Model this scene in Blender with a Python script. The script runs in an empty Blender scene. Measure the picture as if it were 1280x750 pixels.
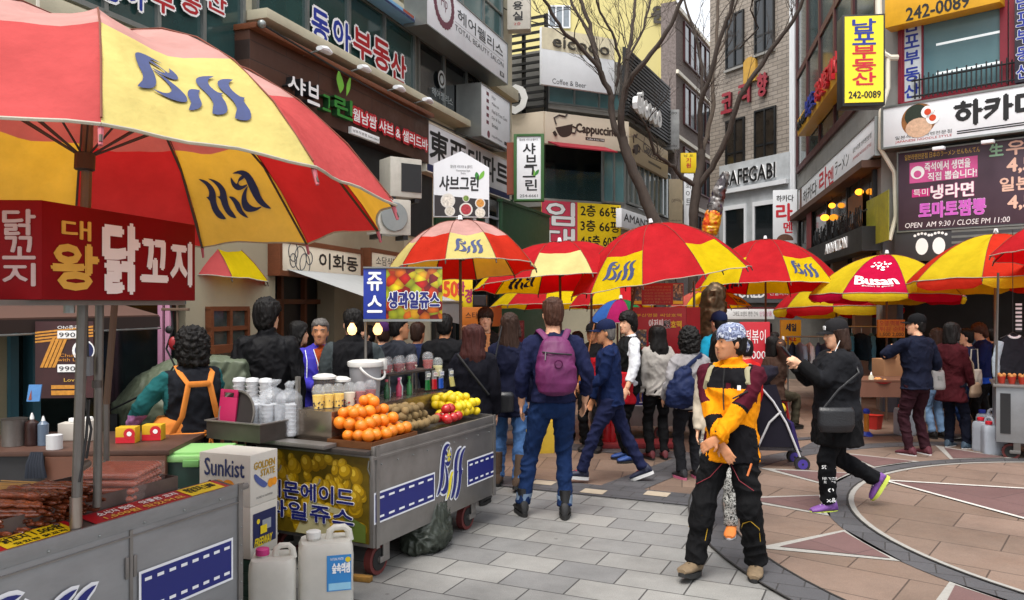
import bpy, bmesh, math, random
import numpy as np
from mathutils import Vector as V, Matrix, noise
from mathutils.geometry import delaunay_2d_cdt
random.seed(7)
S = bpy.context.scene
COL = S.collection
R = math.radians

# ------------------------------------------------------------------ camera, sky, sun, exposure
CAMH, FPX = 1.75, 1000.0
cam = bpy.data.objects.new('camera', bpy.data.cameras.new('camera'))
COL.objects.link(cam); S.camera = cam
cam.location = (0, 0, CAMH); cam.rotation_euler = (R(90), 0, 0)
cam.data.sensor_width = 36; cam.data.lens = 36 * FPX / 1280
cam.data.shift_y = 5 / 1280
cam.data.clip_start = 0.05; cam.data.clip_end = 2000
SUN_EL, SUN_AZ = 66, 205          # azimuth measured clockwise from +Y: behind the camera, a little to its left
wd = bpy.data.worlds.new('World'); S.world = wd; wd.use_nodes = True
nt = wd.node_tree; nt.nodes.clear()
sky = nt.nodes.new('ShaderNodeTexSky'); sky.sky_type = 'NISHITA'; sky.sun_disc = False
sky.sun_elevation = R(SUN_EL); sky.sun_rotation = R(SUN_AZ); sky.air_density = 1.5; sky.dust_density = 6; sky.ozone_density = 1
cl = nt.nodes.new('ShaderNodeMixRGB'); cl.inputs[0].default_value = 0.72; cl.inputs[2].default_value = (11.5, 11.7, 12.2, 1)   # thin bright cloud cover
bg = nt.nodes.new('ShaderNodeBackground'); bg.inputs[1].default_value = 0.085
wo = nt.nodes.new('ShaderNodeOutputWorld')
# an overcast sky is about three times brighter overhead than at the horizon
wc = nt.nodes.new('ShaderNodeTexCoord'); ws = nt.nodes.new('ShaderNodeSeparateXYZ'); wr = nt.nodes.new('ShaderNodeMapRange'); wv = nt.nodes.new('ShaderNodeVectorMath'); wv.operation = 'SCALE'
wv.inputs[0].default_value = (11.5, 11.7, 12.2); wr.inputs[3].default_value = .75; wr.inputs[4].default_value = 1.5
nt.links.new(wc.outputs['Generated'], ws.inputs[0]); nt.links.new(ws.outputs[2], wr.inputs[0]); nt.links.new(wr.outputs[0], wv.inputs['Scale']); nt.links.new(wv.outputs[0], cl.inputs[2])
nt.links.new(sky.outputs[0], cl.inputs[1]); nt.links.new(cl.outputs[0], bg.inputs[0]); nt.links.new(bg.outputs[0], wo.inputs[0])
sl = bpy.data.lights.new('sun', 'SUN'); sl.energy = 2.4; sl.angle = R(32); sl.color = (1, .96, .9)
sun = bpy.data.objects.new('sun', sl); COL.objects.link(sun)
sun.rotation_euler = V((-math.sin(R(SUN_AZ)) * math.cos(R(SUN_EL)), -math.cos(R(SUN_AZ)) * math.cos(R(SUN_EL)), -math.sin(R(SUN_EL)))).to_track_quat('-Z', 'Y').to_euler()
vs = S.view_settings; vs.view_transform = 'Standard'; vs.look = 'None'; vs.gamma = 1; vs.use_curve_mapping = False
vs.exposure = 0.82
S.display_settings.display_device = 'sRGB'
S.cycles.max_bounces = 7; S.cycles.diffuse_bounces = 4; S.cycles.transparent_max_bounces = 10
S.cycles.use_denoising = True

# ------------------------------------------------------------------ pixel -> place (pixels of the 1280x750 photograph)
def P(px, py, Y): return V(((px - 640) / FPX * Y, Y, CAMH - (py - 380) / FPX * Y))
def G(px, py):
    Y = CAMH * FPX / (py - 380)
    return V(((px - 640) / FPX * Y, Y, 0))

# ------------------------------------------------------------------ materials
def hexc(h):
    if not isinstance(h, str): return (*h[:3], 1)
    h = h.lstrip('#'); out = []
    for i in (0, 2, 4):
        v = int(h[i:i + 2], 16) / 255
        out.append(v / 12.92 if v <= .04045 else ((v + .055) / 1.055) ** 2.4)
    return (*out, 1)
_M = {}
def mat(name, col='#808080', rough=.6, metal=0, var=.12, vs=6, bump=.0, bs=60, trans=0, emit=0, dirt=0, spec=.5, sheen=0, coat=0, stretch=(1, 1, 1), alpha=1, sss=0, tcol=None, rnd=0):
    """one procedural surface: base colour with uneven tone, optional dirt blotches, fine bump, translucency"""
    if name in _M: return _M[name]
    m = bpy.data.materials.new(name); m.use_nodes = True; n = m.node_tree; L = n.links.new
    b = n.nodes['Principled BSDF']; o = n.nodes['Material Output']
    c = hexc(col)
    tc = n.nodes.new('ShaderNodeTexCoord'); mp = n.nodes.new('ShaderNodeMapping'); mp.inputs['Scale'].default_value = stretch
    L(tc.outputs['Object'], mp.inputs[0])
    nz = n.nodes.new('ShaderNodeTexNoise'); nz.inputs['Scale'].default_value = vs; nz.inputs['Detail'].default_value = 6; nz.inputs['Roughness'].default_value = .65
    L(mp.outputs[0], nz.inputs['Vector'])
    rp = n.nodes.new('ShaderNodeMapRange'); rp.inputs[1].default_value = .25; rp.inputs[2].default_value = .75
    rp.inputs[3].default_value = 1 - var; rp.inputs[4].default_value = 1 + var
    L(nz.outputs[0], rp.inputs[0])
    mx = n.nodes.new('ShaderNodeVectorMath'); mx.operation = 'SCALE'; mx.inputs[0].default_value = c[:3]
    sc_ = rp.outputs[0]
    if rnd:
        oi = n.nodes.new('ShaderNodeObjectInfo'); ro = n.nodes.new('ShaderNodeMapRange'); ro.inputs[3].default_value = 1 - rnd; ro.inputs[4].default_value = 1 + rnd; L(oi.outputs['Random'], ro.inputs[0])
        mu = n.nodes.new('ShaderNodeMath'); mu.operation = 'MULTIPLY'; L(sc_, mu.inputs[0]); L(ro.outputs[0], mu.inputs[1]); sc_ = mu.outputs[0]
    L(sc_, mx.inputs['Scale'])
    out = mx.outputs[0]
    if dirt:
        n2 = n.nodes.new('ShaderNodeTexNoise'); n2.inputs['Scale'].default_value = vs * .35; n2.inputs['Detail'].default_value = 9; n2.inputs['Roughness'].default_value = .7
        L(mp.outputs[0], n2.inputs['Vector'])
        r2 = n.nodes.new('ShaderNodeMapRange'); r2.inputs[1].default_value = .5; r2.inputs[2].default_value = .72; r2.inputs[4].default_value = dirt
        L(n2.outputs[0], r2.inputs[0])
        m2 = n.nodes.new('ShaderNodeMixRGB'); m2.inputs[2].default_value = (c[0] * .3 + .02, c[1] * .28 + .015, c[2] * .25 + .01, 1)
        L(r2.outputs[0], m2.inputs[0]); L(out, m2.inputs[1]); out = m2.outputs[0]
    L(out, b.inputs['Base Color'])
    b.inputs['Metallic'].default_value = metal; b.inputs['Specular IOR Level'].default_value = spec
    rr = n.nodes.new('ShaderNodeMapRange'); rr.inputs[3].default_value = max(.03, rough - .1); rr.inputs[4].default_value = min(1, rough + .12)
    L(nz.outputs[0], rr.inputs[0]); L(rr.outputs[0], b.inputs['Roughness'])
    b.inputs['Sheen Weight'].default_value = sheen; b.inputs['Coat Weight'].default_value = coat
    if sss: b.inputs['Subsurface Weight'].default_value = sss; b.inputs['Subsurface Radius'].default_value = (.01, .004, .002)
    if emit: L(out, b.inputs['Emission Color']); b.inputs['Emission Strength'].default_value = emit
    if alpha < 1: b.inputs['Alpha'].default_value = alpha
    if bump:
        n3 = n.nodes.new('ShaderNodeTexNoise'); n3.inputs['Scale'].default_value = bs; n3.inputs['Detail'].default_value = 4
        L(mp.outputs[0], n3.inputs['Vector'])
        bp = n.nodes.new('ShaderNodeBump'); bp.inputs['Strength'].default_value = min(1, bump); bp.inputs['Distance'].default_value = .01
        L(n3.outputs[0], bp.inputs['Height']); L(bp.outputs[0], b.inputs['Normal'])
    if trans:
        t = n.nodes.new('ShaderNodeBsdfTranslucent'); L(out, t.inputs[0])
        if tcol:
            tv = n.nodes.new('ShaderNodeVectorMath'); tv.operation = 'SCALE'; tv.inputs[0].default_value = hexc(tcol)[:3]; L(rp.outputs[0], tv.inputs['Scale']); L(tv.outputs[0], t.inputs[0])
        ms = n.nodes.new('ShaderNodeMixShader'); ms.inputs[0].default_value = trans
        L(b.outputs[0], ms.inputs[1]); L(t.outputs[0], ms.inputs[2]); L(ms.outputs[0], o.inputs[0])
    _M[name] = m; return m
def glassy(name, col='#203030', alpha=.55, rough=.08):
    """window glass: part see-through, part reflecting"""
    if name in _M: return _M[name]
    m = bpy.data.materials.new(name); m.use_nodes = True; n = m.node_tree; L = n.links.new
    b = n.nodes['Principled BSDF']; b.inputs['Base Color'].default_value = hexc(col); b.inputs['Roughness'].default_value = rough
    b.inputs['Specular IOR Level'].default_value = .8; b.inputs['Alpha'].default_value = alpha
    _M[name] = m; return m
def photo_print(name, cols, scale=9, rough=.4, kind='cells', stretch=(1, 1, 1)):
    """a printed picture reduced to blotches of its colours"""
    if name in _M: return _M[name]
    m = bpy.data.materials.new(name); m.use_nodes = True; n = m.node_tree; L = n.links.new
    b = n.nodes['Principled BSDF']; b.inputs['Roughness'].default_value = rough
    tc = n.nodes.new('ShaderNodeTexCoord'); mp = n.nodes.new('ShaderNodeMapping'); mp.inputs['Scale'].default_value = stretch
    L(tc.outputs['Object'], mp.inputs[0])
    if kind == 'cells':
        t = n.nodes.new('ShaderNodeTexVoronoi'); t.inputs['Scale'].default_value = scale
        sp = n.nodes.new('ShaderNodeSeparateColor'); L(t.outputs['Color'], sp.inputs[0]); f = sp.outputs[0]
    else:
        t = n.nodes.new('ShaderNodeTexNoise'); t.inputs['Scale'].default_value = scale; t.inputs['Detail'].default_value = 5; f = t.outputs[0]
    L(mp.outputs[0], t.inputs['Vector'])
    cr = n.nodes.new('ShaderNodeValToRGB'); e = cr.color_ramp.elements
    lo, hi = (0, 1) if kind == 'cells' else (.3, .7)
    e[0].position = lo; e[0].color = hexc(cols[0]); e[1].position = hi; e[1].color = hexc(cols[-1])
    for i, c in enumerate(cols[1:-1]): e.new(lo + (hi - lo) * (i + 1) / (len(cols) - 1)).color = hexc(c)
    if kind == 'cells':
        cr.color_ramp.interpolation = 'CONSTANT'
        sh = n.nodes.new('ShaderNodeMapRange'); sh.inputs[1].default_value = 0; sh.inputs[2].default_value = .8 / 1; sh.inputs[3].default_value = 1.15; sh.inputs[4].default_value = .35
        L(t.outputs['Distance'], sh.inputs[0])
        vm = n.nodes.new('ShaderNodeVectorMath'); vm.operation = 'SCALE'; L(cr.outputs[0], vm.inputs[0]); L(sh.outputs[0], vm.inputs['Scale']); col = vm.outputs[0]
    else: col = cr.outputs[0]
    L(f, cr.inputs[0]); L(col, b.inputs['Base Color'])
    _M[name] = m; return m
def tiles(name, cols, mortar, w, h, gap=.006, rot=0, off=.5, rough=.7, bump=.3, scl=1, vert=False, dirt=.3):
    """rows of stones or bricks with joints, in metres of the object's own coordinates"""
    if name in _M: return _M[name]
    m = bpy.data.materials.new(name); m.use_nodes = True; n = m.node_tree; L = n.links.new
    b = n.nodes['Principled BSDF']
    tc = n.nodes.new('ShaderNodeTexCoord'); mp = n.nodes.new('ShaderNodeMapping')
    mp.inputs['Rotation'].default_value = (R(90) if vert else 0, 0, rot)
    L(tc.outputs['Object'], mp.inputs[0])
    br = n.nodes.new('ShaderNodeTexBrick'); br.offset = off; br.inputs['Scale'].default_value = 1
    br.inputs['Brick Width'].default_value = w; br.inputs['Row Height'].default_value = h; br.inputs['Mortar Size'].default_value = gap; br.inputs['Mortar Smooth'].default_value = .25
    br.inputs['Color1'].default_value = hexc(cols[0]); br.inputs['Color2'].default_value = hexc(cols[1]); br.inputs['Mortar'].default_value = hexc(mortar)
    L(mp.outputs[0], br.inputs['Vector'])
    def nse(sc, det=6):
        x = n.nodes.new('ShaderNodeTexNoise'); x.inputs['Scale'].default_value = sc; x.inputs['Detail'].default_value = det; x.inputs['Roughness'].default_value = .7
        L(tc.outputs['Object'], x.inputs['Vector']); return x.outputs[0]
    def rng(s, a, c, d, e):
        x = n.nodes.new('ShaderNodeMapRange')
        for i, v in zip((1, 2, 3, 4), (a, c, d, e)): x.inputs[i].default_value = v
        L(s, x.inputs[0]); return x.outputs[0]
    big = rng(nse(.9), .3, .7, 1 - dirt, 1 + dirt * .6); fine = rng(nse(140, 2), .3, .7, .8, 1.2)
    mm = n.nodes.new('ShaderNodeMath'); mm.operation = 'MULTIPLY'; L(big, mm.inputs[0]); L(fine, mm.inputs[1])
    vo = n.nodes.new('ShaderNodeTexVoronoi'); vo.inputs['Scale'].default_value = 2.6; L(tc.outputs['Object'], vo.inputs['Vector'])
    gum = rng(vo.outputs['Distance'], .03, .05, 1 - 1.1 * dirt, 1); st_ = rng(nse(.45, 8), .56, .74, 1, 1 - dirt)
    m2 = n.nodes.new('ShaderNodeMath'); m2.operation = 'MULTIPLY'; L(mm.outputs[0], m2.inputs[0]); L(gum, m2.inputs[1]); m3 = n.nodes.new('ShaderNodeMath'); m3.operation = 'MULTIPLY'; L(m2.outputs[0], m3.inputs[0]); L(st_, m3.inputs[1])
    vm = n.nodes.new('ShaderNodeVectorMath'); vm.operation = 'SCALE'; L(br.outputs['Color'], vm.inputs[0]); L(m3.outputs[0], vm.inputs['Scale'])
    L(vm.outputs[0], b.inputs['Base Color'])
    L(rng(nse(2.2), .3, .7, rough - .16, rough + .15), b.inputs['Roughness'])
    bp = n.nodes.new('ShaderNodeBump'); bp.inputs['Strength'].default_value = bump; bp.inputs['Distance'].default_value = .004
    iv = n.nodes.new('ShaderNodeMath'); iv.operation = 'SUBTRACT'; iv.inputs[0].default_value = 1; L(br.outputs['Fac'], iv.inputs[1])
    ad = n.nodes.new('ShaderNodeMath'); ad.operation = 'MULTIPLY_ADD'; ad.inputs[1].default_value = .25; L(nse(90, 3), ad.inputs[0]); L(iv.outputs[0], ad.inputs[2])
    L(ad.outputs[0], bp.inputs['Height']); L(bp.outputs[0], b.inputs['Normal'])
    _M[name] = m; return m

# ------------------------------------------------------------------ objects
def tag(o, label=None, cat=None, group=None, kind=None):
    if label: o['label'] = label
    if cat: o['category'] = cat
    if group: o['group'] = group
    if kind: o['kind'] = kind
    return o
def thing(name, label, cat, loc=(0, 0, 0), rz=0, group=None):
    o = bpy.data.objects.new(name, None); COL.objects.link(o); o.empty_display_size = .1
    o.location = loc; o.rotation_euler = (0, 0, rz)
    return tag(o, label, cat, group)
def dup(o, loc=None, rz=None, label=None, parent=None, **k):
    c = o.copy(); COL.objects.link(c)
    if loc is not None: c.location = loc
    if rz is not None: c.rotation_euler = (0, 0, rz)
    if label: c['label'] = label
    if parent is not None: c.parent = parent
    for ch in list(o.children): dup(ch, parent=c)
    return c
class MB:
    """collects shapes, builds ONE mesh object"""
    def __init__(s): s.v = []; s.f = []; s.m = []; s.mats = []
    def mi(s, m):
        if m is None: return 0
        if m not in s.mats: s.mats.append(m)
        return s.mats.index(m)
    def add(s, vs, fs, m=None):
        k = len(s.v); i = s.mi(m)
        s.v += [tuple(v) for v in vs]; s.f += [[k + j for j in f] for f in fs]; s.m += [i] * len(fs); return s
    def box(s, a, b, m=None, bev=0, M=None):
        x0, y0, z0 = (min(p, q) for p, q in zip(a, b)); x1, y1, z1 = (max(p, q) for p, q in zip(a, b))
        if bev:
            bm = bmesh.new(); bmesh.ops.create_cube(bm, size=1)
            for v in bm.verts: v.co = V((x0 if v.co.x < 0 else x1, y0 if v.co.y < 0 else y1, z0 if v.co.z < 0 else z1))
            bmesh.ops.bevel(bm, geom=bm.edges[:], offset=min(bev, .45 * min(x1 - x0, y1 - y0, z1 - z0)), segments=2, profile=.6, affect='EDGES')
            bm.verts.index_update(); vs = [v.co.copy() for v in bm.verts]; fs = [[v.index for v in f.verts] for f in bm.faces]; bm.free()
        else:
            vs = [V(p) for p in ((x0, y0, z0), (x1, y0, z0), (x1, y1, z0), (x0, y1, z0), (x0, y0, z1), (x1, y0, z1), (x1, y1, z1), (x0, y1, z1))]
            fs = [(0, 3, 2, 1), (4, 5, 6, 7), (0, 1, 5, 4), (1, 2, 6, 5), (2, 3, 7, 6), (3, 0, 4, 7)]
        if M: vs = [M @ v for v in vs]
        return s.add(vs, fs, m)
    def poly(s, pts, m=None): return s.add(pts, [list(range(len(pts)))], m)
    def prism(s, pts, h, m=None):
        n = len(pts); pts = [V(p) for p in pts]; h = V(h)
        return s.add(pts + [p + h for p in pts], [list(range(n))[::-1], list(range(n, 2 * n))] + [(i, (i + 1) % n, n + (i + 1) % n, n + i) for i in range(n)], m)
    def loft(s, secs, n=16, m=None, cap=True):
        vs = []; fs = []
        for c, ax, ay in secs:
            for i in range(n):
                t = 2 * math.pi * i / n; vs.append(V(c) + V(ax) * math.cos(t) + V(ay) * math.sin(t))
        for k in range(len(secs) - 1):
            for i in range(n):
                j = (i + 1) % n; fs.append((k * n + i, k * n + j, (k + 1) * n + j, (k + 1) * n + i))
        if cap: fs += [list(range(n))[::-1], list(range((len(secs) - 1) * n, len(secs) * n))]
        return s.add(vs, fs, m)
    def tube(s, pts, r, n=8, m=None, flat=1, side=None, cap=True):
        pts = [V(p) for p in pts]; rs = r if isinstance(r, (list, tuple)) else [r] * len(pts); secs = []; a = None
        for i, p in enumerate(pts):
            d = (pts[min(i + 1, len(pts) - 1)] - pts[max(i - 1, 0)]).normalized()
            if a is None: a = V(side) if side else (V((0, 0, 1)) if abs(d.z) < .9 else V((1, 0, 0)))
            a = (a - d * a.dot(d)).normalized(); secs.append((p, a * rs[i], d.cross(a) * rs[i] * flat))
        return s.loft(secs, n, m, cap)
    def cyl(s, p, h, r, n=20, m=None, r2=None): return s.tube([p, V(p) + V((0, 0, h))], [r, r if r2 is None else r2], n, m)
    def lathe(s, prof, n=24, m=None, c=(0, 0, 0), cap=True):
        return s.loft([(V(c) + V((0, 0, z)), V((r, 0, 0)), V((0, r, 0))) for r, z in prof], n, m, cap)
    def ball(s, c, r, m=None, n=14, k=8, sc=(1, 1, 1)):
        return s.loft([(V(c) + V((0, 0, -math.cos(math.pi * i / k) * r * sc[2])), V((max(.001, math.sin(math.pi * i / k)) * r * sc[0], 0, 0)), V((0, max(.001, math.sin(math.pi * i / k)) * r * sc[1], 0))) for i in range(k + 1)], n, m)
    def build(s, name, m=None, parent=None, smooth=35, loc=None, rz=0):
        me = bpy.data.meshes.new(name); me.from_pydata(s.v, [], s.f)
        ms = ([m] if m and not s.mats else []) + s.mats
        for x in ms: me.materials.append(x)
        if len(s.mats) > 1: me.polygons.foreach_set('material_index', s.m)
        me.validate(); me.update()
        if smooth: me.shade_smooth(); me.set_sharp_from_angle(angle=R(smooth))
        o = bpy.data.objects.new(name, me); COL.objects.link(o)
        if parent: o.parent = parent
        if loc is not None: o.location = loc
        o.rotation_euler[2] = rz
        return o

# ------------------------------------------------------------------ lettering and drawn marks
TMP = bpy.data.scenes.new('workbench'); # a bare scene in which outlines and skins are worked out
def worked():
    with bpy.context.temp_override(scene=TMP, view_layer=TMP.view_layers[0]): g = bpy.context.evaluated_depsgraph_get(); g.update(); return g
_T = {}
def glyphs(body):
    if body in _T: return _T[body]
    cu = bpy.data.curves.new('lettering', 'FONT'); cu.body = body; cu.size = 1; cu.resolution_u = 2; cu.fill_mode = 'FRONT'
    cu.space_line = .95; cu.align_x = 'CENTER' if '\n' in body else 'LEFT'
    o = bpy.data.objects.new('lettering', cu); TMP.collection.objects.link(o); me = bpy.data.meshes.new_from_object(o.evaluated_get(worked()))
    vs = np.array([v.co[:2] for v in me.vertices]); fs = [list(p.vertices) for p in me.polygons]
    bpy.data.objects.remove(o); bpy.data.curves.remove(cu); bpy.data.meshes.remove(me)
    lo, hi = vs.min(0), vs.max(0); asp = (hi[0] - lo[0]) / (hi[1] - lo[1])
    vs = (vs - lo) / (hi - lo); _T[body] = (vs, fs, asp); return _T[body]
def text(mb, body, m, x0, z0, x1, z1, y=-.003, bold=0, outline=None, ol=0, fit=True, M=None, shear=0, raised=0, arc=0, side=None):
    """letters filling the box x0..x1, z0..z1 of the plane y; bold/outline = stacked shifted layers, raised = real depth"""
    vs, fs, asp = glyphs(body); w, h = x1 - x0, z1 - z0
    if not fit:
        if w / h > asp: x0 += (w - h * asp) / 2; w = h * asp
        else: z0 += (h - w / asp) / 2; h = w / asp
    def put(dx, dz, yy, mm):
        pts = [V((x0 + u * w + dx + shear * v * h, yy, z0 + v * h + dz + arc * math.sin(u * math.pi) * h)) for u, v in vs]
        if M: pts = [M @ p for p in pts]
        mb.add(pts, fs, mm)
    st = .0004
    if outline:
        for k in range(8):
            a = k * math.pi / 4 + .3; put(math.cos(a) * ol, math.sin(a) * ol, y - st * k, outline)
        y -= st * 8
    b = bold * h
    if raised:
        cnt = {}
        for f in fs:
            for i in range(len(f)):
                a, b2 = f[i], f[(i + 1) % len(f)]; k = (min(a, b2), max(a, b2)); cnt[k] = None if k in cnt else (a, b2)
        pt = lambda i, yy: V((x0 + vs[i][0] * w + shear * vs[i][1] * h, yy, z0 + vs[i][1] * h))
        q = []
        for e in cnt.values():
            if e: q += [pt(e[1], y), pt(e[0], y), pt(e[0], y - raised), pt(e[1], y - raised)]
        mb.add([M @ p for p in q] if M else q, [(i, i + 1, i + 2, i + 3) for i in range(0, len(q), 4)], side or m)
        y -= raised
    for k, (dx, dz) in enumerate(((-b, 0), (b, 0), (0, -b), (0, b)) if bold else ((0, 0),)):
        put(dx, dz, y - st * k, m)
def mesh2d(poly, step):
    """triangulate a closed outline with inner points every `step` (so it can bend over a curved surface)"""
    pts = []; n = len(poly)
    for i in range(n):
        a, b = V(poly[i]).to_2d(), V(poly[(i + 1) % n]).to_2d(); k = max(1, int((b - a).length / step))
        pts += [a.lerp(b, j / k) for j in range(k)]
    nb = len(pts); xs = [p.x for p in pts]; ys = [p.y for p in pts]
    x = min(xs)
    while x < max(xs):
        y = min(ys)
        while y < max(ys): pts.append(V((x + .3 * step, y))); y += step
        x += step
    r = delaunay_2d_cdt(pts, [], [list(range(nb))], 1, 1e-6)
    return [tuple(v) for v in r[0]], [list(f) for f in r[2]]
def spl(pts, k=3):
    """smooth closed outline through the points (corners repeated twice stay sharp)"""
    n = len(pts); out = []
    for i in range(n):
        p0, p1, p2, p3 = (V(pts[(i + d) % n]).to_2d() for d in (-1, 0, 1, 2))
        if (p1 - p2).length < 1e-9: continue
        for j in range(k):
            t = j / k; out.append(.5 * ((2 * p1) + (p2 - p0) * t + (2 * p0 - 5 * p1 + 4 * p2 - p3) * t * t + (3 * p1 - p0 - 3 * p2 + p3) * t ** 3))
    return out
_raw = [
 [(760,287),(705,279),(660,285),(632,305),(622,340),(626,400),(636,445),(628,485),(605,524),(650,514),(680,485),(692,440),(690,385),(684,345),(690,318),(715,297)],
 [(694,312),(735,327),(768,354),(783,335),(788,307),(806,330),(813,355),(806,380),(780,393),(740,390),(700,378),(694,368),(735,372),(754,360),(740,342),(688,330)],
 [(694,380),(740,402),(780,435),(805,475),(808,505),(795,523),(760,529),(710,525),(664,508),(705,508),(735,495),(752,470),(745,440),(725,412)],
 [(888,432),(850,432),(830,450),(818,480),(820,520),(797,563),(840,548),(865,520),(868,480),(875,452)],
 [(1008,320),(950,325),(910,345),(893,380),(900,420),(915,460),(918,510),(893,565),(940,562),(968,535),(978,490),(975,455),(993,437),(968,435),(950,400),(955,365),(975,340)],
 [(1100,327),(1050,333),(1010,355),(993,390),(1000,430),(1018,470),(1015,520),(983,573),(1030,573),(1060,550),(1075,510),(1072,465),(1090,440),(1070,440),(1050,410),(1052,375),(1070,350)]]
LOGO = [[((x - 605) / 495, (577 - y) / 298) for x, y in p] for p in _raw]     # the festival mark on canopies and carts, unit box
def grow(poly, d):
    n = len(poly); A = sum(poly[i][0] * poly[(i + 1) % n][1] - poly[(i + 1) % n][0] * poly[i][1] for i in range(n)); sg = 1 if A > 0 else -1; out = []
    for i in range(n):
        a, b, c = (V(poly[(i + k) % n]).to_2d() for k in (-1, 0, 1)); t = (c - a)
        if t.length < 1e-6: t = b - a
        t.normalize(); out.append(tuple(b + V((t.y, -t.x)) * d * sg))
    return out
def circ(cx, cz, r, n=20, a0=0, a1=360, rx=None): return [(cx + (rx or r) * math.cos(R(a0 + (a1 - a0) * i / n)), cz + r * math.sin(R(a0 + (a1 - a0) * i / n))) for i in range(n + (a1 - a0 < 360))]
def shape(mb, poly, m, y=-.003, M=None):
    """flat drawn shape in the x,z plane"""
    vs, fs = mesh2d([(p[0], p[1]) for p in poly], 99)
    pts = [V((a, y, b)) for a, b in vs]
    mb.add([M @ p for p in pts] if M else pts, fs, m)
def rect(mb, x0, z0, x1, z1, m, y=-.002): mb.add([(x0, y, z0), (x1, y, z0), (x1, y, z1), (x0, y, z1)], [(0, 1, 2, 3)], m)

class Fac:
    """an upright plane seen from the street: u runs left to right, depth goes into the wall"""
    def __init__(s, o, d): s.o = V((o[0], o[1])); s.d = V((d[0], d[1])).normalized(); s.ang = math.atan2(s.d.y, s.d.x); s.n = V((-s.d.y, s.d.x))
    def uv(s, px, py, off=0):
        o = s.o - s.n * off; rx, ry = (px - 640) / FPX, 1.0
        det = rx * -s.d.y + s.d.x * ry; t = (o.x * -s.d.y + s.d.x * o.y) / det
        q = V((rx * t, ry * t)) - o; return q.dot(s.d), CAMH - (py - 380) / FPX * t
    def at(s, u, z, off=0): q = s.o + s.d * u - s.n * off; return V((q.x, q.y, z))
    def box(s, x0, yt, x1, yb, off=0):
        u0, z1 = s.uv(x0, yt, off); u1, z0 = s.uv(x1, yb, off); return u0, z0, u1, z1
def board(fac, name, label, cat, px, depth=.12, face=None, frame=None, off=0, part='panel', group=None, bev=.006, rim=.0):
    """a sign or box standing off a facade plane; returns thing, width, height (front face at y = 0)"""
    u0, z0, u1, z1 = fac.box(*px, off=off + depth); w, h = u1 - u0, z1 - z0
    t = thing(name, label, cat, fac.at(u0, z0, off + depth), fac.ang, group)
    b = MB().box((0, 0, 0), (w, depth, h), bev=bev); b.build(part, face, t)
    if rim:
        f = MB()
        for q in (((-rim, -.012, -rim), (0, depth, h + rim)), ((w, -.012, -rim), (w + rim, depth, h + rim)), ((0, -.012, -rim), (w, depth, 0)), ((0, -.012, h), (w, depth, h + rim))): f.box(*q)
        f.build('frame', frame, t)
    return t, w, h
def letters(t, w, h, items, name='lettering', y=-.003):
    """items: (text, material, fx0, fz0, fx1, fz1, {options}) in fractions of the board"""
    mb = MB()
    for it in items:
        body, m, a, b, c, d = it[:6]; k = dict(it[6]) if len(it) > 6 else {}
        text(mb, body, m, a * w, b * h, c * w, d * h, y=k.pop('y', y), **k)
    return mb.build(name, None, t, smooth=0)
# ------------------------------------------------------------------ people
def fuse(name, mb, m, parent, vox, smooth=4, folds=0, fs=(9, 9, 6), rule=None, seed=0, hairy=0):
    """close all the lofted pieces into ONE continuous skin, then press folds (cloth) or strands (hair) into it"""
    me = bpy.data.meshes.new(name); me.from_pydata(mb.v, [], mb.f); me.update()
    bm = bmesh.new(); bm.from_mesh(me); bmesh.ops.recalc_face_normals(bm, faces=bm.faces[:]); bm.to_mesh(me); bm.free()
    o = bpy.data.objects.new(name, me); TMP.collection.objects.link(o)
    r = o.modifiers.new('r', 'REMESH'); r.mode = 'VOXEL'; r.voxel_size = vox
    if smooth: q = o.modifiers.new('s', 'SMOOTH'); q.factor = .5; q.iterations = smooth
    nm = bpy.data.meshes.new_from_object(o.evaluated_get(worked())); bpy.data.objects.remove(o); bpy.data.meshes.remove(me); o = bpy.data.objects.new(name, nm); COL.objects.link(o)
    n = len(nm.vertices); co = np.empty(n * 3); nm.vertices.foreach_get('co', co); co = co.reshape(-1, 3)
    if folds or hairy:
        no = np.empty(n * 3); nm.vertices.foreach_get('normal', no); no = no.reshape(-1, 3); N = noise.noise; d = np.empty(n)
        for i in range(n):
            x, y, z = co[i]
            if hairy > .013: d[i] = hairy * (N(V((x * 34 + seed, y * 34, z * 34))) + .6 * N(V((x * 75, y * 75, z * 75))))
            elif hairy: d[i] = hairy * (N(V((x * 80 + seed, y * 80, z * 7 + 3 * N(V((x * 9, y * 9, z * 5)))))) + .6 * N(V((x * 26, y * 26 + seed, z * 5))))
            else:
                w = N(V((x * 4 + seed, y * 4, z * 4)))
                a = N(V((x * fs[0] + 2 * w, y * fs[1], z * fs[2] + seed + x * 7 * w))); b = N(V((x * 22 + seed, y * 22, z * 15 + 3 * w)))
                d[i] = folds * ((1 - 2.6 * abs(a)) + .45 * (1 - 2 * abs(b)) - .5)
        co = co + no * d[:, None]; nm.vertices.foreach_set('co', co.reshape(-1))
    ms = m if isinstance(m, (list, tuple)) else [m]
    for x in ms: nm.materials.append(x)
    if rule is not None:
        k = len(nm.polygons); ce = np.empty(k * 3); nm.polygons.foreach_get('center', ce); ce = ce.reshape(-1, 3)
        nm.polygons.foreach_set('material_index', [int(rule(*c)) for c in ce])
    nm.update(); nm.shade_smooth(); o.parent = parent; o.name = name
    return o
def ik(a, b, l1, l2, hint):
    d = b - a; L = min(d.length, (l1 + l2) * .998); d = d.normalized(); b = a + d * L
    x = (l1 * l1 - l2 * l2 + L * L) / (2 * L); h = math.sqrt(max(0, l1 * l1 - x * x))
    hn = V(hint); hn = (hn - d * hn.dot(d)).normalized()
    return a + d * x + hn * h, b
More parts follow.
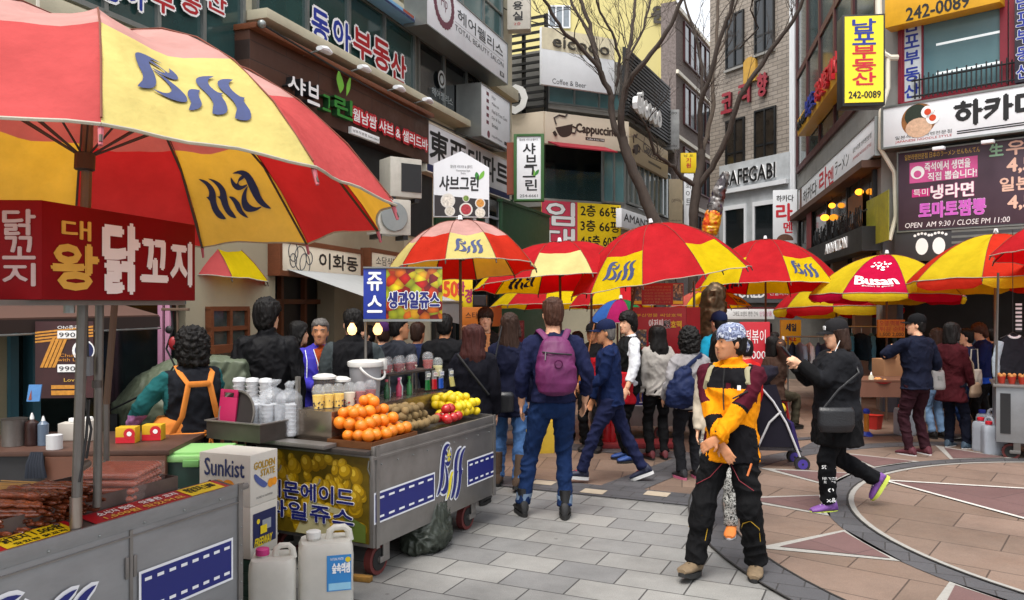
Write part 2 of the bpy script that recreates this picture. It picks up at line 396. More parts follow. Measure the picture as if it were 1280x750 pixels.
def sec(mb, rows, M=None, n=18):
    """rows: (z, y-centre, half-width, half-depth[, x-centre]) of upright ellipses, rounded a little to a superellipse"""
    vs = []; fs = []
    for r in rows:
        z, y, a, b = r[:4]; x = r[4] if len(r) > 4 else 0
        for i in range(n):
            t = 2 * math.pi * i / n; c, s_ = math.cos(t), math.sin(t)
            p = V((x + a * math.copysign(abs(c) ** .86, c), y + b * math.copysign(abs(s_) ** .86, s_), z)); vs.append(M @ p if M else p)
    k = len(rows)
    for q in range(k - 1):
        for i in range(n): j = (i + 1) % n; fs.append((q * n + i, q * n + j, (q + 1) * n + j, (q + 1) * n + i))
    fs += [list(range(n))[::-1], list(range((k - 1) * n, k * n))]
    mb.add(vs, fs)
def hand(mb, w, d, up, s, curl=.5, left=False, spread=1):
    """palm, four unequal bent fingers and a thumb; d = direction of the fingers, up = back of the hand"""
    d = d.normalized(); up = (up - d * up.dot(d)).normalized(); sd = d.cross(up) * (-1 if left else 1)      # sd points to the thumb
    mb.loft([(w - d * .01 * s, sd * .024 * s, up * .019 * s), (w + d * .03 * s, sd * .034 * s, up * .016 * s), (w + d * .07 * s, sd * .040 * s, up * .014 * s), (w + d * .088 * s, sd * .037 * s, up * .011 * s)], 10)
    for i, (f, ln) in enumerate(((.029, .073), (.0105, .082), (-.0085, .076), (-.027, .06))):
        b = w + d * .08 * s + sd * f * s; a = curl * (.8 + .12 * i); pts = [b - d * .015 * s, b]
        dr = d + sd * f * 2.4 * spread
        for k, q in enumerate((.45, .32, .23)):
            an = a * (.5 + k * .75); dd = (dr.normalized() * math.cos(an) - up * math.sin(an)).normalized(); pts.append(pts[-1] + dd * ln * q * s)
        mb.tube(pts, [.0095 * s, .0092 * s, .0085 * s, .008 * s, .0062 * s], 7)
    b = w + d * .02 * s + sd * .026 * s; q = (d * .65 + sd * .75 - up * .25 * curl).normalized()
    mb.tube([b - sd * .012 * s, b + q * .035 * s, b + q * .035 * s + (d * .9 + sd * .25 - up * .5 * curl).normalized() * .033 * s], [.013 * s, .0105 * s, .0075 * s], 7)
SKIN = {k: mat('skin ' + k, c, .55, var=.1, vs=18, spec=.35, sss=.12) for k, c in (('light', '#d9a585'), ('tan', '#b9805c'), ('dark', '#a06a4a'))}
EYE = mat('eye dark', '#140f0d', .25); LIP = mat('lip', '#a05a50', .5)
def cloth(name, col, rough=.85, **k):
    k.setdefault('var', .16); k.setdefault('vs', 9); k.setdefault('bump', .25); k.setdefault('bs', 320); k.setdefault('sheen', .0); k.setdefault('spec', .15); k.setdefault('dirt', 0)
    return mat(name, col, rough, **k)
HAIRC = {k: mat('hair ' + k, c, .6, var=.4, vs=40, stretch=(1, 1, .15), bump=.5, bs=160, spec=.25) for k, c in (('black', '#0d0a09'), ('brown', '#2e1c13'), ('maroon', '#3a1a17'), ('grey', '#5b5754'), ('chestnut', '#40261a'))}
HAIRS = {
 'short': [(-.085, -.052, .055, .038), (-.05, -.046, .072, .058), (0, -.036, .082, .074), (.04, -.026, .086, .085), (.075, -.008, .085, .1), (.105, -.006, .075, .092), (.13, -.008, .052, .066), (.143, -.01, .02, .025)],
 'mop': [(-.1, -.055, .06, .04), (-.06, -.05, .082, .062), (0, -.034, .094, .082), (.04, -.012, .097, .106), (.08, -.004, .095, .112), (.115, -.005, .084, .1), (.145, -.008, .058, .07), (.162, -.01, .02, .025)],
 'bob': [(-.165, -.05, .075, .045), (-.14, -.045, .098, .066), (-.07, -.04, .1, .075), (0, -.03, .098, .085), (.05, -.012, .096, .104), (.085, -.006, .091, .108), (.118, -.006, .08, .096), (.143, -.008, .052, .064), (.155, -.01, .02, .025)],
 'long': [(-.36, -.075, .05, .022), (-.33, -.075, .1, .04), (-.22, -.07, .112, .052), (-.12, -.055, .1, .06), (-.06, -.042, .094, .07), (0, -.03, .094, .083), (.05, -.012, .094, .104), (.085, -.006, .09, .108), (.118, -.006, .079, .096), (.143, -.008, .052, .064), (.155, -.01, .02, .025)],
 'curly': [(-.15, -.04, .07, .05), (-.12, -.04, .11, .09), (-.05, -.03, .125, .105), (.02, -.02, .128, .12), (.08, -.01, .12, .125), (.13, -.01, .1, .105), (.165, -.012, .065, .07), (.18, -.012, .02, .02)]}
HAIRS['wavy'] = [(z * .8, y - .008, a * 1.12, b * 1.12) for z, y, a, b in HAIRS['long']]
def person(label, px, Y, top, face, skin='light', hair=('short', 'black'), hat=None, jacket=None, hem=.86, sleeve=1, trousers=None, shoes=None, bulk=1.0, lean=0, hy=0, hp=0, lh=None, rh=None, lf=None, rf=None,
           near=0, collar=None, jrule=None, trule=None, jfold=.0105, seat=None, sex='m', lhand=None, rhand=None, lhint=None, rhint=None, group=None, curl=.5, cuff=None, ground=0, hem_flare=1.0, twist=0, ease=1, legease=1, vox=None, extra=None, feet=None):
    """a standing, walking or sitting figure; px/Y place it, top = pixel row of the top of the head, face = heading (0 away, 90 left, 180 towards us)"""
    X = (px - 640) / FPX * Y; Ht = (CAMH - (top - 380) / FPX * Y - ground) if seat is None else seat[1]
    if hair and hair[0] in ('curly', 'mop') : Ht -= .03
    s = Ht / 1.75
    t = thing('person', label, 'person', (X, Y, ground), R(face), group)
    vx = vox or (.0062 if near > 1 else .0085 if near else .0115)
    hipz = .90 * s if seat is None else seat[0]
    Tm = Matrix.Translation((0, 0, hipz)) @ Matrix.Rotation(R(-lean), 4, 'X') @ Matrix.Rotation(R(twist), 4, 'Z') @ Matrix.Translation((0, 0, -.90 * s)) if True else None
    tp = lambda x, y, z: Tm @ V((x * s, y * s, z * s))
    Ms = Tm @ Matrix.Scale(s, 4)
    bw = bulk; fem = sex == 'f'
    shw = (.168 if fem else .185) * (1 + .35 * (bw - 1))
    # joints
    kn = {}
    for sd, tgt in ((-1, lf), (1, rf)):
        hip = V((sd * .088 * s, 0, hipz)); d = tgt or (sd * .095, 0, .085)
        a = V((d[0] * s, d[1] * s, d[2] * s)); hint = V((sd * .12, 1, 0)) if len(d) < 5 else V(d[4])
        k, a = ik(hip, a, .43 * s, .41 * s, hint); kn[sd] = (hip, k, a, d[3] if len(d) > 3 else 0)
    ar = {}
    for sd, tgt, hint in ((-1, lh, lhint), (1, rh, rhint)):
        sh = tp(sd * shw, -.005, 1.415)
        w = V(tgt) * s if tgt else sh + V((sd * (.045 + .05 * (bw - 1)), .05, -.538)) * s
        e, w = ik(sh, w, .295 * s, .255 * s, V(hint) if hint else V((sd * .45, -1, -.25))); ar[sd] = (sh, e, w)
    hc = tp(0, .012, 1.625); Hm = Matrix.Translation(hc) @ Tm.to_3x3().to_4x4() @ Matrix.Rotation(R(lean * .8), 4, 'X') @ Matrix.Rotation(R(hy), 4, 'Z') @ Matrix.Rotation(R(hp), 4, 'X') @ Matrix.Scale(s, 4)
    # body
    b = MB()
    sec(b, [(-.120, .062, .016, .016), (-.113, .058, .034, .034), (-.095, .042, .048, .054), (-.06, .024, .059, .074), (-.025, .012, .067, .086), (.01, .002, .072, .094), (.05, -.004, .0745, .097), (.085, -.008, .068, .088), (.11, -.01, .048, .062), (.123, -.01, .02, .025)], Hm)
    b.loft([(Hm @ V((0, .088, .012)), Hm.to_3x3() @ V((.007, 0, 0)), Hm.to_3x3() @ V((0, .006, .008))), (Hm @ V((0, .1, -.016)), Hm.to_3x3() @ V((.012, 0, 0)), Hm.to_3x3() @ V((0, .012, .008))), (Hm @ V((0, .107, -.034)), Hm.to_3x3() @ V((.017, 0, 0)), Hm.to_3x3() @ V((0, .014, .008))), (Hm @ V((0, .094, -.045)), Hm.to_3x3() @ V((.012, 0, 0)), Hm.to_3x3() @ V((0, .012, .003)))], 8)
    for q in (-1, 1):
        k = MB(); k.ball((q * .076, -.012, -.012), .03, n=8, k=6, sc=(.36, .62, 1.05)); b.add([Hm @ V(v) for v in k.v], k.f)
        k = MB(); k.ball((q * .034, .074, -.028), .022, n=8, k=6, sc=(1, .7, .8)); b.add([Hm @ V(v) for v in k.v], k.f)       # cheekbone
    k = MB(); k.ball((0, .088, -.068), .021, n=10, k=6, sc=(1.15, .5, .6)); b.add([Hm @ V(v) for v in k.v], k.f)              # lips
    k = MB(); k.ball((0, .085, .03), .05, n=10, k=6, sc=(1.1, .22, .25)); b.add([Hm @ V(v) for v in k.v], k.f)              # brow
    nb = tp(0, -.02, 1.44); b.tube([nb, nb.lerp(hc, .5), hc + (Hm.to_3x3() @ V((0, -.022, -.04)))], [.066 * s, .056 * s, .058 * s], 12)
    tw = [(.80, 0, .1, .085), (.86, 0, .155, .11), (.94, 0, .16, .108), (1.04, .004, .138 if not fem else .125, .098), (1.15, .006, .155, .105), (1.27, .006, .168, .112), (1.37, 0, .168, .1), (1.425, -.008, .13, .078), (1.465, -.014, .075, .062)]
    tw = [(z, y, a * (1 + .9 * (bw - 1)), d * (1 + 1.3 * (bw - 1)) + (.012 if fem and 1.2 < z < 1.32 else 0)) for z, y, a, d in tw]
    sec(b, [(z, y, a * .9, d * .86) if z < 1.4 else (z, y, a, d) for z, y, a, d in tw], Ms)
    for sd in (-1, 1):
        sh, e, w = ar[sd]; mid = sh.lerp(e, .4)
        b.tube([sh - V((sd * .02, 0, -.0)) * s, sh + (e - sh) * .12, mid, e, e.lerp(w, .3), w], [v * s * (1 if jacket is None else .78) for v in (.05, .056, .05, .041)] + [.038 * s, .028 * s], 12)
        hd = (lhand if sd < 0 else rhand); dr = (w - e).normalized()
        if hd: hdv, upv = V(hd[0]), V(hd[1])
        else: hdv, upv = dr + V((0, .12, -.1)), V((sd, .15, .1))
        if near or cuff is not None or True: hand(b, w, hdv, upv, s * (1.0 if not fem else .92), curl, left=sd < 0)
        hip, k, a, ft = kn[sd]
        b.tube([hip + V((0, 0, .03)), hip.lerp(k, .35), k, k.lerp(a, .3), a], [v * s * (.74 if trousers is not None else 1) for v in (.088, .078, .055, .055, .036)], 12)
    fuse('body', b, SKIN[skin], t, vx, 3)
    # face details
    if abs(((face + hy + 180) % 360) - 180) > 60:
        for q in (-1, 1):
            k = MB(); k.ball((q * .031, .083, .008), .0115, n=10, k=6, sc=(1.15, .6, .5)); MB().add([Hm @ V(v) for v in k.v], k.f).build('eye', EYE, t, 60)
            MB().tube([Hm @ V((q * .014, .0985, .029)), Hm @ V((q * .034, .0945, .036)), Hm @ V((q * .055, .08, .030))], [.003 * s, .0048 * s, .002 * s], 6).build('eyebrow', HAIRC['grey' if hair and hair[1] == 'grey' else 'black'], t, 60)
        e = MB(); e.tube([Hm @ V((-.024, .09, -.069)), Hm @ V((0, .0985, -.066)), Hm @ V((.024, .09, -.069))], [.002 * s, .0052 * s, .002 * s], 6); e.build('lips', LIP, t, 60)
    if hair:
        h = MB(); st, hcx = hair[0], HAIRC[hair[1]]
        rows = HAIRS[st]
        if hat: rows = [r for r in rows if r[0] < .07]
        sec(h, rows, Hm, 22)
        if st in ('long', 'bob', 'wavy') and not hat:
            for q in (-1, 1): h.tube([Hm @ V((q * .03, .088, .09)), Hm @ V((q * .07, .07, .055)), Hm @ V((q * .09, .03, 0)), Hm @ V((q * .1, .0, -.1))], [.016 * s, .022 * s, .022 * s, .02 * s], 8)
        elif st in ('mop',): h.tube([Hm @ V((-.07, .07, .06)), Hm @ V((0, .098, .055)), Hm @ V((.07, .07, .06))], [.018 * s, .02 * s, .018 * s], 8)
        fuse('hair', h, hcx, t, .0065 if near else .0095, 1, hairy=(.02 if st == 'curly' else .0095) * s, seed=px)
    if hat:
        kind, hm = hat[0], hat[1]; h = MB()
        if kind == 'cap':
            sec(h, [(.035, -.01, .087, .107), (.06, -.012, .09, .108), (.1, -.014, .082, .1), (.13, -.016, .062, .076), (.147, -.018, .03, .035), (.151, -.018, .01, .01)], Hm, 24)
            o = h.build('cap', hm, t, 50)
            v = MB(); pts = []; n = 12
            for i in range(n + 1):
                a = R(200 + 140 * i / n) * -1
                x, y = math.cos(a) * .082, math.sin(a) * .09
                pts.append((x, y))
            top = [Hm @ V((x, y * .9, .046)) for x, y in pts]; out = [Hm @ V((x * .92, y + .075 * (1 - (x / .085) ** 2) + .012, .034 - .25 * x * x / .085)) for x, y in pts]
            lo = [p - V((0, 0, .005)) for p in top]; lo2 = [p - V((0, 0, .005)) for p in out]
            v.add(top + out + lo + lo2, [(i, i + 1, n + 2 + i, n + 1 + i) for i in range(n)] + [(2 * n + 2 + i, 3 * n + 3 + i, 3 * n + 4 + i, 2 * n + 3 + i) for i in range(n)] + [(n + 1 + i, n + 2 + i, 3 * n + 4 + i, 3 * n + 3 + i) for i in range(n)])
            v.build('visor', hm, t, 50)
            k = MB(); k.ball((0, -.018, .153), .007, n=8, k=5); MB().add([Hm @ V(p) for p in k.v], k.f).build('button', hm, t)
            if len(hat) > 2:
                bd = MB(); bd.box((-.022, .088, .055), (.022, .098, .09)); MB().add([Hm @ V(p) for p in bd.v], bd.f).build('badge', hat[2], t)
        else:
            sec(h, [(.015, -.012, .079, .1), (.035, -.01, .081, .102), (.07, -.012, .08, .101), (.105, -.014, .067, .087), (.132, -.016, .046, .058), (.14, -.018, .02, .02)], Matrix(Hm) @ Matrix.Rotation(R(-9), 4, 'X'), 26)
            h.tube([Hm @ V((0, -.105, .0)), Hm @ V((.01, -.125, -.03)), Hm @ V((.01, -.12, -.07))], [.02 * s, .026 * s, .014 * s], 8)
            fuse('bandana', h, hm, t, .007, 2, folds=.004, fs=(14, 14, 30))
    # garments
    if jacket is not None:
        j = MB(); e_ = .02 * ease; rows = []
        low = hem - .01
        for z, y, a, d in tw:
            if z >= max(hem, .86): rows.append((z, y, a + e_ * 1.1, d + e_ * 1.25))
        if hem < .86: rows = [(hem, 0, (.175 * (1 + .9 * (bw - 1)) + e_) * hem_flare, (.125 * (1 + 1.3 * (bw - 1)) + e_) * hem_flare)] + rows
        elif not rows or rows[0][0] > hem + .005: rows = [(hem, 0, rows[0][2], rows[0][3])] + rows
        sec(j, rows, Ms, 24)
        for sd in (-1, 1):
            sh, e, w = ar[sd]; r = (.05 + .014 * ease) * (1 + .5 * (bw - 1))
            end = e.lerp(w, (sleeve - .5) * 2) if sleeve > .5 else sh.lerp(e, sleeve * 2)
            j.ball(sh - V((sd * .016, 0, .016 * s)), r * 1.06 * s, n=14, k=8)
            j.tube([tp(sd * .05, -.015, 1.455), tp(sd * .11, -.01, 1.425), sh - V((sd * .01, 0, .02)) * s], [.055 * s, .055 * s, .058 * s], 10)
            pts = [sh + (e - sh) * .04 - V((sd * .012, 0, 0)) * s, sh.lerp(e, .35)]; rs = [r * 1.05 * s, r * s]
            if sleeve > .5:
                pts += [e.lerp(sh, .12), e.lerp(end, .15), e.lerp(end, .6), end]; rs += [r * .94 * s, r * .9 * s, r * .82 * s, r * .72 * s]
            else: pts += [end]; rs += [r * s]
            j.tube(pts, rs, 14)
        if collar != 0:
            c0 = tp(0, -.018, 1.45); cn = (Tm.to_3x3() @ V((0, .18, 1))).normalized(); ax = V((1, 0, 0)); ay = cn.cross(ax)
            hgt = {None: .045, 'high': .085, 'crew': .02, 'hood': .06}[collar]
            j.loft([(c0 - cn * .04 * s, ax * .095 * s, ay * .085 * s), (c0 + cn * .01 * s, ax * .078 * s, ay * .074 * s), (c0 + cn * hgt * s, ax * .072 * s, ay * .07 * s)], 18)
            if collar == 'hood': j.ball(tp(0, -.1, 1.42), .1 * s, sc=(1.1, .55, .8))
        global AR; AR = {k: [V(q) / s for q in v] for k, v in ar.items()}
        fuse('jacket', j, jacket, t, vx, 4, folds=jfold * s, rule=(lambda x, y, z: jrule(x / s, y / s, z / s)) if jrule else None, seed=px * .37)
    if trousers is not None:
        j = MB(); up = .99 if hem > .9 else .96
        rr = [(.80, 0, .115, .1), (.85, 0, .168, .122), (.92, 0, .17, .122), (up, 0, .163, .118)]
        sec(j, [(z, y, a * (1 + .9 * (bw - 1)) * (1 if hem > .9 else .97), d * (1 + 1.2 * (bw - 1)) * (1 if hem > .9 else .97)) for z, y, a, d in rr], (Matrix.Translation((0, 0, hipz - .9 * s)) @ Matrix.Scale(s, 4)) if seat is None else Ms, 22)
        for sd in (-1, 1):
            hip, k, a, ft = kn[sd]; g = legease
            an = a + (k - a).normalized() * .01 * s
            j.tube([hip + V((sd * -.004, 0, .02)), hip.lerp(k, .3), hip.lerp(k, .75), k, k.lerp(an, .35), k.lerp(an, .8), an], [.1 * s * (1 + .5 * (bw - 1)), .094 * s * (1 + .5 * (bw - 1)), .072 * g * s, .067 * g * s, .066 * g * s, .058 * g * s, .06 * g * s], 14)
        fuse('trousers', j, trousers, t, vx, 4, folds=.0105 * s * min(1.3, g), fs=(6, 6, 10), rule=(lambda x, y, z: trule(x / s, y / s, z / s)) if trule else None, seed=px * .71 + 9)
    if shoes is not None:
        um, sm = shoes[0], shoes[1]; hi = shoes[2] if len(shoes) > 2 else .0
        for sd in (-1, 1):
            hip, k, a, ft = kn[sd]
            Mf = Matrix.Translation(a) @ Matrix.Rotation(R(-sd * 9), 4, 'Z') @ Matrix.Rotation(R(ft), 4, 'X') @ Matrix.Scale(s * (1.12 if near > 1 else 1.04), 4)
            j = MB(); f = [(-.078, .022, .028), (-.06, .036, .05), (-.02, .04, .052), (.04, .044, .036), (.1, .05, .026), (.145, .046, .02), (.172, .028, .014)]
            j.loft([(Mf @ V((0, y, -.058 + hh)), Mf.to_3x3() @ V((w_, 0, 0)), Mf.to_3x3() @ V((0, 0, hh))) for y, w_, hh in f], 14, um)
            j.tube([Mf @ V((0, -.022, -.03)), Mf @ V((0, -.012, .012 + hi * .4)), Mf @ V((0, -.008, .03 + hi))], [.044 * s, .043 * s, .046 * s], 14, um)
            n = 20; prof = []
            for i in range(n):
                q = 2 * math.pi * i / n; y = .047 + .133 * math.sin(q); w_ = (.049 if y > .05 else .041) * math.cos(q); prof.append((w_, y))
            j.add([Mf @ V((x, y, -.082 + max(0, (y - .13)) * .2)) for x, y in prof] + [Mf @ V((x * 1.02, y * 1.01, -.05)) for x, y in prof], [list(range(n))[::-1], list(range(n, 2 * n))] + [(i, (i + 1) % n, n + (i + 1) % n, n + i) for i in range(n)], sm)
            if near and len(shoes) > 3:
                for q in range(4): j.tube([Mf @ V((-.026, .018 + q * .02, .028 - q * .012)), Mf @ V((0, .02 + q * .02, .036 - q * .012)), Mf @ V((.026, .018 + q * .02, .028 - q * .012))], .0035 * s, 5, shoes[3])
            j.build('shoe', None, t, 50)
    return dict(t=t, s=s, ar=ar, kn=kn, tp=tp, Ms=Ms, Hm=Hm, Tm=Tm)
# ------------------------------------------------------------------ ground
GREY = tiles('granite paving', ('#6b6b6b', '#868581'), '#3a3938', .44, .30, .006, R(25), dirt=.36, rough=.62)
TAN = tiles('tan paving', ('#69574b', '#7b6759'), '#3f342d', .6, .6, .005, R(12), dirt=.32, rough=.6)
TAN2 = tiles('tan disc paving', ('#6a594d', '#7a675b'), '#43372f', .75, .5, .006, R(38), dirt=.3, rough=.6)
DARK = tiles('dark paving', ('#414144', '#4a4a4d'), '#2a2929', .3, .2, .005, R(25), dirt=.2)
PURP = tiles('purple paving', ('#5a4240', '#624947'), '#403030', .8, .8, .004, R(60), dirt=.18)
LITE = mat('light paving', '#8f8d88', .65, var=.15, vs=30); PALE = mat('pale paving', '#9c907e', .7, var=.12, vs=20)
WLINE = mat('white line stone', '#b9b7b2', .6, var=.12, vs=25, dirt=.4); JOINT = mat('dark joint', '#252321', .9)
def sheet(name, pts, z, m):
    return tag(MB().poly([(p[0], p[1], z) for p in pts], m).build(name, None, smooth=0), kind='structure')
sheet('ground', [(-150, -60), (150, -60), (150, 200), (-150, 200)], 0, GREY)
CX, CY = 5.5, 6.0
sheet('pavement', [(-8, 11.66), (1.9, 7.165), (5.5, 6), (5.5, -8), (60, -8), (60, 70), (-8, 70)], .004, TAN)
bd = V((.911, -.413)); bn = V((.413, .911)); b0 = V((0, 7.62))
sheet('pavement', [b0 - bd * 8, b0 + bd * 2.1, b0 + bd * 1.95 + bn * .42, b0 - bd * 8 + bn * .42], .008, DARK)
mb = MB()
for i in range(-13, 4):
    a = b0 + bd * (i * .56 + .1) + bn * (.05 if i % 2 else .2); q = [a, a + bd * .22, a + bd * .22 + bn * .17, a + bn * .17]
    mb.poly([(p.x, p.y, .012) for p in q], PALE)
tag(mb.build('pavement', None, smooth=0), kind='structure')
for i, (k, w) in enumerate(((-2.3, .35), (.75, .42), (1.75, .3))):
    a = b0 + bd * k + bn * .42; sheet('pavement', [a, a + bd * w, a + bd * (w + .9) + bn * 4.5, a + bd * .9 + bn * 4.5], .009, DARK)
a = b0 + bn * 2.05; sheet('pavement', [a - bd * 6, a + bd * 2.2, a + bd * 2.2 + bn * .4, a - bd * 6 + bn * .4], .012, DARK)
def ring(name, r0, r1, z, m, a0=0, a1=360, n=96):
    mb = MB(); vs = []; k = n + 1
    for i in range(k):
        t = R(a0 + (a1 - a0) * i / n); vs += [(CX + r0 * math.cos(t), CY + r0 * math.sin(t), z), (CX + r1 * math.cos(t), CY + r1 * math.sin(t), z)]
    return tag(mb.add(vs, [(2 * i, 2 * i + 1, 2 * i + 3, 2 * i + 2) for i in range(n)], m).build(name, None, smooth=0), kind='structure')
pol = lambda r, a, z: (CX + r * math.cos(R(a)), CY + r * math.sin(R(a)), z)
ring('pavement', 3.80, 4.07, .016, DARK); ring('pavement', 4.07, 4.085, .017, JOINT); ring('pavement', 3.785, 3.80, .021, JOINT); ring('pavement', 2.95, 3.80, .02, TAN2); ring('pavement', 2.76, 2.96, .024, DARK)
ring('pavement', 2.70, 2.76, .028, LITE); ring('pavement', 2.745, 2.762, .032, JOINT)
ring('pavement', .001, 2.71, .024, TAN2)
ring('pavement', 4.6, 4.75, .0125, DARK, 20, 150)
tri = MB(); edge = MB()
for i in range(16):
    c = 185 + 22.5 * i; A, B, C = pol(3.79, c, 0), pol(2.95, c - 7.4, 0), pol(2.95, c + 7.4, 0); o = V(pol(3.2, c, 0))
    edge.poly([(p[0], p[1], .024) for p in (A, B, C)], LITE)
    tri.poly([(p[0] + (o.x - p[0]) * s, p[1] + (o.y - p[1]) * s, .028) for p, s in ((A, .3), (B, .17), (C, .17))], PURP)
tag(edge.build('pavement', None, smooth=0), kind='structure'); tag(tri.build('pavement', None, smooth=0), kind='structure')
edge = MB(); tri = MB()
for c, dz in ((136, 0), (226, .0013), (316, .0026), (46, .0039)):
    A = V(pol(2.6, c, 0)); ax = (V((CX, CY, 0)) - A).normalized(); sx = V((-ax.y, ax.x, 0))
    l = [A + (ax * math.cos(R(27)) + sx * q * math.sin(R(27))) * 2.1 for q in (-1, 1)]
    tri.poly([(p.x, p.y, .028 + dz) for p in (A, l[0], l[1])], PURP)
    for q in (0, 1):
        d = (l[q] - A).normalized(); nn = V((-d.y, d.x, 0)) * .022; edge.poly([(p.x, p.y, .034 + dz + .0005 * q) for p in (A - nn, l[q] - nn, l[q] + nn, A + nn)], WLINE)
tag(edge.build('pavement', None, smooth=0), kind='structure'); tag(tri.build('pavement', None, smooth=0), kind='structure')

# ------------------------------------------------------------------ facades
LB = Fac((-4.8, 5), (.36, 1)); LR = Fac((-3.69, 5), (.23, 1))
C0 = (.8, 20); C1 = (2.95, 21.09); C2 = (4.9, 25.1)
MF = Fac(C0, (1.98, 1)); ML = Fac((C0[0] - 1.935 * 1.5, C0[1] + 1.5), (1.935, -1)); MR = Fac(C1, (.486, 1))
GB = Fac((5.33, 26), (.51, 1)); BB = Fac((6.6, 25), (.54, -1)); RC = (6.0, 13.0)
RL = Fac((RC[0] + .208 * 9.5, RC[1] + 9.5), (-.208, -1)); RF = Fac(RC, (1.035, -1))
TEAL = mat('teal glass', '#24403f', .07, var=.35, vs=1.3, spec=.9); TEAL2 = mat('pale teal glass', '#4e6f72', .06, var=.25, vs=.8, spec=.9)
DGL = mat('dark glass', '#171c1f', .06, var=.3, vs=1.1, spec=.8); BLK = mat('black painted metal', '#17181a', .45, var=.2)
CREAM = mat('cream render', '#b9b39b', .8, var=.1, vs=2, dirt=.35, bump=.15); BEIGE = mat('beige render', '#a59b82', .85, var=.08, vs=2, dirt=.2, bump=.12)
WHT = mat('white sign board', '#dfe2e6', .4, var=.05, vs=3, dirt=.1); WHT2 = mat('warm white board', '#e2dccb', .45, var=.05, vs=3); CONC = mat('grey concrete', '#8b8a86', .85, var=.15, vs=2, dirt=.4)
WOOD = tiles('brown planks', ('#3f2418', '#4b2c1d'), '#24140d', 1.4, .22, .006, 0, vert=True, rough=.55, dirt=.2); WOODF = mat('wood frame', '#6b3b20', .5, var=.25, vs=14, stretch=(1, 1, 5))
ALU = mat('aluminium frame', '#8d918f', .35, .7, var=.1); STEEL = mat('stainless steel', '#8a8886', .33, .85, var=.14, vs=5, dirt=.25, stretch=(1, 1, 4))
DKB = mat('dark blue', '#16204f', .5); BLUE = mat('sign blue', '#1c2f8f', .45); RED = mat('sign red', '#a8141e', .45); REDB = mat('bright red', '#c2182a', .45); INK = mat('ink black', '#141416', .5); WHI = mat('letter white', '#eceded', .45, var=.03); YEL = mat('sign yellow', '#e9c81a', .45, var=.05); GRN = mat('leaf green', '#2f7d2c', .5); PINK = mat('sign pink', '#c9528f', .5); GOLD = mat('gold letter', '#d8b04a', .5); PLUM = mat('plum board', '#45323f', .45, var=.08)
ORNG = mat('sign orange', '#d88a1a', .5)
def window(fac, b, px, glass=TEAL, frame=ALU, nu=2, nv=1, off=0, rec=.02, name='window', bar=.05):
    """frame with bars in front of a pane set back behind it (thing > window > pane)"""
    u0, z0, u1, z1 = px if len(px) == 4 and isinstance(px, tuple) and px[2] > px[0] and False else fac.box(*px, off=off)
    return window_uv(fac, b, u0, z0, u1, z1, glass, frame, nu, nv, off, name, bar)
def window_uv(fac, b, u0, z0, u1, z1, glass, frame, nu=2, nv=1, off=0, name='window', bar=.05, zs=None):
    Mi = b.matrix_basis.inverted() if b else Matrix()
    f = MB(); dp = .07
    def bx(a0, c0, a1, c1, d0, d1, mb, m): mb.box((a0, -off - d1, c0), (a1, -off - d0, c1), m, M=Matrix.Translation(-V((0, 0, 0))))
    for i in range(nu + 1): u = u0 + (u1 - u0) * i / nu; bx(u - bar / 2, z0, u + bar / 2, z1, .002, dp, f, frame)
    for z in (zs or [z0 + (z1 - z0) * i / nv for i in range(nv + 1)]): bx(u0 - bar / 2, z - bar / 2, u1 + bar / 2, z + bar / 2, .003, dp - .006, f, frame)
    w = f.build(name, None, b); g = MB(); bx(u0, z0, u1, z1, .004, .03, g, glass); g.build('pane', None, w); return w
def building(name, label, fac, cat='building'): return thing(name, label, cat, (fac.o.x, fac.o.y, 0), fac.ang)

# --- left building (its own plane: u along the street, z up)
b = building('corner_building', 'long cream building with teal windows over a brown plank sign band', LB)
ue = LB.uv(640, 200)[0]
m = MB(); m.box((-4, 0, 0), (ue, 7, 10.5), CREAM); m.build('wall', None, b)
for q in (((4.75, -.35, 5.1), (ue, 0, 5.22)), ((2.6, -.16, 6.36), (ue + .002, 0, 6.62))): MB().box(*q, CREAM, .01).build('ledge', None, b)
window_uv(LB, b, 4.95, 5.28, 9.15, 6.33, TEAL, ALU, 4); window_uv(LB, b, 9.3, 5.28, 11.4, 6.33, DGL, ALU, 2); window_uv(LB, b, 11.5, 5.28, 12.6, 5.95, DGL, ALU, 1)
m = MB()
for i in range(7): m.box((11.5, -.05, 6.0 + i * .048), (12.6, -.01, 6.025 + i * .048), BLK)
m.build('louvre', None, b)
window_uv(LB, b, 9.0, 6.7, 13.4, 9.5, TEAL2, ALU, 4, 2); window_uv(LB, b, -1.5, 4.4, 1.7, 6.9, TEAL, ALU, 3, 1); window_uv(LB, b, 2.05, 4.5, 4.7, 6.3, TEAL, ALU, 4, 1); window_uv(LB, b, 2.0, 6.75, 8.6, 9.5, TEAL, ALU, 6, 1)
m = MB(); m.box((-4, -.12, 4.2), (4.7, 0, 4.42), CREAM, .01); m.build('ledge', None, b)
m = MB(); m.tube([(1.95, -.08, 3.3), (1.95, -.08, 9)], .045, 10); m.build('drain_pipe', WHT2, b)
m = MB(); m.box((6.3, -.02, 2.9), (9.9, -.001, 4.2), BLK); m.box((10, -.05, 2.6), (ue - .05, -.001, 4.12), mat('green board', '#123a1e', .5)); m.build('recess_shade_and_board', None, b)  # flat black panel paints in the shade of a recess, beside a green board
window_uv(LB, b, 10.9, 2.95, 11.7, 4.05, DGL, WHT, 1, 2, off=.05); window_uv(LB, b, 12.4, 3.1, 13.1, 4.05, DGL, WHT, 1, 2, off=.05)
window_uv(LB, b, 9.9, .2, 14.2, 2.5, DGL, BLK, 5, 1, off=.02, name='shop_window')
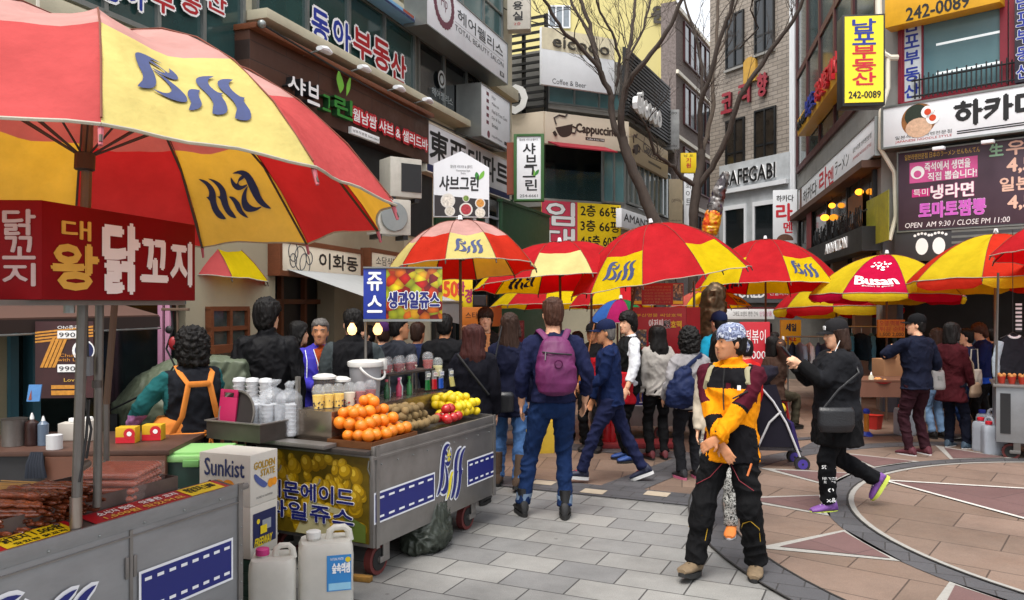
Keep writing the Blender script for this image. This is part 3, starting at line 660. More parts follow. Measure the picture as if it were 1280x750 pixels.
# window letters
m = MB()
for ch, mm, x0, yt, x1, yb in (('동', BLUE, 391, 8, 412, 57), ('아', BLUE, 418, 20, 439, 68), ('부', RED, 443, 32, 465, 80), ('동', RED, 468, 45, 488, 92), ('산', RED, 490, 62, 508, 108)):
    u0, z0, u1, z1 = LB.box(x0, yt, x1, yb, off=.09); text(m, ch, mm, u0, z0, u1, z1, y=-.075, bold=.035, outline=WHI, ol=.05)
for ch, mm, x0, yt, x1, yb in (('동', BLUE, 122, -28, 152, 6), ('아', BLUE, 158, -26, 183, 15), ('부', RED, 191, -22, 219, 22), ('동', RED, 226, -20, 252, 22), ('산', RED, 258, -18, 284, 20)):
    u0, z0, u1, z1 = LB.box(x0, yt, x1, yb, off=.09); text(m, ch, mm, u0, z0, u1, z1, y=-.075, bold=.03, outline=WHI, ol=.03)
u0, z0, u1, z1 = LB.box(541, 108, 567, 133, off=.09); text(m, '헤어펠리스', mat('pale letter', '#b9c4c6', .5), u0, z0, u1, z1, y=-.075)
u0, z0, u1, z1 = LB.box(547, 88, 559, 110, off=.09); rr = .16
for k in (1, .72, .45): shape(m, circ((u0 + u1) / 2, (z0 + z1) / 2, rr * k), (mat('pale letter'), DGL, mat('pale letter'))[(1, .72, .45).index(k)], y=-.075 - .002 * (2 - k))
m.build('window_lettering', None, b, 0)
for k, (x, y) in enumerate(((403, 62), (453, 85), (497, 110), (533, 125))):
    u, z = LB.uv(x, y, .5); t = thing('sign_lamp', 'spot lamp over the brown plank sign, ' + ('under the first blue letters', 'under the blue and red letters', 'under the last red letter', 'under the round emblem window')[k], 'lamp', LB.at(u, z, .5), LB.ang, 'spot lamps over the plank sign')
    MB().tube([(-.05, .5, -.12), (-.03, .2, -.04), (0, .02, 0)], .012, 6).build('arm', ALU, t); MB().loft([((-.1, -.02, -.01), (0, .05, 0), (0, 0, .03)), ((0, -.03, .0), (0, .07, 0), (0, 0, .045)), ((.1, -.04, -.02), (0, .05, 0), (0, 0, .03))], 10).build('lamp_head', WHT, t)
# plank sign band
t, w, h = board(LB, 'plank_sign', 'brown plank shop sign with raised white, green and red lettering', 'sign', (312, 36, 536, 205), .22, WOOD, off=.02)
MB().box((-.02, -.1, h), (w + .02, .22, h + .07), WOODF, .01).build('cap_board', None, t)
def sub(t_fac, px, off):  # box of a pixel rectangle in facade coordinates
    return t_fac.box(*px, off=off)
o0 = LB.box(312, 36, 536, 205, off=.24)
def inb(px, base, fac, off):
    u0, z0, u1, z1 = fac.box(*px, off=off); return u0 - base[0], z0 - base[1], u1 - base[0], z1 - base[1]
m = MB()
for body, mm, sd, px in (('샤', WHI, INK, (352, 92, 374, 122)), ('브', WHI, INK, (377, 102, 392, 134)), ('그', GRN, mat('deep green', '#12401a', .5), (396, 118, 406, 141)), ('린', GRN, mat('deep green'), (411, 118, 434, 152))):
    q = inb(px, o0, LB, .24); text(m, body, mm, *q, y=-.002, bold=.03, raised=.09, side=sd)
q = inb((418, 104, 438, 122), o0, LB, .24)
for k, (dx, rot) in enumerate(((0, .5), (.16, -.35))):
    lf = spl([(q[0] + dx, q[1] - .05), (q[0] + dx, q[1] - .05), (q[0] + dx - .09 + .1 * k, q[1] + .12), (q[0] + dx + (.12 if k else -.03), q[1] + .27), (q[0] + dx + (.12 if k else -.03), q[1] + .27), (q[0] + dx + .1, q[1] + .08)]); shape(m, lf, mat('spring green', '#6fb03a', .5), -.09)
q = inb((437, 133, 531, 190), o0, LB, .24); text(m, '월남쌈 샤브 & 샐러드바', WHI, q[0], q[1] + .02, q[2], q[3] - .02, y=-.05, bold=.02, outline=REDB, ol=.045)
m.build('lettering', None, t, 0)
q = inb((435, 158, 470, 180), o0, LB, .24); m = MB(); m.box((q[0], -.06, q[1]), (q[2], -.003, q[3]), WHI, .005); text(m, '남포직영점 254-6661', INK, q[0] + .03, q[1] + .03, q[2] - .03, q[3] - .03, y=-.062); m.build('phone_plate', None, t)
# upper signs
t, w, h = board(LB, 'moving_company_sign', 'blue and pale blue sign board with a small phone number above the teal windows', 'sign', (450, -30, 532, 38), .25, mat('pale blue board', '#6fa0c4', .5), off=.1)
m = MB(); rect(m, 0, 0, w, h * .42, DKB, -.002); text(m, '이사주소   T. 247-1515', mat('dim blue letter', '#7f8db8', .5), .5 * w, .1 * h, .97 * w, .24 * h, y=-.004); rect(m, w * .62, h * .5, w * .8, h * .98, mat('brick red', '#9c4a35', .5), -.002); m.build('lettering', None, t, 0)
t, w, h = board(LB, 'beauty_salon_sign', 'large white hair salon sign board with grey ring emblem and english line', 'sign', (533, -34, 634, 105), .4, WHT, off=.15, rim=.02, frame=ALU)
GRYL = mat('grey letter', '#3b3d42', .5); MARN = mat('maroon letter', '#6a3545', .5)
m = MB(); cx, cz = .18 * w, .68 * h
for i in range(26):
    a = 2 * math.pi * i / 26; shape(m, circ(cx + .36 * math.cos(a), cz + .36 * math.sin(a), .07, 8), MARN, -.002 - .0003 * (i % 2))
shape(m, circ(cx, cz, .27, 28), WHT, -.004); text(m, 'Hp', MARN, cx - .13, cz - .13, cx + .13, cz + .13, y=-.006)
text(m, '헤어펠리스', GRYL, .33 * w, .56 * h, .93 * w, .84 * h, y=-.003, bold=.012); rect(m, .3 * w, .5 * h, .95 * w, .506 * h, GRYL); text(m, 'TOTAL BEAUTY SALON', GRYL, .3 * w, .33 * h, .94 * w, .45 * h); rect(m, .885 * w, .08 * h, .95 * w, .2 * h, GRYL); text(m, '3F', WHI, .897 * w, .1 * h, .94 * w, .18 * h, y=-.005)
m.build('lettering', None, t, 0)
t, w, h = board(LB, 'salon_price_board', 'small white projecting price board below the hair salon sign', 'sign', (601, 104, 637, 188), .5, WHT, off=.05, rim=.015, frame=ALU)
m = MB()
for i, s_ in enumerate(('Hair', 'Make-up', 'Nail & Foot Care', 'Dye & Spa', 'Bridal')): z = h * (.88 - .14 * i); rect(m, .18 * w, z - .03, .26 * w, z + .04, MARN); text(m, s_, GRYL, .36 * w, z - .035, (.36 + .034 * len(s_)) * w, z + .04)
shape(m, circ(.25 * w, .1 * h, .07), MARN, -.002); text(m, 'HairPalace', GRYL, .36 * w, .08 * h, .72 * w, .13 * h); rect(m, .8 * w, .06 * h, .95 * w, .13 * h, INK); m.build('lettering', None, t, 0)
t, w, h = board(LB, 'department_store_sign', 'long white sign with black department store lettering and a blue lower strip', 'sign', (533, 152, 637, 250), .2, WHT, off=.02, rim=.02, frame=WHT2)
m = MB(); text(m, '東亞데파트', INK, .03 * w, .3 * h, .97 * w, .9 * h, bold=.03, y=-.003); rect(m, 0, 0, w, .15 * h, DKB); text(m, '129A호', WHI, .4 * w, .03 * h, .52 * w, .12 * h, y=-.005); m.build('lettering', None, t, 0)
# menu house-shaped board
u0, z0, u1, z1 = LB.box(542, 193, 589, 282, off=.9); t = thing('menu_board', 'white gable-topped menu board with a printed food picture, beside the outdoor units', 'sign', LB.at(u0, z0, .9), R(8)); w, h = .86, 1.02
pts = [(0, 0, 0), (w, 0, 0), (w, 0, h * .76), (w * .5, 0, h), (0, 0, h * .8)]; MB().prism(pts, (0, .14, 0)).build('panel', WHT, t, 0)
m = MB(); shape(m, [(0.01, .01), (w - .01, .01), (w - .01, .27 * h), (.01, .33 * h)], mat('dark food ground', '#2b2527', .5), -.002)
for x, z, r, c in ((.22, .25, .14, '#d9d2c6'), (.25, .09, .1, '#c9c2b4'), (.5, .12, .13, '#a8303a'), (.72, .22, .1, '#c98a3a'), (.72, .07, .1, '#d8cfc0'), (.5, .29, .07, '#6f8a3a')): shape(m, circ(x * w / .86, z, r * .8), mat('dish rim', '#d8d4cc'), -.003 - x * .0005); shape(m, circ(x * w / .86, z, r * .62), mat('dish ' + c, c, .5, var=.5, vs=30), -.005 - x * .0005)
text(m, '샤브그린', INK, .1 * w, .4 * h, .8 * w, .62 * h, bold=.025, shear=.05); text(m, '월남쌈 샤브샤브 & 샐러드', GRYL, .3 * w, .74 * h, .7 * w, .79 * h); text(m, 'Vietnamese Style\nShabu', GRYL, .4 * w, .65 * h, .66 * w, .72 * h)
shape(m, spl([(.78 * w, .56 * h), (.78 * w, .56 * h), (.74 * w, .63 * h), (.77 * w, .69 * h), (.82 * w, .63 * h)]), GRN); shape(m, spl([(.8 * w, .56 * h), (.8 * w, .56 * h), (.84 * w, .66 * h), (.91 * w, .71 * h), (.9 * w, .62 * h)]), mat('spring green')); m.build('lettering', None, t, 0)
# outdoor units
def acunit(name, label, px, Y, w, h, d, rz, fans):
    t = thing(name, label, 'air conditioner', P(*px, Y), rz, 'outdoor units in the dark recess'); W_ = mat('unit casing', '#b5b2a8', .5, var=.1, dirt=.4)
    MB().box((0, 0, 0), (w, d, h), W_, .015).build('casing', None, t)
    g = MB()
    for i in range(9): g.box((w + .001, .04 + i * (d - .08) / 9, .05), (w + .012, .04 + (i + .5) * (d - .08) / 9, h - .05), BLK)
    g.build('coil_grille', None, t)
    if fans:
        g = MB()
        for k in range(fans): g.lathe([(.18, 0), (.2, .02), (.19, .03)], 20); 
        o = g.build('fan_grille', ALU, t); o.rotation_euler = (R(90), 0, 0); o.location = (w * .5, -.001, h * .5)
    else:
        g = MB(); g.box((w * .34, -.012, .08), (w * .97, -.001, h - .08), BLK); g.build('front_grille', None, t)
    f = MB(); f.box((.03, .03, -.06), (.1, d - .03, 0)); f.box((w - .1, .03, -.06), (w - .03, d - .03, 0)); f.build('bracket', BLK, t)
acunit('outdoor_unit', 'upper beige outdoor cooling unit with dark side grilles', (488, 245), 11.2, .5, .56, .36, R(35), 0); acunit('outdoor_unit', 'lower white outdoor cooling unit, half behind the big umbrella', (470, 292), 10.6, .52, .48, .3, R(35), 1)
# vertical hanging sign with green frame
t = thing('hanging_sign', 'tall narrow white sign in a green frame with vertical lettering', 'sign', P(646, 249, 15.6), R(-4)); w, h = .47, 1.22; gf = mat('green frame', '#2c5a24', .5)
MB().box((0, 0, 0), (w, .14, h), WHT, .004).build('panel', None, t); f = MB()
for q in (((-.06, -.02, -.04), (0, .16, h + .05)), ((w, -.02, -.04), (w + .06, .16, h + .05)), ((0, -.02, h), (w, .16, h + .05)), ((0, -.02, -.04), (w, .16, 0))): f.box(*q, gf, .004)
f.build('frame', None, t); MB().box((-.2, .05, .1), (-.06, .12, h - .1), mat('rust red', '#7d3a20', .6)).build('hanger', None, t)
m = MB()
for i, (c, z0) in enumerate((('샤', .72), ('브', .53), ('그', .35), ('린', .14))): text(m, c, INK, .12 + .05 * (i % 2), z0 * h, .36 + .03 * (i % 2), (z0 + .17) * h, bold=.03)
text(m, '월남쌈 샤브 & 샐러드', INK, .05, .93 * h, .42, .97 * h); text(m, '254-6661', INK, .06, .03 * h, .41, .075 * h); shape(m, spl([(.33, .36 * h), (.33, .36 * h), (.29, .43 * h), (.33, .47 * h), (.36, .42 * h)]), mat('spring green')); shape(m, spl([(.34, .36 * h), (.34, .36 * h), (.37, .44 * h), (.43, .47 * h), (.42, .41 * h)]), GRN); m.build('lettering', None, t, 0)

a_, b_ = P(628, 250, 16), P(687, 272, 19); HF = Fac((a_.x, a_.y), (b_.x - a_.x, b_.y - a_.y)); t = thing('green_hoarding', 'plain dark green hoarding between the left building and the cafe corner', 'hoarding', (a_.x, a_.y, 0), HF.ang); L_ = (b_ - a_).length; MB().box((0, 0, 0), (L_, .08, 3.8), mat('green board'), .004).build('panel', None, t); MB().box((-.02, -.02, 3.8), (L_ + .02, .1, 3.86), mat('green board')).build('cap_rail', None, t)
# --- low restaurant front
b = building('restaurant_building', 'low beige restaurant front with wooden window and dark doorway', LR)
ur0 = LR.uv(232, 400)[0]; ur1 = LR.uv(505, 300)[0]; ud0 = LR.uv(344, 400)[0]; ud1 = LR.uv(418, 400)[0]
m = MB(); m.box((ur0, 0, 0), (ud0, .25, 2.95)); m.box((ud0, 0, 2.12), (ud1, .25, 2.95)); m.box((ud1, 0, 0), (ur1, .25, 2.95)); m.box((ur0, .25, 2.9), (ur1, 1.2, 2.95)); m.build('wall', BEIGE, b)
MB().box((ur0, -.06, 2.95), (ur1, .3, 3.03), CONC, .01).build('coping', None, b)
m = MB(); m.box((ud0, .26, 0), (ud1, 1.6, 2.1), BLK); m.build('black_interior_block', None, b)  # solid black block, the darkness of the interior is put into its colour
m = MB(); m.box((ud0 + .5, .2, 0), (ud0 + .56, .26, 2.1)); m.box((ud0 + 1.1, .2, 0), (ud0 + 1.16, .26, 2.1)); m.box((ud0, .2, 1.75), (ud1, .25, 1.81)); m.build('door_frame', WOODF, b)
window(LR, b, (258, 386, 304, 433), mat('cafe glass', '#3b4440', .08, var=.6, vs=6), WOODF, 2, 2, bar=.045)
m = MB(); u0, z0, u1, z1 = LR.box(255, 432, 308, 437); m.box((u0, -.12, z0), (u1, 0, z1), WOODF); m.box((u0, -.1, .0), (u1, 0, z0 - .3), WOODF, .01); m.build('window_sill', None, b)
t, w, h = board(LR, 'restaurant_sign', 'wood framed cream sign with black brush lettering and a line drawing', 'sign', (352, 303, 451, 346), .14, mat('plain cream board', '#e6dcc6', .5, var=.03), WOODF, rim=.06)  # sign face in one even cream base colour
m = MB(); text(m, '이화동', INK, .42 * w, .2 * h, .95 * w, .82 * h, bold=.03)
for x, z, r in ((.12, .72, .07), (.2, .5, .09), (.25, .3, .08), (.12, .4, .05), (.3, .55, .05)):
    pts = circ(x * w, z * h, r * 1.6, 14); m.tube([(p[0], -.004, p[1]) for p in pts + pts[:1]], .006, 4, GRYL)
m.build('lettering', None, t, 0)
t, w, h = board(LR, 'wood_sign', 'second wood framed cream sign, mostly behind the faded umbrella', 'sign', (464, 315, 500, 338), .14, mat('plain cream board'), WOODF, rim=.06); letters(t, w, h, [('소담식당', INK, .15, .2, .9, .8)])
# awnings
t = thing('white_awning', 'pale grey cloth awning sloping out over the dark doorway', 'awning', LR.at(LR.uv(345, 370)[0], 2.06), LR.ang)
m = MB(); wa = 3.3; vs_ = []; fs_ = []
for i in range(13):
    for j in range(5): vs_.append((wa * i / 12, -.05 - .3 * j, .12 - .1 * j - .012 * math.sin(i * 1.7) * (j / 4)))
for i in range(12):
    for j in range(4): fs_.append((i * 5 + j, i * 5 + j + 1, i * 5 + j + 6, i * 5 + j + 5))
m.add(vs_, fs_); m.prism([(1.2, -1.25, -.28), (wa, -1.25, -.28), (wa, -1.25, -.62), (1.2, -1.27, -.44)], (0, .008, 0)); m.build('cloth', mat('grey canvas', '#a9abaa', .8, var=.08, trans=.15), t); MB().tube([(0, -1.25, -.28), (wa, -1.25, -.28)], .02, 8).build('front_rail', ALU, t)
ua, ub, uc = LR.uv(-90, 400)[0], LR.uv(132, 400)[0], LR.uv(231, 400)[0]
t = thing('brown_awning', 'brown cloth awning with a scalloped dark valance over the cafe front', 'awning', LR.at(ua, 1.70), LR.ang); wa = ub - ua
MB().prism([(0, -.01, .07), (wa, -.01, .07), (wa, -.5, -.05), (0, -.5, -.05)], (0, 0, .012)).build('cloth', mat('brown canvas', '#5d4136', .85, var=.1, trans=.12), t)
m = MB(); n = 40; pr = [(wa * i / n, -.51, -.13 - .012 * abs(math.sin(i * .8))) for i in range(n + 1)]; m.add([(p[0], -.51, -.05) for p in pr] + pr, [(i, i + 1, n + 2 + i, n + 1 + i) for i in range(n)]); m.build('valance', mat('dark brown canvas', '#2a1b16', .85), t)
MB().tube([(0, -.02, .1), (wa, -.02, .1)], .012, 6).build('rail', WHT, t); MB().tube([(0, -.515, -.145), (wa, -.515, -.145)], .007, 6).build('lower_rail', ALU, t)
b = building('cafe_shop', 'dark cafe front with teal blue door posts behind the poster', LR, 'shop front')
m = MB(); m.box((ua, .06, 0), (uc - .01, .2, 2.95), mat('dark cafe glass', '#141b1a', .12, var=.6, vs=3)); m.build('wall', None, b)
for px in (14, 42): u = LR.uv(px, 430)[0]; MB().box((u - .035, -.03, 0), (u + .035, .059, 2.3), mat('teal paint', '#2d5560', .5)).build('door_post', None, b)
MB().box((ua, -.02, 1.75), (uc - .01, .058, 1.85), mat('teal paint')).build('door_head', None, b); u = LR.uv(4, 430)[0]; MB().box((u - .12, .0, .1), (u + .04, .05, 1.7), mat('cream curtain', '#8b8469', .8)).build('curtain', None, b)
MB().box((ua, -.03, 2.0), (uc - .01, .058, 2.9), mat('navy fascia', '#15192a', .5)).build('fascia', None, b)
t = thing('drink_poster', 'tall dark poster of churros with white price tags under the brown awning', 'poster', P(44, 498, 5.2), R(6)); w, h = .36, .5
MB().box((0, 0, 0), (w, .01, h), mat('poster print', '#3b1d1f', .5, var=.4, vs=5)).build('panel', None, t)
m = MB(); ch = mat('churro gold', '#c98a33', .5, var=.3, vs=40)
for k in range(4): m.add([(0.0, -.002, .36 + k * .02), (w, -.002, .4 + k * .02), (w, -.002, .412 + k * .02), (0, -.002, .372 + k * .02)], [(0, 1, 2, 3)], ch)
for k in range(4): m.add([(.03 + .025 * k, -.004, .2), (.05 + .025 * k, -.004, .2), (.13 + .025 * k, -.004, .4), (.11 + .025 * k, -.004, .4)], [(0, 1, 2, 3)], ch)
shape(m, circ(.3, .31, .07), WHI, -.005); shape(m, circ(.305, .31, .058), DKB, -.006)
for z in (.39, .17): rect(m, .14, z, .32, z + .05, WHI, -.007); text(m, '990원', INK, .15, z + .006, .31, z + .044, y=-.009)
text(m, 'Oh!츄러스', WHI, .14, .45, .32, .475, y=-.007); text(m, 'Churros\nwith Love', mat('churro gold'), .14, .24, .32, .29, y=-.007); text(m, 'Lovely', GOLD, .18, .1, .3, .13, y=-.007); rect(m, .1, .02, .3, .05, ch, -.004); rect(m, .1, .06, .3, .085, ch, -.004); m.build('print', None, t, 0)

for k, (pa, pb, Ya, Yb, lab) in enumerate((((440, -12), (612, 92), 12.2, 16.6, 'thick black cable running along under the upper sign boards'), ((300, 30), (640, 196), 9.2, 17.6, 'thin black cable drooping below the plank sign'), ((585, -10), (690, 34), 17, 20, 'thin black cable between the left building and the white signboard'))):
    a_, b_ = P(*pa, Ya), P(*pb, Yb); a_.x += .25; b_.x += .25; t = thing('overhead_cable', lab, 'cable', a_, 0); MB().tube([(b_ - a_) * f - V((0, 0, .5 * math.sin(math.pi * f) * (.35 if k else .12))) for f in [i / 14 for i in range(15)]], (.03, .014, .014)[k], 6).build('cable', BLK, t); MB().ball((0, 0, 0), .05).build('clamp', ALU, t)
# --- corner cafe building
b = building('cafe_building', 'corner cafe building with cream sign band, louvres and balcony', MF); Mi = b.matrix_basis.inverted()
def poly2(fac_pts, z0, z1, mb, m, inset=0):
    mb.prism([Mi @ V((p[0], p[1], z0)) for p in fac_pts], (0, 0, z1 - z0), m)
foot = [(-6, 23.5), (-2.1, 21.5), C0, C1, C2, (7, 30), (-6, 32)]
BAND = mat('cream sign band', '#cfc2ae', .5, var=.04)
m = MB(); poly2(foot, 4.2, 4.4, m, CONC); poly2(foot, 6.66, 6.76, m, CONC); poly2([(x * .985, y + .35) for x, y in foot], 0, 4.2, m, CREAM); poly2([(x * .985, y + .45) for x, y in foot], 6.76, 8.25, m, CONC); poly2([(-6, 25), (-2, 23), (.9, 21.4), (2.9, 22.4), (4.8, 26), (7, 30), (-6, 32)], 4.4, 6.6, m, DGL); m.build('wall', None, b)
def facwin(fac, u0, z0, u1, z1, glass, frame, nu, nv=1, off=0, name='window'):
    o = window_uv(fac, None, u0, z0, u1, z1, glass, frame, nu, nv, off, name); o.parent = b; o.matrix_local = Mi @ (Matrix.Translation((fac.o.x, fac.o.y, 0)) @ Matrix.Rotation(fac.ang, 4, 'Z')); return o
facwin(MR, .2, 4.45, 4.5, 5.8, TEAL, ALU, 9); facwin(MF, .1, 6.8, 2.35, 7.25, TEAL2, ALU, 3); facwin(MF, 1.72, 4.4, 2.4, 5.75, TEAL2, ALU, 2)
MB().prism([Mi @ MF.at(.02, 5.82, .02), Mi @ MF.at(1.7, 5.82, .02), Mi @ MF.at(1.7, 5.55, .75), Mi @ MF.at(.02, 5.55, .75)], (0, 0, .03)).build('red_awning', mat('awning red cloth', '#8e1226', .8, trans=.15), b)
m = MB(); p0, p1 = Mi @ MF.at(.02, 4.4, 0), Mi @ MF.at(1.7, 4.4, 0); m.add([p0, p1, p1 + V((0, 0, .75)), p0 + V((0, 0, .75))], [(0, 1, 2, 3)], glassy('balcony glass', '#3a5656', .4)); m.build('balcony_glass', None, b)
t, w, h = board(ML, 'cafe_band_sign', 'blank cream end of the cafe sign band behind the hanging sign', 'sign', (620, 146, 679.5, 180), .12, BAND, off=.05)
t, w, h = board(MF, 'cafe_band_sign', 'cream sign band with a steaming cup drawing facing the street', 'sign', (681, 139, 786, 190), .12, BAND, off=.05)
BRN = mat('brown letter', '#3a2a24', .5)
def cupsign(t, w, h, x0, sc):
    m = MB(); shape(m, spl([(x0 + .0 * sc, .42 * sc), (x0, .42 * sc), (x0 + .5 * sc, .56 * sc), (x0 + .5 * sc, .56 * sc), (x0 + .46 * sc, .3 * sc), (x0 + .25 * sc, .2 * sc), (x0 + .1 * sc, .25 * sc)]), BRN); m.tube([(x0 + .5 * sc, -.004, .5 * sc), (x0 + .62 * sc, -.004, .46 * sc), (x0 + .56 * sc, -.004, .33 * sc), (x0 + .47 * sc, -.004, .34 * sc)], .025 * sc, 5, BRN); m.tube([(x0 + .02 * sc, -.004, .5 * sc), (x0 - .04 * sc, -.004, .66 * sc), (x0 + .1 * sc, -.004, .74 * sc), (x0 + .28 * sc, -.004, .72 * sc), (x0 + .34 * sc, -.004, .8 * sc)], .025 * sc, 5, BRN); m.tube([(x0 - .05 * sc, -.004, .32 * sc), (x0 + .02 * sc, -.004, .22 * sc)], .05 * sc, 5, BRN); return m
m = cupsign(t, w, h, .12 * w, 1.0); text(m, 'Cappuccino', BRN, .36 * w, .38 * h, .86 * w, .74 * h, bold=.05); rect(m, .47 * w, .24 * h, .7 * w, .34 * h, BRN); text(m, 'Coffee & Deli 카페', WHI, .49 * w, .26 * h, .69 * w, .32 * h, y=-.005); shape(m, circ(.9 * w, .14 * h, .05), BRN); m.build('lettering', None, t, 0)
t, w, h = board(MR, 'cafe_band_sign', 'tan sign band on the receding side of the cafe, cup drawing and lettering', 'sign', (787, 158, 835, 224), .12, mat('tan band', '#a89678', .55, var=.05), off=.05)
m = cupsign(t, w, h, .08 * w, .95); text(m, 'Cappuccino', BRN, .32 * w, .4 * h, .8 * w, .78 * h, bold=.04); rect(m, .45 * w, .2 * h, .8 * w, .28 * h, BRN); m.build('lettering', None, t, 0)
t, w, h = board(MF, 'cafe_sign', 'big plain white signboard with grey raised letters above the cafe band', 'sign', (677, 33, 768, 118), .1, WHT, off=.3)
m = MB(); rect(m, 0, .62 * h, w, h, mat('cream board strip', '#d9d0b4', .5)); text(m, 'eicooo', mat('grey raised letter', '#55524d', .4, .4), .14 * w, .68 * h, .92 * w, .88 * h, y=-.004, raised=.04); text(m, 'Coffee & Beer', GRYL, .14 * w, .04 * h, .6 * w, .13 * h); m.build('lettering', None, t, 0)
for fac, px, nb, lab in ((MR, (764, 52, 829, 215), 17, 'black louvre screen on the receding side of the cafe building'), (ML, (622, 30, 679, 142), 13, 'open black bar screen beside the white signboard')):
    u0, z0, u1, z1 = fac.box(*px, off=.2) if fac is ML else (-.1, 6.7, 4.25, 8.4); t = thing('louvre_screen', lab, 'screen', fac.at(u0, z0, .12), fac.ang); w, h = u1 - u0, z1 - z0
    m = MB()
    for i in range(nb + 1): z = h * i / nb; m.box((0, -.02, z), (w, .05, z + .055))
    m.build('slats', BLK, t); m = MB(); nn = 5 if fac is MR else 3
    for i in range(nn): x = w * i / (nn - 1) * .97; MB().box((x, .051, 0), (x + .08, .13, h + .1)).build('post', BLK, t)
    m = MB()
    if fac is MR: text(m, 'eicooo', WHI, .25, .15, 2.6, .75, y=-.06, bold=.07, raised=.15)
    else: text(m, 'O', WHI, .25, .1, .85, .75, y=-.06, bold=.08, raised=.1)
    m.build('lettering', None, t, 0)
t, w, h = board(MF, 'rental_banner', 'pink and yellow rental banner listing floor areas on the cafe balcony', 'banner', (677, 250, 776, 314), .02, YEL, off=.06)
m = MB(); rect(m, 0, 0, .44 * w, h, mat('banner pink', '#cf3f58', .5)); text(m, '임', WHI, .06 * w, .5 * h, .4 * w, .97 * h, y=-.006, bold=.03, outline=INK, ol=.03); text(m, '대', WHI, .06 * w, .0, .4 * w, .42 * h, y=-.006, bold=.03, outline=INK, ol=.03)
for i, s_ in enumerate(('2층 66평', '3층 66평', '4·5층 60평')): z = h * (.72 - .32 * i); text(m, s_, INK, .48 * w, z, .97 * w, z + .24 * h, y=-.004, bold=.02)
m.build('lettering', None, t, 0)
t, w, h = board(MR, 'wine_shop_sign', 'white sign of tall black letters beside the rental banner', 'sign', (777, 260, 836, 300), .15, WHT, off=.06); letters(t, w, h, [('AMANTE @', INK, .04, .25, .8, .8, dict(bold=.03))])
t = thing('vertical_sign', 'white vertical sign with a red 3 at the top and black lettering', 'sign', P(634, 37, 17.5), R(-6)); w, h = .5, 1.1; MB().box((0, 0, 0), (w, .3, h), mat('warm grey board', '#bdb8ad', .5), .01).build('panel', None, t); letters(t, w, h, [('3', REDB, .22, .78, .7, 1.0, dict(bold=.05)), ('미', INK, .25, .58, .68, .74, dict(bold=.03)), ('용', INK, .25, .39, .68, .55, dict(bold=.03)), ('실', INK, .25, .18, .68, .35, dict(bold=.03)), ('2층', RED, .3, .08, .6, .14)])
# --- buildings behind
YB = Fac((-2, 30), (1, .02)); b = building('yellow_building', 'tall pale yellow building behind the cafe', YB)
MB().box((0, 0, 0), (8.2, 8, 19), mat('yellow render', '#cfc486', .85, var=.05, vs=.6, bump=.1)).build('wall', None, b); u0, z0, u1, z1 = YB.box(686, 8, 712, 35); window_uv(YB, b, u0, z0, u1, z1, mat('grey curtain glass', '#7f8890', .2, var=.3, vs=4), WHT, 3)
m = MB(); u0, z0, u1, z1 = YB.box(814, 8, 835, 29); text(m, '원', mat('grey raised letter'), u0, z0, u1, z1, y=-.01, bold=.05, raised=.05); m.build('lettering', None, b, 0); m = MB(); m.tube([(7.7, -.05, 5), (7.7, -.05, 18)], .05, 8); m.build('drain_pipe', mat('yellow render'), b)
b = building('stone_building', 'narrow grey pebble-dash building with white string courses in the alley', GB); m = MB(); m.box((0, 0, 0), (5.2, .5, 11.6), mat('pebble dash', '#756b68', .9, var=.5, vs=14, bump=.5, bs=25)); m.build('wall', None, b)
for k in range(4): window_uv(GB, b, .9, 3.6 + 2.1 * k, 4.6, 4.9 + 2.1 * k, DGL, mat('maroon frame', '#4d2023', .5), 5); 
for k in range(4): MB().box((0, -.08, 5.05 + 2.1 * k), (5.2, -.001, 5.17 + 2.1 * k)).build('string_course', WHT2, b)
b = thing('grey_building', 'dark blue grey alley wall with a big white letter', 'building', P(880, 600, 32), 0); b.location.z = 0; MB().box((0, 0, 0), (2.4, 3, 9.6), mat('blue grey cladding', '#4d565e', .7)).build('wall', None, b); m = MB(); text(m, 'U', WHI, .05, 7.6, .9, 9.1, y=-.02, bold=.05); m.build('lettering', None, b, 0)
b = thing('far_building', 'far white panelled building seen through the alley', 'building', P(850, 600, 46), 0); b.location.z = 0; MB().box((0, 0, 0), (5, 4, 16.5), tiles('white panels', ('#c9cbcd', '#d6d8da'), '#a0a2a4', 3, 1.1, .04, vert=True)).build('wall', None, b); MB().box((0, -.1, 16.5), (5, 4, 16.8), mat('yellow render')).build('parapet', None, b)
# --- brick building
b = building('brick_building', 'grey brick building with dark windows above the white marble cafe front', BB); BRK = tiles('grey bricks', ('#8d8378', '#9c9287'), '#6f675f', .34, .12, .014, vert=True, bump=.5, dirt=.15)
u1e = BB.uv(1001, 200)[0]; MB().box((-.6, 0, 0), (u1e, 5, 17), BRK).build('wall', None, b)
for px in ((909, 22, 930, 80), (945, 2, 968, 60), (909, 153, 931, 208), (945, 140, 970, 198), (909, -120, 930, -60), (945, -140, 968, -80)):
    window(BB, b, px, DGL if px[1] < 100 else mat('amber dark glass', '#2e2822', .08, var=.5, vs=3), BLK, 2, 1); u0, z0, u1, z1 = BB.box(*px)
    m = MB(); m.box((u0 - .05, -.1, z0 - .1), (u1 + .05, -.001, z0 - .03)); m.build('sill', CONC, b); m = MB(); m.box((u0, -.045, z0 + (z1 - z0) * .3), (u1, -.035, z0 + (z1 - z0) * .34)); m.build('glazing_bar', BLK, b)
m = MB()
for c, px in (('코', (903, 119, 916, 139)), ('리', (925, 106, 938, 127)), ('향', (948, 94, 960, 118))): u0, z0, u1, z1 = BB.box(*px, off=.05); text(m, c, mat('red raised letter', '#8e2230', .5), u0, z0, u1, z1, y=-.01, bold=.04, raised=.1, side=mat('dull red side', '#4d1b20', .6))
m.build('lettering', None, b, 0)
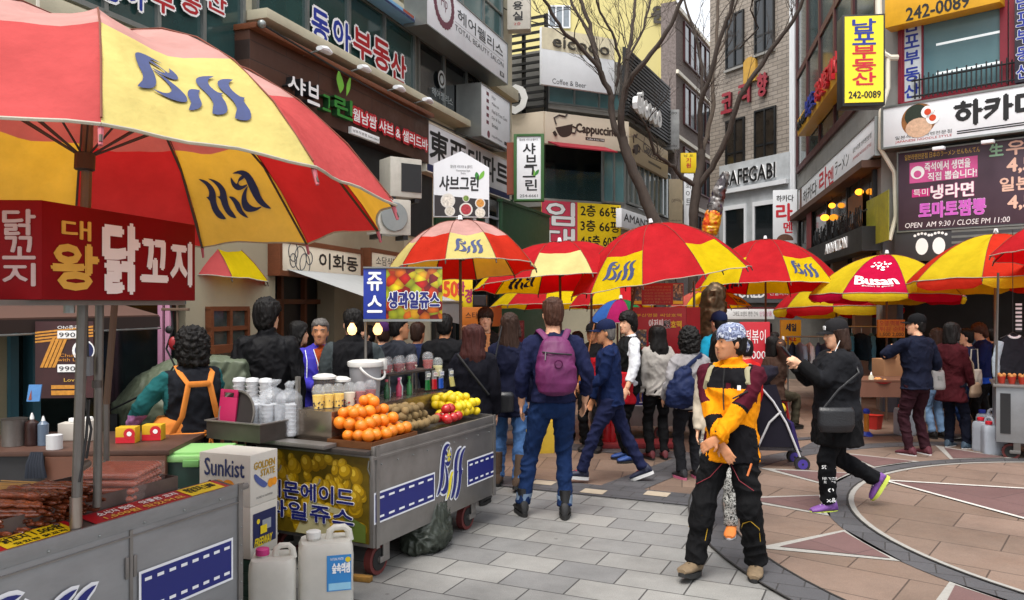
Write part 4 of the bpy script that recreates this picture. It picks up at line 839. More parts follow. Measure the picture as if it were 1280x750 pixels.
u0, z0, u1, z1 = BB.box(929, 73, 944, 100, off=.1); t = thing('arched_plaque', 'small yellow arch-topped plaque on the grey bricks', 'plaque', BB.at(u0, z0, .1), BB.ang); w, h = u1 - u0, z1 - z0; MB().prism([(0, 0, 0), (w, 0, 0), (w, 0, h * .75)] + [(w / 2 + w / 2 * math.cos(R(a)), 0, h * .75 + h * .22 * math.sin(R(a))) for a in range(15, 180, 15)] + [(0, 0, h * .75)], (0, .1, 0)).build('plaque_face', mat('mustard plaque', '#b98f38', .6, var=.2), t)
t, w, h = board(BB, 'cafe_entrance', 'white marble cafe front with two white framed doorways and raised black capitals', 'shop front', (899, 208, 986, 332), .25, mat('grey marble', '#a9adb0', .4, var=.25, vs=3), off=.02)
m = MB(); text(m, 'CAFEGABI', INK, .07 * w, .79 * h, .84 * w, .93 * h, y=-.005, bold=.02, raised=.06, side=mat('letter side', '#e8e8e8')); m.build('lettering', None, t, 0); MB().box((0, -.12, .72 * h), (w, -.003, .76 * h), WHT).build('ledge', None, t)
for x in (.08, .52): m = MB(); m.box((x * w, -.05, 0), (x * w + .07, -.003, .6 * h)); m.box((x * w + .34 * w - .07, -.05, 0), (x * w + .34 * w, -.003, .6 * h)); m.box((x * w + .07, -.05, .56 * h), (x * w + .34 * w - .07, -.003, .6 * h)); o = m.build('door_frame', WHT, t); MB().box((x * w + .07, -.012, 0), (x * w + .34 * w - .07, -.003, .56 * h), DGL).build('door_glass', None, o)

# --- right corner building
b = building('ramen_building', 'corner building with maroon window frames and ramen shop signs', RL); Mi = b.matrix_basis.inverted(); MRN = mat('maroon frame'); MRF = mat('crimson frame', '#7d1a2c', .45)
far = V((RL.o.x, RL.o.y)); rr_ = V((RF.d.x, RF.d.y)) * 8
m = MB(); m.prism([Mi @ V((p[0], p[1], 3.0)) for p in (far, RC, (RC[0] + rr_.x, RC[1] + rr_.y), (RC[0] + rr_.x + 8, RC[1] + rr_.y + 8), (far.x + 8, far.y))], (0, 0, 12), CONC); m.build('wall', None, b)
LL = 9.5 * 1.0214
def rw(fac, u0, z0, u1, z1, glass, frame, nu=1, nv=1, name='window', bar=.08, off=0):
    o = window_uv(fac, None, u0, z0, u1, z1, glass, frame, nu, nv, off, name, bar); o.parent = b; o.matrix_local = Mi @ (Matrix.Translation((fac.o.x, fac.o.y, 0)) @ Matrix.Rotation(fac.ang, 4, 'Z')); return o
rw(RL, .6, 5.4, LL - .1, 10.5, TEAL, MRN, 5, 2, bar=.16); rw(RL, 1.0, 3.05, LL - .3, 4.4, mat('ramen glass', '#2a302c', .06, var=.6, vs=1.2), BLK, 4)
u0, z0, u1, z1 = RF.box(1158, 5, 1256, 118); rw(RF, .33, 4.95, u1, 7.2, mat('blind glass', '#5f7f86', .08, var=.1, vs=1), MRF, 1, bar=.1); rw(RF, u1 + .12, 4.9, u1 + 1.6, 7.4, DGL, MRF, 1, bar=.1)
for u, r_ in ((.15, .09), (.4, .05)): MB().tube([Mi @ RL.at(u, 0, .1), Mi @ RL.at(u, 12, .1)], r_, 8).build('drain_pipe', WHT, b)
m = MB(); m.tube([P(1098, 0, 12.7) - V((0, 0, -.0)), P(1099, 40, 12.7), P(1103, 66, 12.7), P(1112, 72, 12.7), P(1122, 72, 12.7)], .05, 8); m.tube([P(1110, 72, 12.7), P(1110, 110, 12.7), P(1101, 140, 12.7), P(1100, 185, 12.7), P(1118, 215, 12.7), P(1120, 270, 12.7), P(1112, 300, 12.7)], .035, 8); m.v = [tuple(Mi @ V(v)) for v in m.v]; m.build('white_hose', WHT2, b)
m = MB()
for i in range(26): u = .55 + i * .066; m.tube([RF.at(u, 4.96, .12), RF.at(u, 5.3 + .04 * (i % 2), .12)], .012, 5)
m.tube([RF.at(.5, 5.25, .12), RF.at(2.3, 5.25, .12)], .015, 5); m.tube([RF.at(.5, 5.0, .12), RF.at(2.3, 5.0, .12)], .015, 5); m.v = [tuple(Mi @ V(v)) for v in m.v]; m.build('railing', BLK, b)
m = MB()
for z, c in ((6.35, 0), (5.75, 0), (5.3, 0)): m.box((u0 + .15, -.036, z), (u0 + 1.1 - c, -.031, z + .035), mat('tube light reflection', '#dfe6e6', .3, emit=.3))  # faintly glowing bars on the pane, tube light reflections painted in
o = m.build('painted_tube_reflection', None, b); o.matrix_local = Mi @ (Matrix.Translation((RF.o.x, RF.o.y, 0)) @ Matrix.Rotation(RF.ang, 4, 'Z'))
# ground floor of the right building: shop fronts
m = MB(); m.prism([Mi @ V((p[0], p[1], 0)) for p in (far + V((.9, 0)), V(RC) + V((.9, .7)), V(RC) + V(rr_) + V((.6, .6)), V(RC) + V(rr_) + V((5, 5)), far + V((6, 0)))], (0, 0, 3.0), mat('dim shop interior', '#23211f', .8, var=.6, vs=2)); m.build('dim_interior_block', None, b)  # solid block, the dimness inside the shops is put into its colour
for u in (1.0, 3.2, 5.4, 7.6, 9.5): MB().box((u - .12, -.0, 0), (u + .12, .3, 3.0)).build('pillar', CONC, b)
for u in (.02, 2.6, 5.2): MB().prism([Mi @ RF.at(u, 0, 0), Mi @ RF.at(u + .22, 0, 0), Mi @ RF.at(u + .22, 0, -.3), Mi @ RF.at(u, 0, -.3)], (0, 0, 3.0)).build('pillar', mat('blue grey pillar', '#555b66', .6), b)
# signs on it
t, w, h = board(RL, 'ramen_sign', 'long white ramen sign on the receding wall with black and red brush lettering', 'sign', (998, 238, 1094, 193), .12, WHT, off=.03, rim=.02, frame=ALU)
letters(t, w, h, [('하카다', INK, .1, .2, .34, .75, dict(bold=.02)), ('라', REDB, .38, .15, .5, .9, dict(bold=.03)), ('멘', REDB, .51, .15, .58, .7, dict(bold=.03)), ('ラーメン', INK, .6, .3, .76, .75), ('일본식정통 생라멘전문점', INK, .8, .55, .97, .7), ('JAPANESE NOODLE STYLE', RED, .8, .3, .97, .42)])
m = MB(); rect(m, .03 * w, .02 * h, .07 * w, .98 * h, mat('food brown', '#5c3a28', .6, var=.5, vs=14)); m.build('food_print', None, t, 0)
t, w, h = board(RF, 'ramen_sign', 'white sign over the corner with noodle bowl picture and bold black brush letters', 'sign', (1104, 136, 1330, 155), .35, WHT, off=.05, rim=.03, frame=ALU)
s_ = h / .72; m = MB(); bx, bz, br_ = .52, h * .58, .25
shape(m, circ(bx, bz, br_, 28), mat('broth', '#8a5a2e', .5, var=.4, vs=18), -.002); shape(m, circ(bx - .03, bz + .07, .17, 20), mat('seaweed', '#1d2a1c', .6, var=.5, vs=30), -.004); shape(m, circ(bx, bz - .12, .15, 16, rx=.19), mat('pork', '#c9a68a', .5, var=.3, vs=20), -.005)
for x, z in ((.13, .1), (.2, .0)): shape(m, circ(bx + x, bz + z, .095, 16), WHI, -.007); shape(m, circ(bx + x, bz + z, .05, 12), mat('yolk', '#c8431f', .4), -.009)
text(m, '하카다', INK, 1.02, .28 * h, 2.15, .86 * h, bold=.05); text(m, '일본식정통 라멘전문점', INK, .18, .15 * h, .98, .24 * h); text(m, 'JAPANESE NOODLE STYLE', RED, .18, .045 * h, .98, .12 * h); rect(m, 1.05, .14 * h, 2.1, .17 * h, INK); rect(m, 1.05, .09 * h, 2.1, .12 * h, INK); shape(m, circ(2.5, .58 * h, .32, 24), REDB, -.002); text(m, '라멘', WHI, 2.3, .5 * h, 2.7, .75 * h, y=-.006); m.build('lettering', None, t, 0)
t, w, h = board(RF, 'menu_sign', 'dark plum menu sign with pink and white lettering and opening hours', 'sign', (1123, 192, 1330, 277), .15, PLUM, off=.1, rim=.02, frame=ALU)
u_ = lambda px: (RF.uv(px, 230, .25)[0] - RF.uv(1123, 230, .25)[0]); WG = mat('pinkish white letter', '#e8e2e4', .5); CRM = mat('cream pink letter', '#e3b8a4', .5)  # menu lettering in one even pinkish white
m = MB(); rect(m, u_(1137), .6 * h, u_(1222), .86 * h, PINK); shape(m, circ(u_(1147), .73 * h, .1), WHI, -.004); shape(m, circ(u_(1147), .71 * h, .055), PINK, -.006); text(m, '즉석에서 생면을', WHI, u_(1156), .73 * h, u_(1213), .84 * h, y=-.005, bold=.02); text(m, '직접 뽑습니다!', WHI, u_(1160), .61 * h, u_(1221), .71 * h, y=-.005, bold=.02)
text(m, '일본라멘전문점 日本のラーメン せんもんてん', GOLD, u_(1131), .9 * h, u_(1225), .97 * h); rect(m, u_(1140), .42 * h, u_(1162), .52 * h, mat('hot pink', '#c02a78', .5), -.002); text(m, '특미', WG, u_(1142), .43 * h, u_(1160), .52 * h, y=-.004); text(m, '냉라면', WG, u_(1164), .38 * h, u_(1217), .55 * h, bold=.03, outline=PINK, ol=.012); text(m, '토마토짬뽕', mat('pink violet letter', '#c95fc0', .5), u_(1149), .15 * h, u_(1232), .34 * h, bold=.05, outline=WG, ol=.012)
text(m, 'OPEN  AM 9:30 / CLOSE PM 11:00', WG, u_(1131), .035 * h, u_(1262), .1 * h, shear=.12); text(m, '生', mat('mint letter', '#8fb89a', .5), u_(1237), .83 * h, u_(1254), .97 * h, bold=.04); text(m, '우동', CRM, u_(1258), .82 * h, u_(1310), .98 * h, bold=.03); text(m, '4,5', CRM, u_(1259), .6 * h, u_(1290), .78 * h, bold=.04); text(m, '일본식', CRM, u_(1250), .4 * h, u_(1310), .56 * h, bold=.03); text(m, '4,5', CRM, u_(1260), .17 * h, u_(1290), .34 * h, bold=.04); m.build('lettering', None, t, 0)
for k, px in enumerate((1165, 1226)): u, z = RF.uv(px, 188 - 8 * k, .55); t2 = thing('sign_lamp', ('left', 'right')[k] + ' flat white flood lamp between the noodle bowl sign and the plum menu sign', 'lamp', RF.at(u, z, .55), RF.ang); MB().box((0, 0, 0), (.16, .1, .05), WHT, .01).build('lamp_head', None, t2); MB().tube([(.08, .08, .03), (.08, .4, .08)], .012, 6).build('arm', ALU, t2)
t, w, h = board(RF, 'estate_agent_sign', 'deep yellow sign with black phone digits above the blind window', 'sign', (1106, -25, 1250, 2), .3, mat('amber board', '#d9a21a', .45), off=.05); letters(t, w, h, [('242-0089', INK, .2, .04, .75, .3, dict(bold=.03))])
t, w, h = board(RF, 'vertical_sign', 'narrow pale vertical window sign with blue lettering beside the teal window', 'sign', (1128, 20, 1152, 124), .04, mat('pale window film', '#bfc6ca', .4), off=.03, rim=.02, frame=MRF); letters(t, w, h, [(c, BLUE, .12, .8 - .19 * i, .88, .95 - .19 * i, dict(bold=.03)) for i, c in enumerate('남포부동산')])
t, w, h = board(RF, 'vertical_sign', 'dark vertical sign with white edged blue lettering above the plum menu sign', 'sign', (1268, -10, 1292, 100), .1, mat('dark violet board', '#2b2833', .5), off=.1); letters(t, w, h, [(c, BLUE, .12, .8 - .19 * i, .88, .95 - .19 * i, dict(bold=.03, outline=WHI, ol=.012)) for i, c in enumerate('남포부동산')])
t = thing('estate_agent_sign', 'bright yellow upright lightbox with blue and red vertical lettering and a phone number', 'sign', P(1055.5, 129, 11.9), R(-6)); w, h = .55, 1.28
MB().box((-.03, -.01, -.05), (w + .03, .28, h + .03), BLK, .012).build('casing', None, t); MB().box((0, -.02, 0), (w, 0, h), mat('yellow lightbox', '#ecd92a', .4, var=.03)).build('panel', None, t)
letters(t, w, h, [(c, BLUE if i < 2 else REDB, .2, .825 - .155 * i, .8, .965 - .155 * i, dict(bold=.035)) for i, c in enumerate('남포부동산')] + [('242-0089', INK, .1, .05, .93, .13, dict(bold=.03))], y=-.024)
# slanting yellow letter band on the receding wall
t, w, h = board(RL, 'estate_agent_sign', 'amber ledge sign on the receding wall with raised blue and red letters', 'sign', (997, 150, 1053, 92), .3, mat('amber board'), off=.05)
m = MB(); text(m, '242-0089', INK, .03 * w, .25 * h, .28 * w, .75 * h, y=-.004, bold=.05, raised=.04); text(m, '남포', BLUE, .31 * w, .2 * h, .5 * w, 1.1 * h, y=-.004, bold=.05, raised=.08); text(m, '공인중개사', REDB, .54 * w, .2 * h, .98 * w, 1.15 * h, y=-.004, bold=.04, raised=.08); m.build('lettering', None, t, 0)
t = thing('ramen_banner', 'narrow white vertical ramen banner with red brush letters beside the cafe front', 'banner', P(966, 305, 21.6), R(-20)); w, h = .62, 1.45; MB().box((0, 0, 0), (w, .15, h), WHT, .006).build('panel', None, t)
m = MB(); text(m, '하카다', INK, .15 * w, .78 * h, .85 * w, .9 * h, bold=.02); text(m, '라', REDB, .15 * w, .42 * h, .8 * w, .74 * h, bold=.03); text(m, '멘', REDB, .45 * w, .2 * h, .8 * w, .4 * h, bold=.03); shape(m, circ(.5 * w, .06 * h, .12 * h, 16, 0, 180, rx=.35 * w), mat('food brown'), -.003); m.build('lettering', None, t, 0)
# soffit, lamps and lower dark band
m = MB(); m.box((.6, -.3, 3.98), (LL, -.001, 4.1)); m.build('soffit', mat('rusty soffit', '#54392c', .7, dirt=.4), b); m = MB(); m.box((.5, -.3, 2.62), (LL + .02, .002, 3.02)); m.build('dark_fascia', BLK, b)
m = MB(); text(m, 'ANNATION', WHI, LL - 3.2, 2.75, LL - 1.1, 2.95, y=-.305, bold=.03, raised=.02); m.build('fascia_lettering', None, b, 0)
for k, (x, y) in enumerate(((1031, 272), (1040, 257), (1074, 240))):
    t2 = thing('pendant_lamp', ('low', 'orange shaded', 'bright')[k] + ' warm lamp glowing inside the ramen shop window, ' + ('left of the others', 'middle one', 'beside the posters')[k], 'lamp', RL.at(*RL.uv(x, y, .12), .12), 0); MB().ball((0, 0, 0), .07 if k else .09, n=12, k=8, sc=(1, 1, .8)).build('lamp_shade', mat('warm glow', '#e08a20', .5, emit=2.5), t2); MB().tube([(0, 0, .05), (0, .02, .45)], .006, 5).build('cord', BLK, t2)
for x0, yt, x1, yb, mm in ((1083, 252, 1111, 300, mat('yellow poster', '#9c9a2a', .5, var=.3, vs=9)), (1060, 248, 1078, 288, mat('red poster', '#7d4a1e', .5, var=.5, vs=9)), (1008, 262, 1014, 330, mat('red poster b', '#8e2a2e', .5, var=.5, vs=9))):
    u0, z0, u1, z1 = RL.box(x0, yt, x1, yb, off=.09); MB().box((u0, -.09, z0), (u1, -.085, z1), mm).build('window_poster', None, b)
m = MB(); random.seed(3)
for i in range(46): u = 4.6 + i * .105; m.tube([(u, -.2, 3.02), (u + .05 * math.sin(i), -.24, 3.16), (u + random.uniform(-.1, .1), -.22, 3.3 + .12 * abs(math.sin(i * .9)))], .012, 5)
m.tube([(4.5, -.2, 3.3), (LL - .1, -.2, 3.3)], .015, 5); m.build('balcony_rail', BLK, b)
# fascia under the plum sign with a footprint mark
t, w, h = board(RF, 'shoe_shop_sign', 'dark grey fascia with a white footprint mark, half behind the umbrellas', 'sign', (1118, 288, 1330, 320), .2, mat('charcoal board', '#36373b', .5), off=.05)
m = MB(); x = u_(1170) - .02
for q in (-.12, .12): shape(m, circ(x + q, h * .45, .13, 16, rx=.09), WHI, -.003); [shape(m, circ(x + q - .1 + k * .05, h * .45 + .17 + .03 * math.sin(k * .8), .022, 8), WHI, -.003) for k in range(5)]
m.build('lettering', None, t, 0)
m = MB()
for i in range(5): rect(m, u_(1195), h * (.15 + .17 * i), w, h * (.22 + .17 * i), ALU)
m.build('shutter_slats', None, t, 0)
# shop with grey fascia at the end of the street
WF = Fac((4.7, 18.6), (1, -.03)); b = building('clothes_shop', 'grey fronted clothes shop with white letters on its fascia, under the parasols', WF)
m = MB(); m.box((0, .1, 0), (3.0, 1.2, 2.6), mat('grey shop wall', '#6c6b66', .7, var=.2)); m.build('wall', None, b); m = MB(); m.box((.05, -.05, 1.78), (2.6, .1, 2.5)); m.build('fascia', mat('mid grey board', '#55575a', .5), b)
m = MB(); text(m, 'WORLD', WHI, .3, 1.9, 1.15, 2.12, y=-.055, bold=.05); rect(m, 1.2, 1.87, 1.75, 2.2, REDB, -.056); text(m, '신발나라', WHI, 1.26, 1.95, 1.7, 2.05, y=-.06); m.build('lettering', None, b, 0)
m = MB(); m.box((.25, .06, .1), (.5, .12, 1.3)); m.box((.75, .06, .1), (1.35, .12, 1.3)); m.build('door_glass', DGL, b)
t, w, h = board(WF, 'shop_banner', 'white banner with a dark red top edge and small black lettering below the grey fascia', 'banner', (903, 384, 968, 399), .03, WHI, off=.2); m = MB(); rect(m, 0, .86 * h, w, h, mat('dark red edge', '#6d1a22')); text(m, '그래도 브랜드 편한 간식', INK, .2 * w, .25 * h, .68 * w, .65 * h); text(m, '단일상품', PINK, .72 * w, .25 * h, .95 * w, .65 * h); m.build('lettering', None, t, 0)

# ------------------------------------------------------------------ bare street trees
BARK = mat('bark', '#3d342e', .9, var=.35, vs=20, bump=.8, bs=45, stretch=(1, 1, .35), dirt=.3); BARK2 = mat('pale bark', '#54493f', .9, var=.35, vs=20, bump=.8, bs=45, stretch=(1, 1, .35))
def tree(label, Y, trunk, limbs, barks, seed):
    rnd = random.Random(seed); base = P(trunk[0][0], 380, Y); base.z = 0; t = thing('bare_tree', label, 'tree', base)
    pts = [V((0, 0, 0)), V((0, 0, 1.2))] + [P(x, y, Y) - base for x, y, _ in trunk[1:]]; ws = [trunk[0][2] * 1.25, trunk[0][2]] + [w for *_, w in trunk[1:]]
    def wob(pts, ws, amt):
        out = [pts[0]]; wo = [ws[0]]
        for i in range(len(pts) - 1):
            for k in (1, 2, 3):
                q = pts[i].lerp(pts[i + 1], k / 3); out.append(q + V((rnd.uniform(-1, 1), rnd.uniform(-1, 1), rnd.uniform(-1, 1))) * amt * (k < 3)); wo.append((ws[i] + (ws[i + 1] - ws[i]) * k / 3) * rnd.uniform(.93, 1.08))
        return out, wo
    p, w = wob(pts, ws, .012); MB().tube(p, [x / 2300 * Y for x in w], 12).build('trunk', barks[0], t); tw = MB()
    def twig(a, d, L, r, dep):
        q = [a]; n = 4
        for k in range(n): d = (d + V((rnd.uniform(-.35, .35), rnd.uniform(-.35, .35), rnd.uniform(-.15, .35)))).normalized(); q.append(q[-1] + d * L / n)
        tw.tube(q, [r, r * .85, r * .7, r * .5, r * .3], 5)
        if dep:
            for k in range(rnd.randint(2, 3)): i = rnd.randint(1, n - 1); twig(q[i], (d + V((rnd.uniform(-.9, .9), rnd.uniform(-.9, .9), rnd.uniform(-.3, .6)))).normalized(), L * .6, r * .55, dep - 1)
    for li, (pl, w0, w1, dy) in enumerate(limbs):
        n = len(pl); pp = [P(x, y, Y + dy * i / (n - 1)) - base for i, (x, y) in enumerate(pl)]; ww = [(w0 + (w1 - w0) * i / (n - 1)) * .8 for i in range(n)]
        p, w = wob(pp, ww, .018); MB().tube(p, [max(1.4, x) / 2000 * Y for x in w], 9).build('limb', barks[li % len(barks)], t)
        for k in range(rnd.randint(5, 7)):
            i = rnd.randint(2, len(p) - 2); d = (p[i + 1] - p[i]).normalized(); twig(p[i], (d + V((rnd.uniform(-1, 1), rnd.uniform(-1, 1), rnd.uniform(-.2, .5))) * .8).normalized(), rnd.uniform(.5, 1.2), rnd.uniform(.006, .011), 3)
    tag(tw.build('twigs', barks[-1], t), kind=None)
tree('bare dark street tree with leaning trunk in front of the cafe', 13, [(826, 300, 19), (822, 285, 17), (812, 262, 16), (797, 225, 15), (784, 195, 15), (778, 172, 14)],
 [([(778, 176), (776, 150), (781, 110), (790, 95), (808, 75), (827, 50), (843, 22), (860, -20)], 11, 5, -.8), ([(781, 112), (784, 75), (790, 40), (793, 10), (800, -25)], 7, 4, .6), ([(778, 178), (766, 150), (764, 120), (752, 95), (742, 55), (738, 30), (728, 5), (718, -25)], 11, 5, .5), ([(764, 118), (745, 80), (722, 55), (706, 42), (695, 25), (680, 0), (672, -25)], 7, 4, -.7), ([(752, 95), (742, 60), (730, 30), (715, 5), (704, -25)], 6, 4, .9), ([(770, 108), (775, 72), (765, 40), (750, 15), (742, -25)], 5, 3, -.4), ([(784, 75), (805, 35), (813, 0), (818, -25)], 4, 3, .8)], (BARK, BARK), 5)
tree('bare street tree beside the brick building, forking low with paler limbs', 15, [(866, 300, 15), (867, 275, 14), (868, 255, 14), (872, 225, 14), (877, 200, 12), (877, 188, 12)],
 [([(877, 192), (876, 160), (876, 130), (882, 110), (893, 75), (905, 35), (915, 5), (922, -25)], 9, 5, -.8), ([(878, 190), (884, 170), (892, 130), (891, 90), (896, 55), (897, 10), (898, -25)], 8, 4, .7), ([(872, 234), (890, 210), (903, 185), (915, 150), (925, 120), (945, 90), (965, 60), (985, 35), (1000, 10), (1012, -25)], 10, 5, -1.2), ([(870, 232), (852, 222), (842, 208), (830, 200), (818, 192), (812, 168), (803, 150), (788, 132)], 8, 2, -1), ([(876, 130), (878, 85), (868, 40), (858, 10), (850, -25)], 6, 3, .5), ([(893, 75), (908, 48), (914, 20), (930, -20)], 4, 2.5, .4), ([(925, 60), (948, 35), (938, 12), (946, -10)], 2.5, 2, -1)], (BARK, BARK2, BARK, BARK), 11)
# ------------------------------------------------------------------ parasols
def fabric(name, col, tcol, **k): return mat(name, col, .8, trans=.5, tcol=tcol, var=.16, vs=4, bump=.8, bs=16, spec=.0, **k)
UF = {'top_faded': fabric('faded pink canvas', '#d9aaa2', '#a83a30', dirt=.35), 'red_faded': fabric('sun bleached red canvas', '#cf5f5e', '#b00408', dirt=.12), 'yel_faded': fabric('sun bleached yellow canvas', '#e3d88a', '#d99a06', dirt=.12),
      'red': fabric('red canvas', '#c42c33', '#d00408', dirt=.25), 'yel': fabric('yellow canvas', '#e2ca1c', '#e8ac06', dirt=.25), 'pale': fabric('pale yellow canvas', '#e9dd96', '#d9a010'), 'orng': fabric('warm red canvas', '#d23a28', '#c81006', dirt=.2),
      'rose': fabric('rose canvas', '#cc1c48', '#b80420', dirt=.08), 'lemon': fabric('lemon canvas', '#dcc52a', '#e2a808', dirt=.12), 'pinkish': fabric('salmon canvas', '#cf6a5c', '#c02010', dirt=.2), 'green': fabric('green canvas', '#2f7d4a', '#1a7a30'), 'blue': fabric('blue canvas', '#3f6fc0', '#2050c0'), 'violet': fabric('pink violet canvas', '#b02a68', '#a01050'), 'white': fabric('white canvas', '#c9c4b8', '#b0a890')}
INKB = mat('print blue', '#2a3560', .7, var=.25, vs=30); RIBM = mat('rib steel', '#4a3f38', .5, .4); POLEW = mat('pole wood', '#5a4636', .6, var=.25, stretch=(1, 1, .2)); POLES = mat('pole steel', '#6d6a66', .4, .6, var=.2, dirt=.3); TIP = mat('rib tip', '#a8505a', .5)
SEAM = mat('seam thread', '#6d3a2a', .9)
def umbrella(label, c, Rr, Ha, n=10, seam=.6, cols=('red', 'yel'), top=None, phase=0, tilt=(0, .07), logos=(), pole=POLEW, pbase=None, p=2.4, valance=0, group='striped parasols over the food stalls', pr=.017, mark=None, tips=RIBM, ground=0, dirtseed=0, mats=UF, lt=(.955, .2)):
    """c = centre of the rim plane; canopy of n flat-edged panels, ring below the seam in two colours"""
    t = thing('parasol', label, 'parasol', (c[0], c[1], 0), 0, group); c = V(c)
    nz = V((tilt[0], tilt[1], 1)).normalized(); u = V((0, 1, 0)).cross(nz).normalized(); w = nz.cross(u); o0 = V((c.x, c.y, 0))
    rnd = random.Random(int(c.x * 100)); sag = [rnd.uniform(.6, 1.4) for _ in range(n)]; wr = [rnd.uniform(0, 6) for _ in range(n)]
    def sp(i, a, tt, off=0, drop=0):
        d = 2 * math.pi / n; th = phase + (i + a) * d; k = math.cos(d / 2) / math.cos((a - .5) * d); k = 1 - (1 - k) * 1.0
        s_ = math.sin(math.pi * a); ii = i % n
        r = Rr * tt * k * (1 - .035 * s_ * tt ** 6)
        h = Ha * (1 - tt ** p) - sag[ii] * .034 * Rr * s_ * math.sin(math.pi * min(1, tt)) + .012 * Rr * s_ * tt ** 5 + +.006 * Rr * math.sin(9 * a + wr[ii] + 5 * tt) * s_
        return c - o0 + (u * math.cos(th) + w * math.sin(th)) * (r + off * .8 * tt) + nz * (h + off - drop)
    m = MB(); A = 8; B = [0.02, .12, .24, .36, .48, seam * .93, seam, seam * 1.04, .74, .84, .93, 1.0] if seam else [.02, .14, .28, .42, .56, .7, .82, .92, 1]
    for i in range(n):
        vs_ = [sp(i, a / A, tt) for tt in B for a in range(A + 1)]
        for k in range(len(B) - 1):
            mm = UF[cols[i % len(cols)]] if not (seam and B[k + 1] <= seam + .001) else UF[top]
            m.add(vs_, [], mm) if False else None
            fs_ = [(k * (A + 1) + a, (k + 1) * (A + 1) + a, (k + 1) * (A + 1) + a + 1, k * (A + 1) + a + 1) for a in range(A)]
            m.add([vs_[j] for f in fs_ for j in f], [(4 * q, 4 * q + 1, 4 * q + 2, 4 * q + 3) for q in range(len(fs_))], mm)
        if valance:
            vv = []; fs_ = []
            for a in range(A + 1):
                q = min(a, A - a) / A; dr = valance * (.55 + .45 * min(1, q * 5) ** .5); b_ = sp(i, a / A, 1); vv += [b_, b_ - nz * dr * .55 + (b_ - (c - o0)) * .01, b_ - nz * dr + (b_ - (c - o0)) * .005 * math.sin(3 * a)]
            for a in range(A): fs_ += [(3 * a, 3 * a + 1, 3 * a + 4, 3 * a + 3), (3 * a + 1, 3 * a + 2, 3 * a + 5, 3 * a + 4)]
            m.add(vv, fs_, UF[cols[(i + 1) % len(cols)]])
    # weld, keep one sheet
    o = m.build('canopy', None, t, 0); bm = bmesh.new(); bm.from_mesh(o.data); bmesh.ops.remove_doubles(bm, verts=bm.verts, dist=.0008); bm.to_mesh(o.data); bm.free(); o.data.shade_smooth(); o.data.set_sharp_from_angle(angle=R(50))
    eb = MB(); ring_ = [sp(i, a / A, 1.002, .002) for i in range(n) for a in range(A)]; eb.tube(ring_ + ring_[:1], .0055, 5, UF['white']); eb.build('edge_binding', None, t)
    for i in range(n):
        MB().tube([sp(i, 0, tt, .0035) for tt in (.04, .2, .36, .52, .68, .84, .99)], .0032, 5).build('seam', SEAM, t)
        r_ = MB(); pts = [sp(i, 0, tt, -.008) for tt in (.03, .25, .5, .75, 1)] + [sp(i, 0, 1.02, -.015)]; r_.tube(pts, [.005, .006, .006, .006, .006, .005], 6); rb = r_.build('rib', RIBM, t)
        MB().tube([sp(i, 0, 1.0, -.008), sp(i, 0, 1.022, -.02)], [.009, .006], 6).build('rib_tip', tips, rb)
        a_ = sp(i, 0, .5, -.012); b_ = c - o0 + nz * (Ha * .25) + (a_ - (c - o0)) * .06; MB().tube([a_, b_], .0045, 5).build('strut', RIBM, rb)
    ap = c - o0 + nz * (Ha + .07); pb = V((pbase[0] - c.x, pbase[1] - c.y, pbase[2] if len(pbase) > 2 else 0)) if pbase else V((0, 0, ground))
    MB().tube([pb, ap], pr, 10).build('pole', pole, t); MB().tube([ap - nz * .05, ap], [.03, .02], 10).build('finial', WHT, t); MB().tube([c - o0 + nz * (Ha * .2), c - o0 + nz * (Ha * .3)], pr * 1.9, 10).build('runner', RIBM, t)
    if logos:
        m = MB()
        for i, lo in logos:
            for pl in LOGO:
                vs_, fs_ = mesh2d(spl(pl, 2), .09)
                for off, fl in ((.004, 1), (-.004, 0)):
                    pts = []
                    for x, z in vs_: a = lo + (1 - 2 * lo) * x; pts.append(sp(i, a, lt[0] - lt[1] * z, off))
                    m.add(pts, [f if fl else f[::-1] for f in fs_], INKB)
        m.build('printed_logo', None, t, 0)
    if mark: mark(t, sp)
    return t, sp
U1C = (-1.70, 3.17, 2.152)
umbrella('huge faded parasol with pink top over the skewer cart', U1C, 1.237, .66, 12, .668, ('yel_faded', 'red_faded'), 'top_faded', -1.046, (.0075, .0705), [(0, .17), (4, .17)], POLES, (-1.728, 3.17, .85), p=2.62, pr=.02, tips=TIP, lt=(.925, .175))
umbrella('pink-topped faded parasol behind the juice cart sign', P(578, 338, 9.0), .85, .56, 10, .68, ('orng', 'yel_faded'), 'top_faded', R(-134) , (-.05, .1), [(1, .16)], POLEW, (P(577, 380, 9.0).x, 9.0), p=2.3)
umbrella('red parasol with a plain pale yellow panel beside the largest red topped one', P(703, 356, 10.6), 1.2, .56, 10, .68, ('red', 'pale', 'red', 'yel', 'red', 'yel', 'red', 'yel', 'red', 'yel'), 'red', R(-148), (-.06, .08), [(7, .16), (3, .16)], POLEW, None)
umbrella('tilted parasol with all red top and marked yellow panels in front of the tree', P(826, 352, 9.9), 1.12, .72, 10, .7, ('red', 'yel'), 'red', R(-183), (-.17, .0), [(1, .14), (5, .14)], POLEW, (P(757, 380, 10).x, 10.2), p=2.2)
umbrella('red parasol with one marked yellow panel below the white marble cafe front', P(958, 361, 13), 1.2, .8, 10, .7, ('red', 'yel'), 'red', R(-127), (0, .07), [(1, .16), (6, .16)], POLEW, None, p=2.2)
umbrella('low yellow and red parasol with a hanging valance behind the marked red one', P(1046, 386, 14.5), 1.1, .56, 8, 0, ('lemon', 'red'), 'red', R(-160), (0, .05), (), POLEW, None, valance=.16)
BUSR = mat('rose print white', '#e6dfe0', .7)
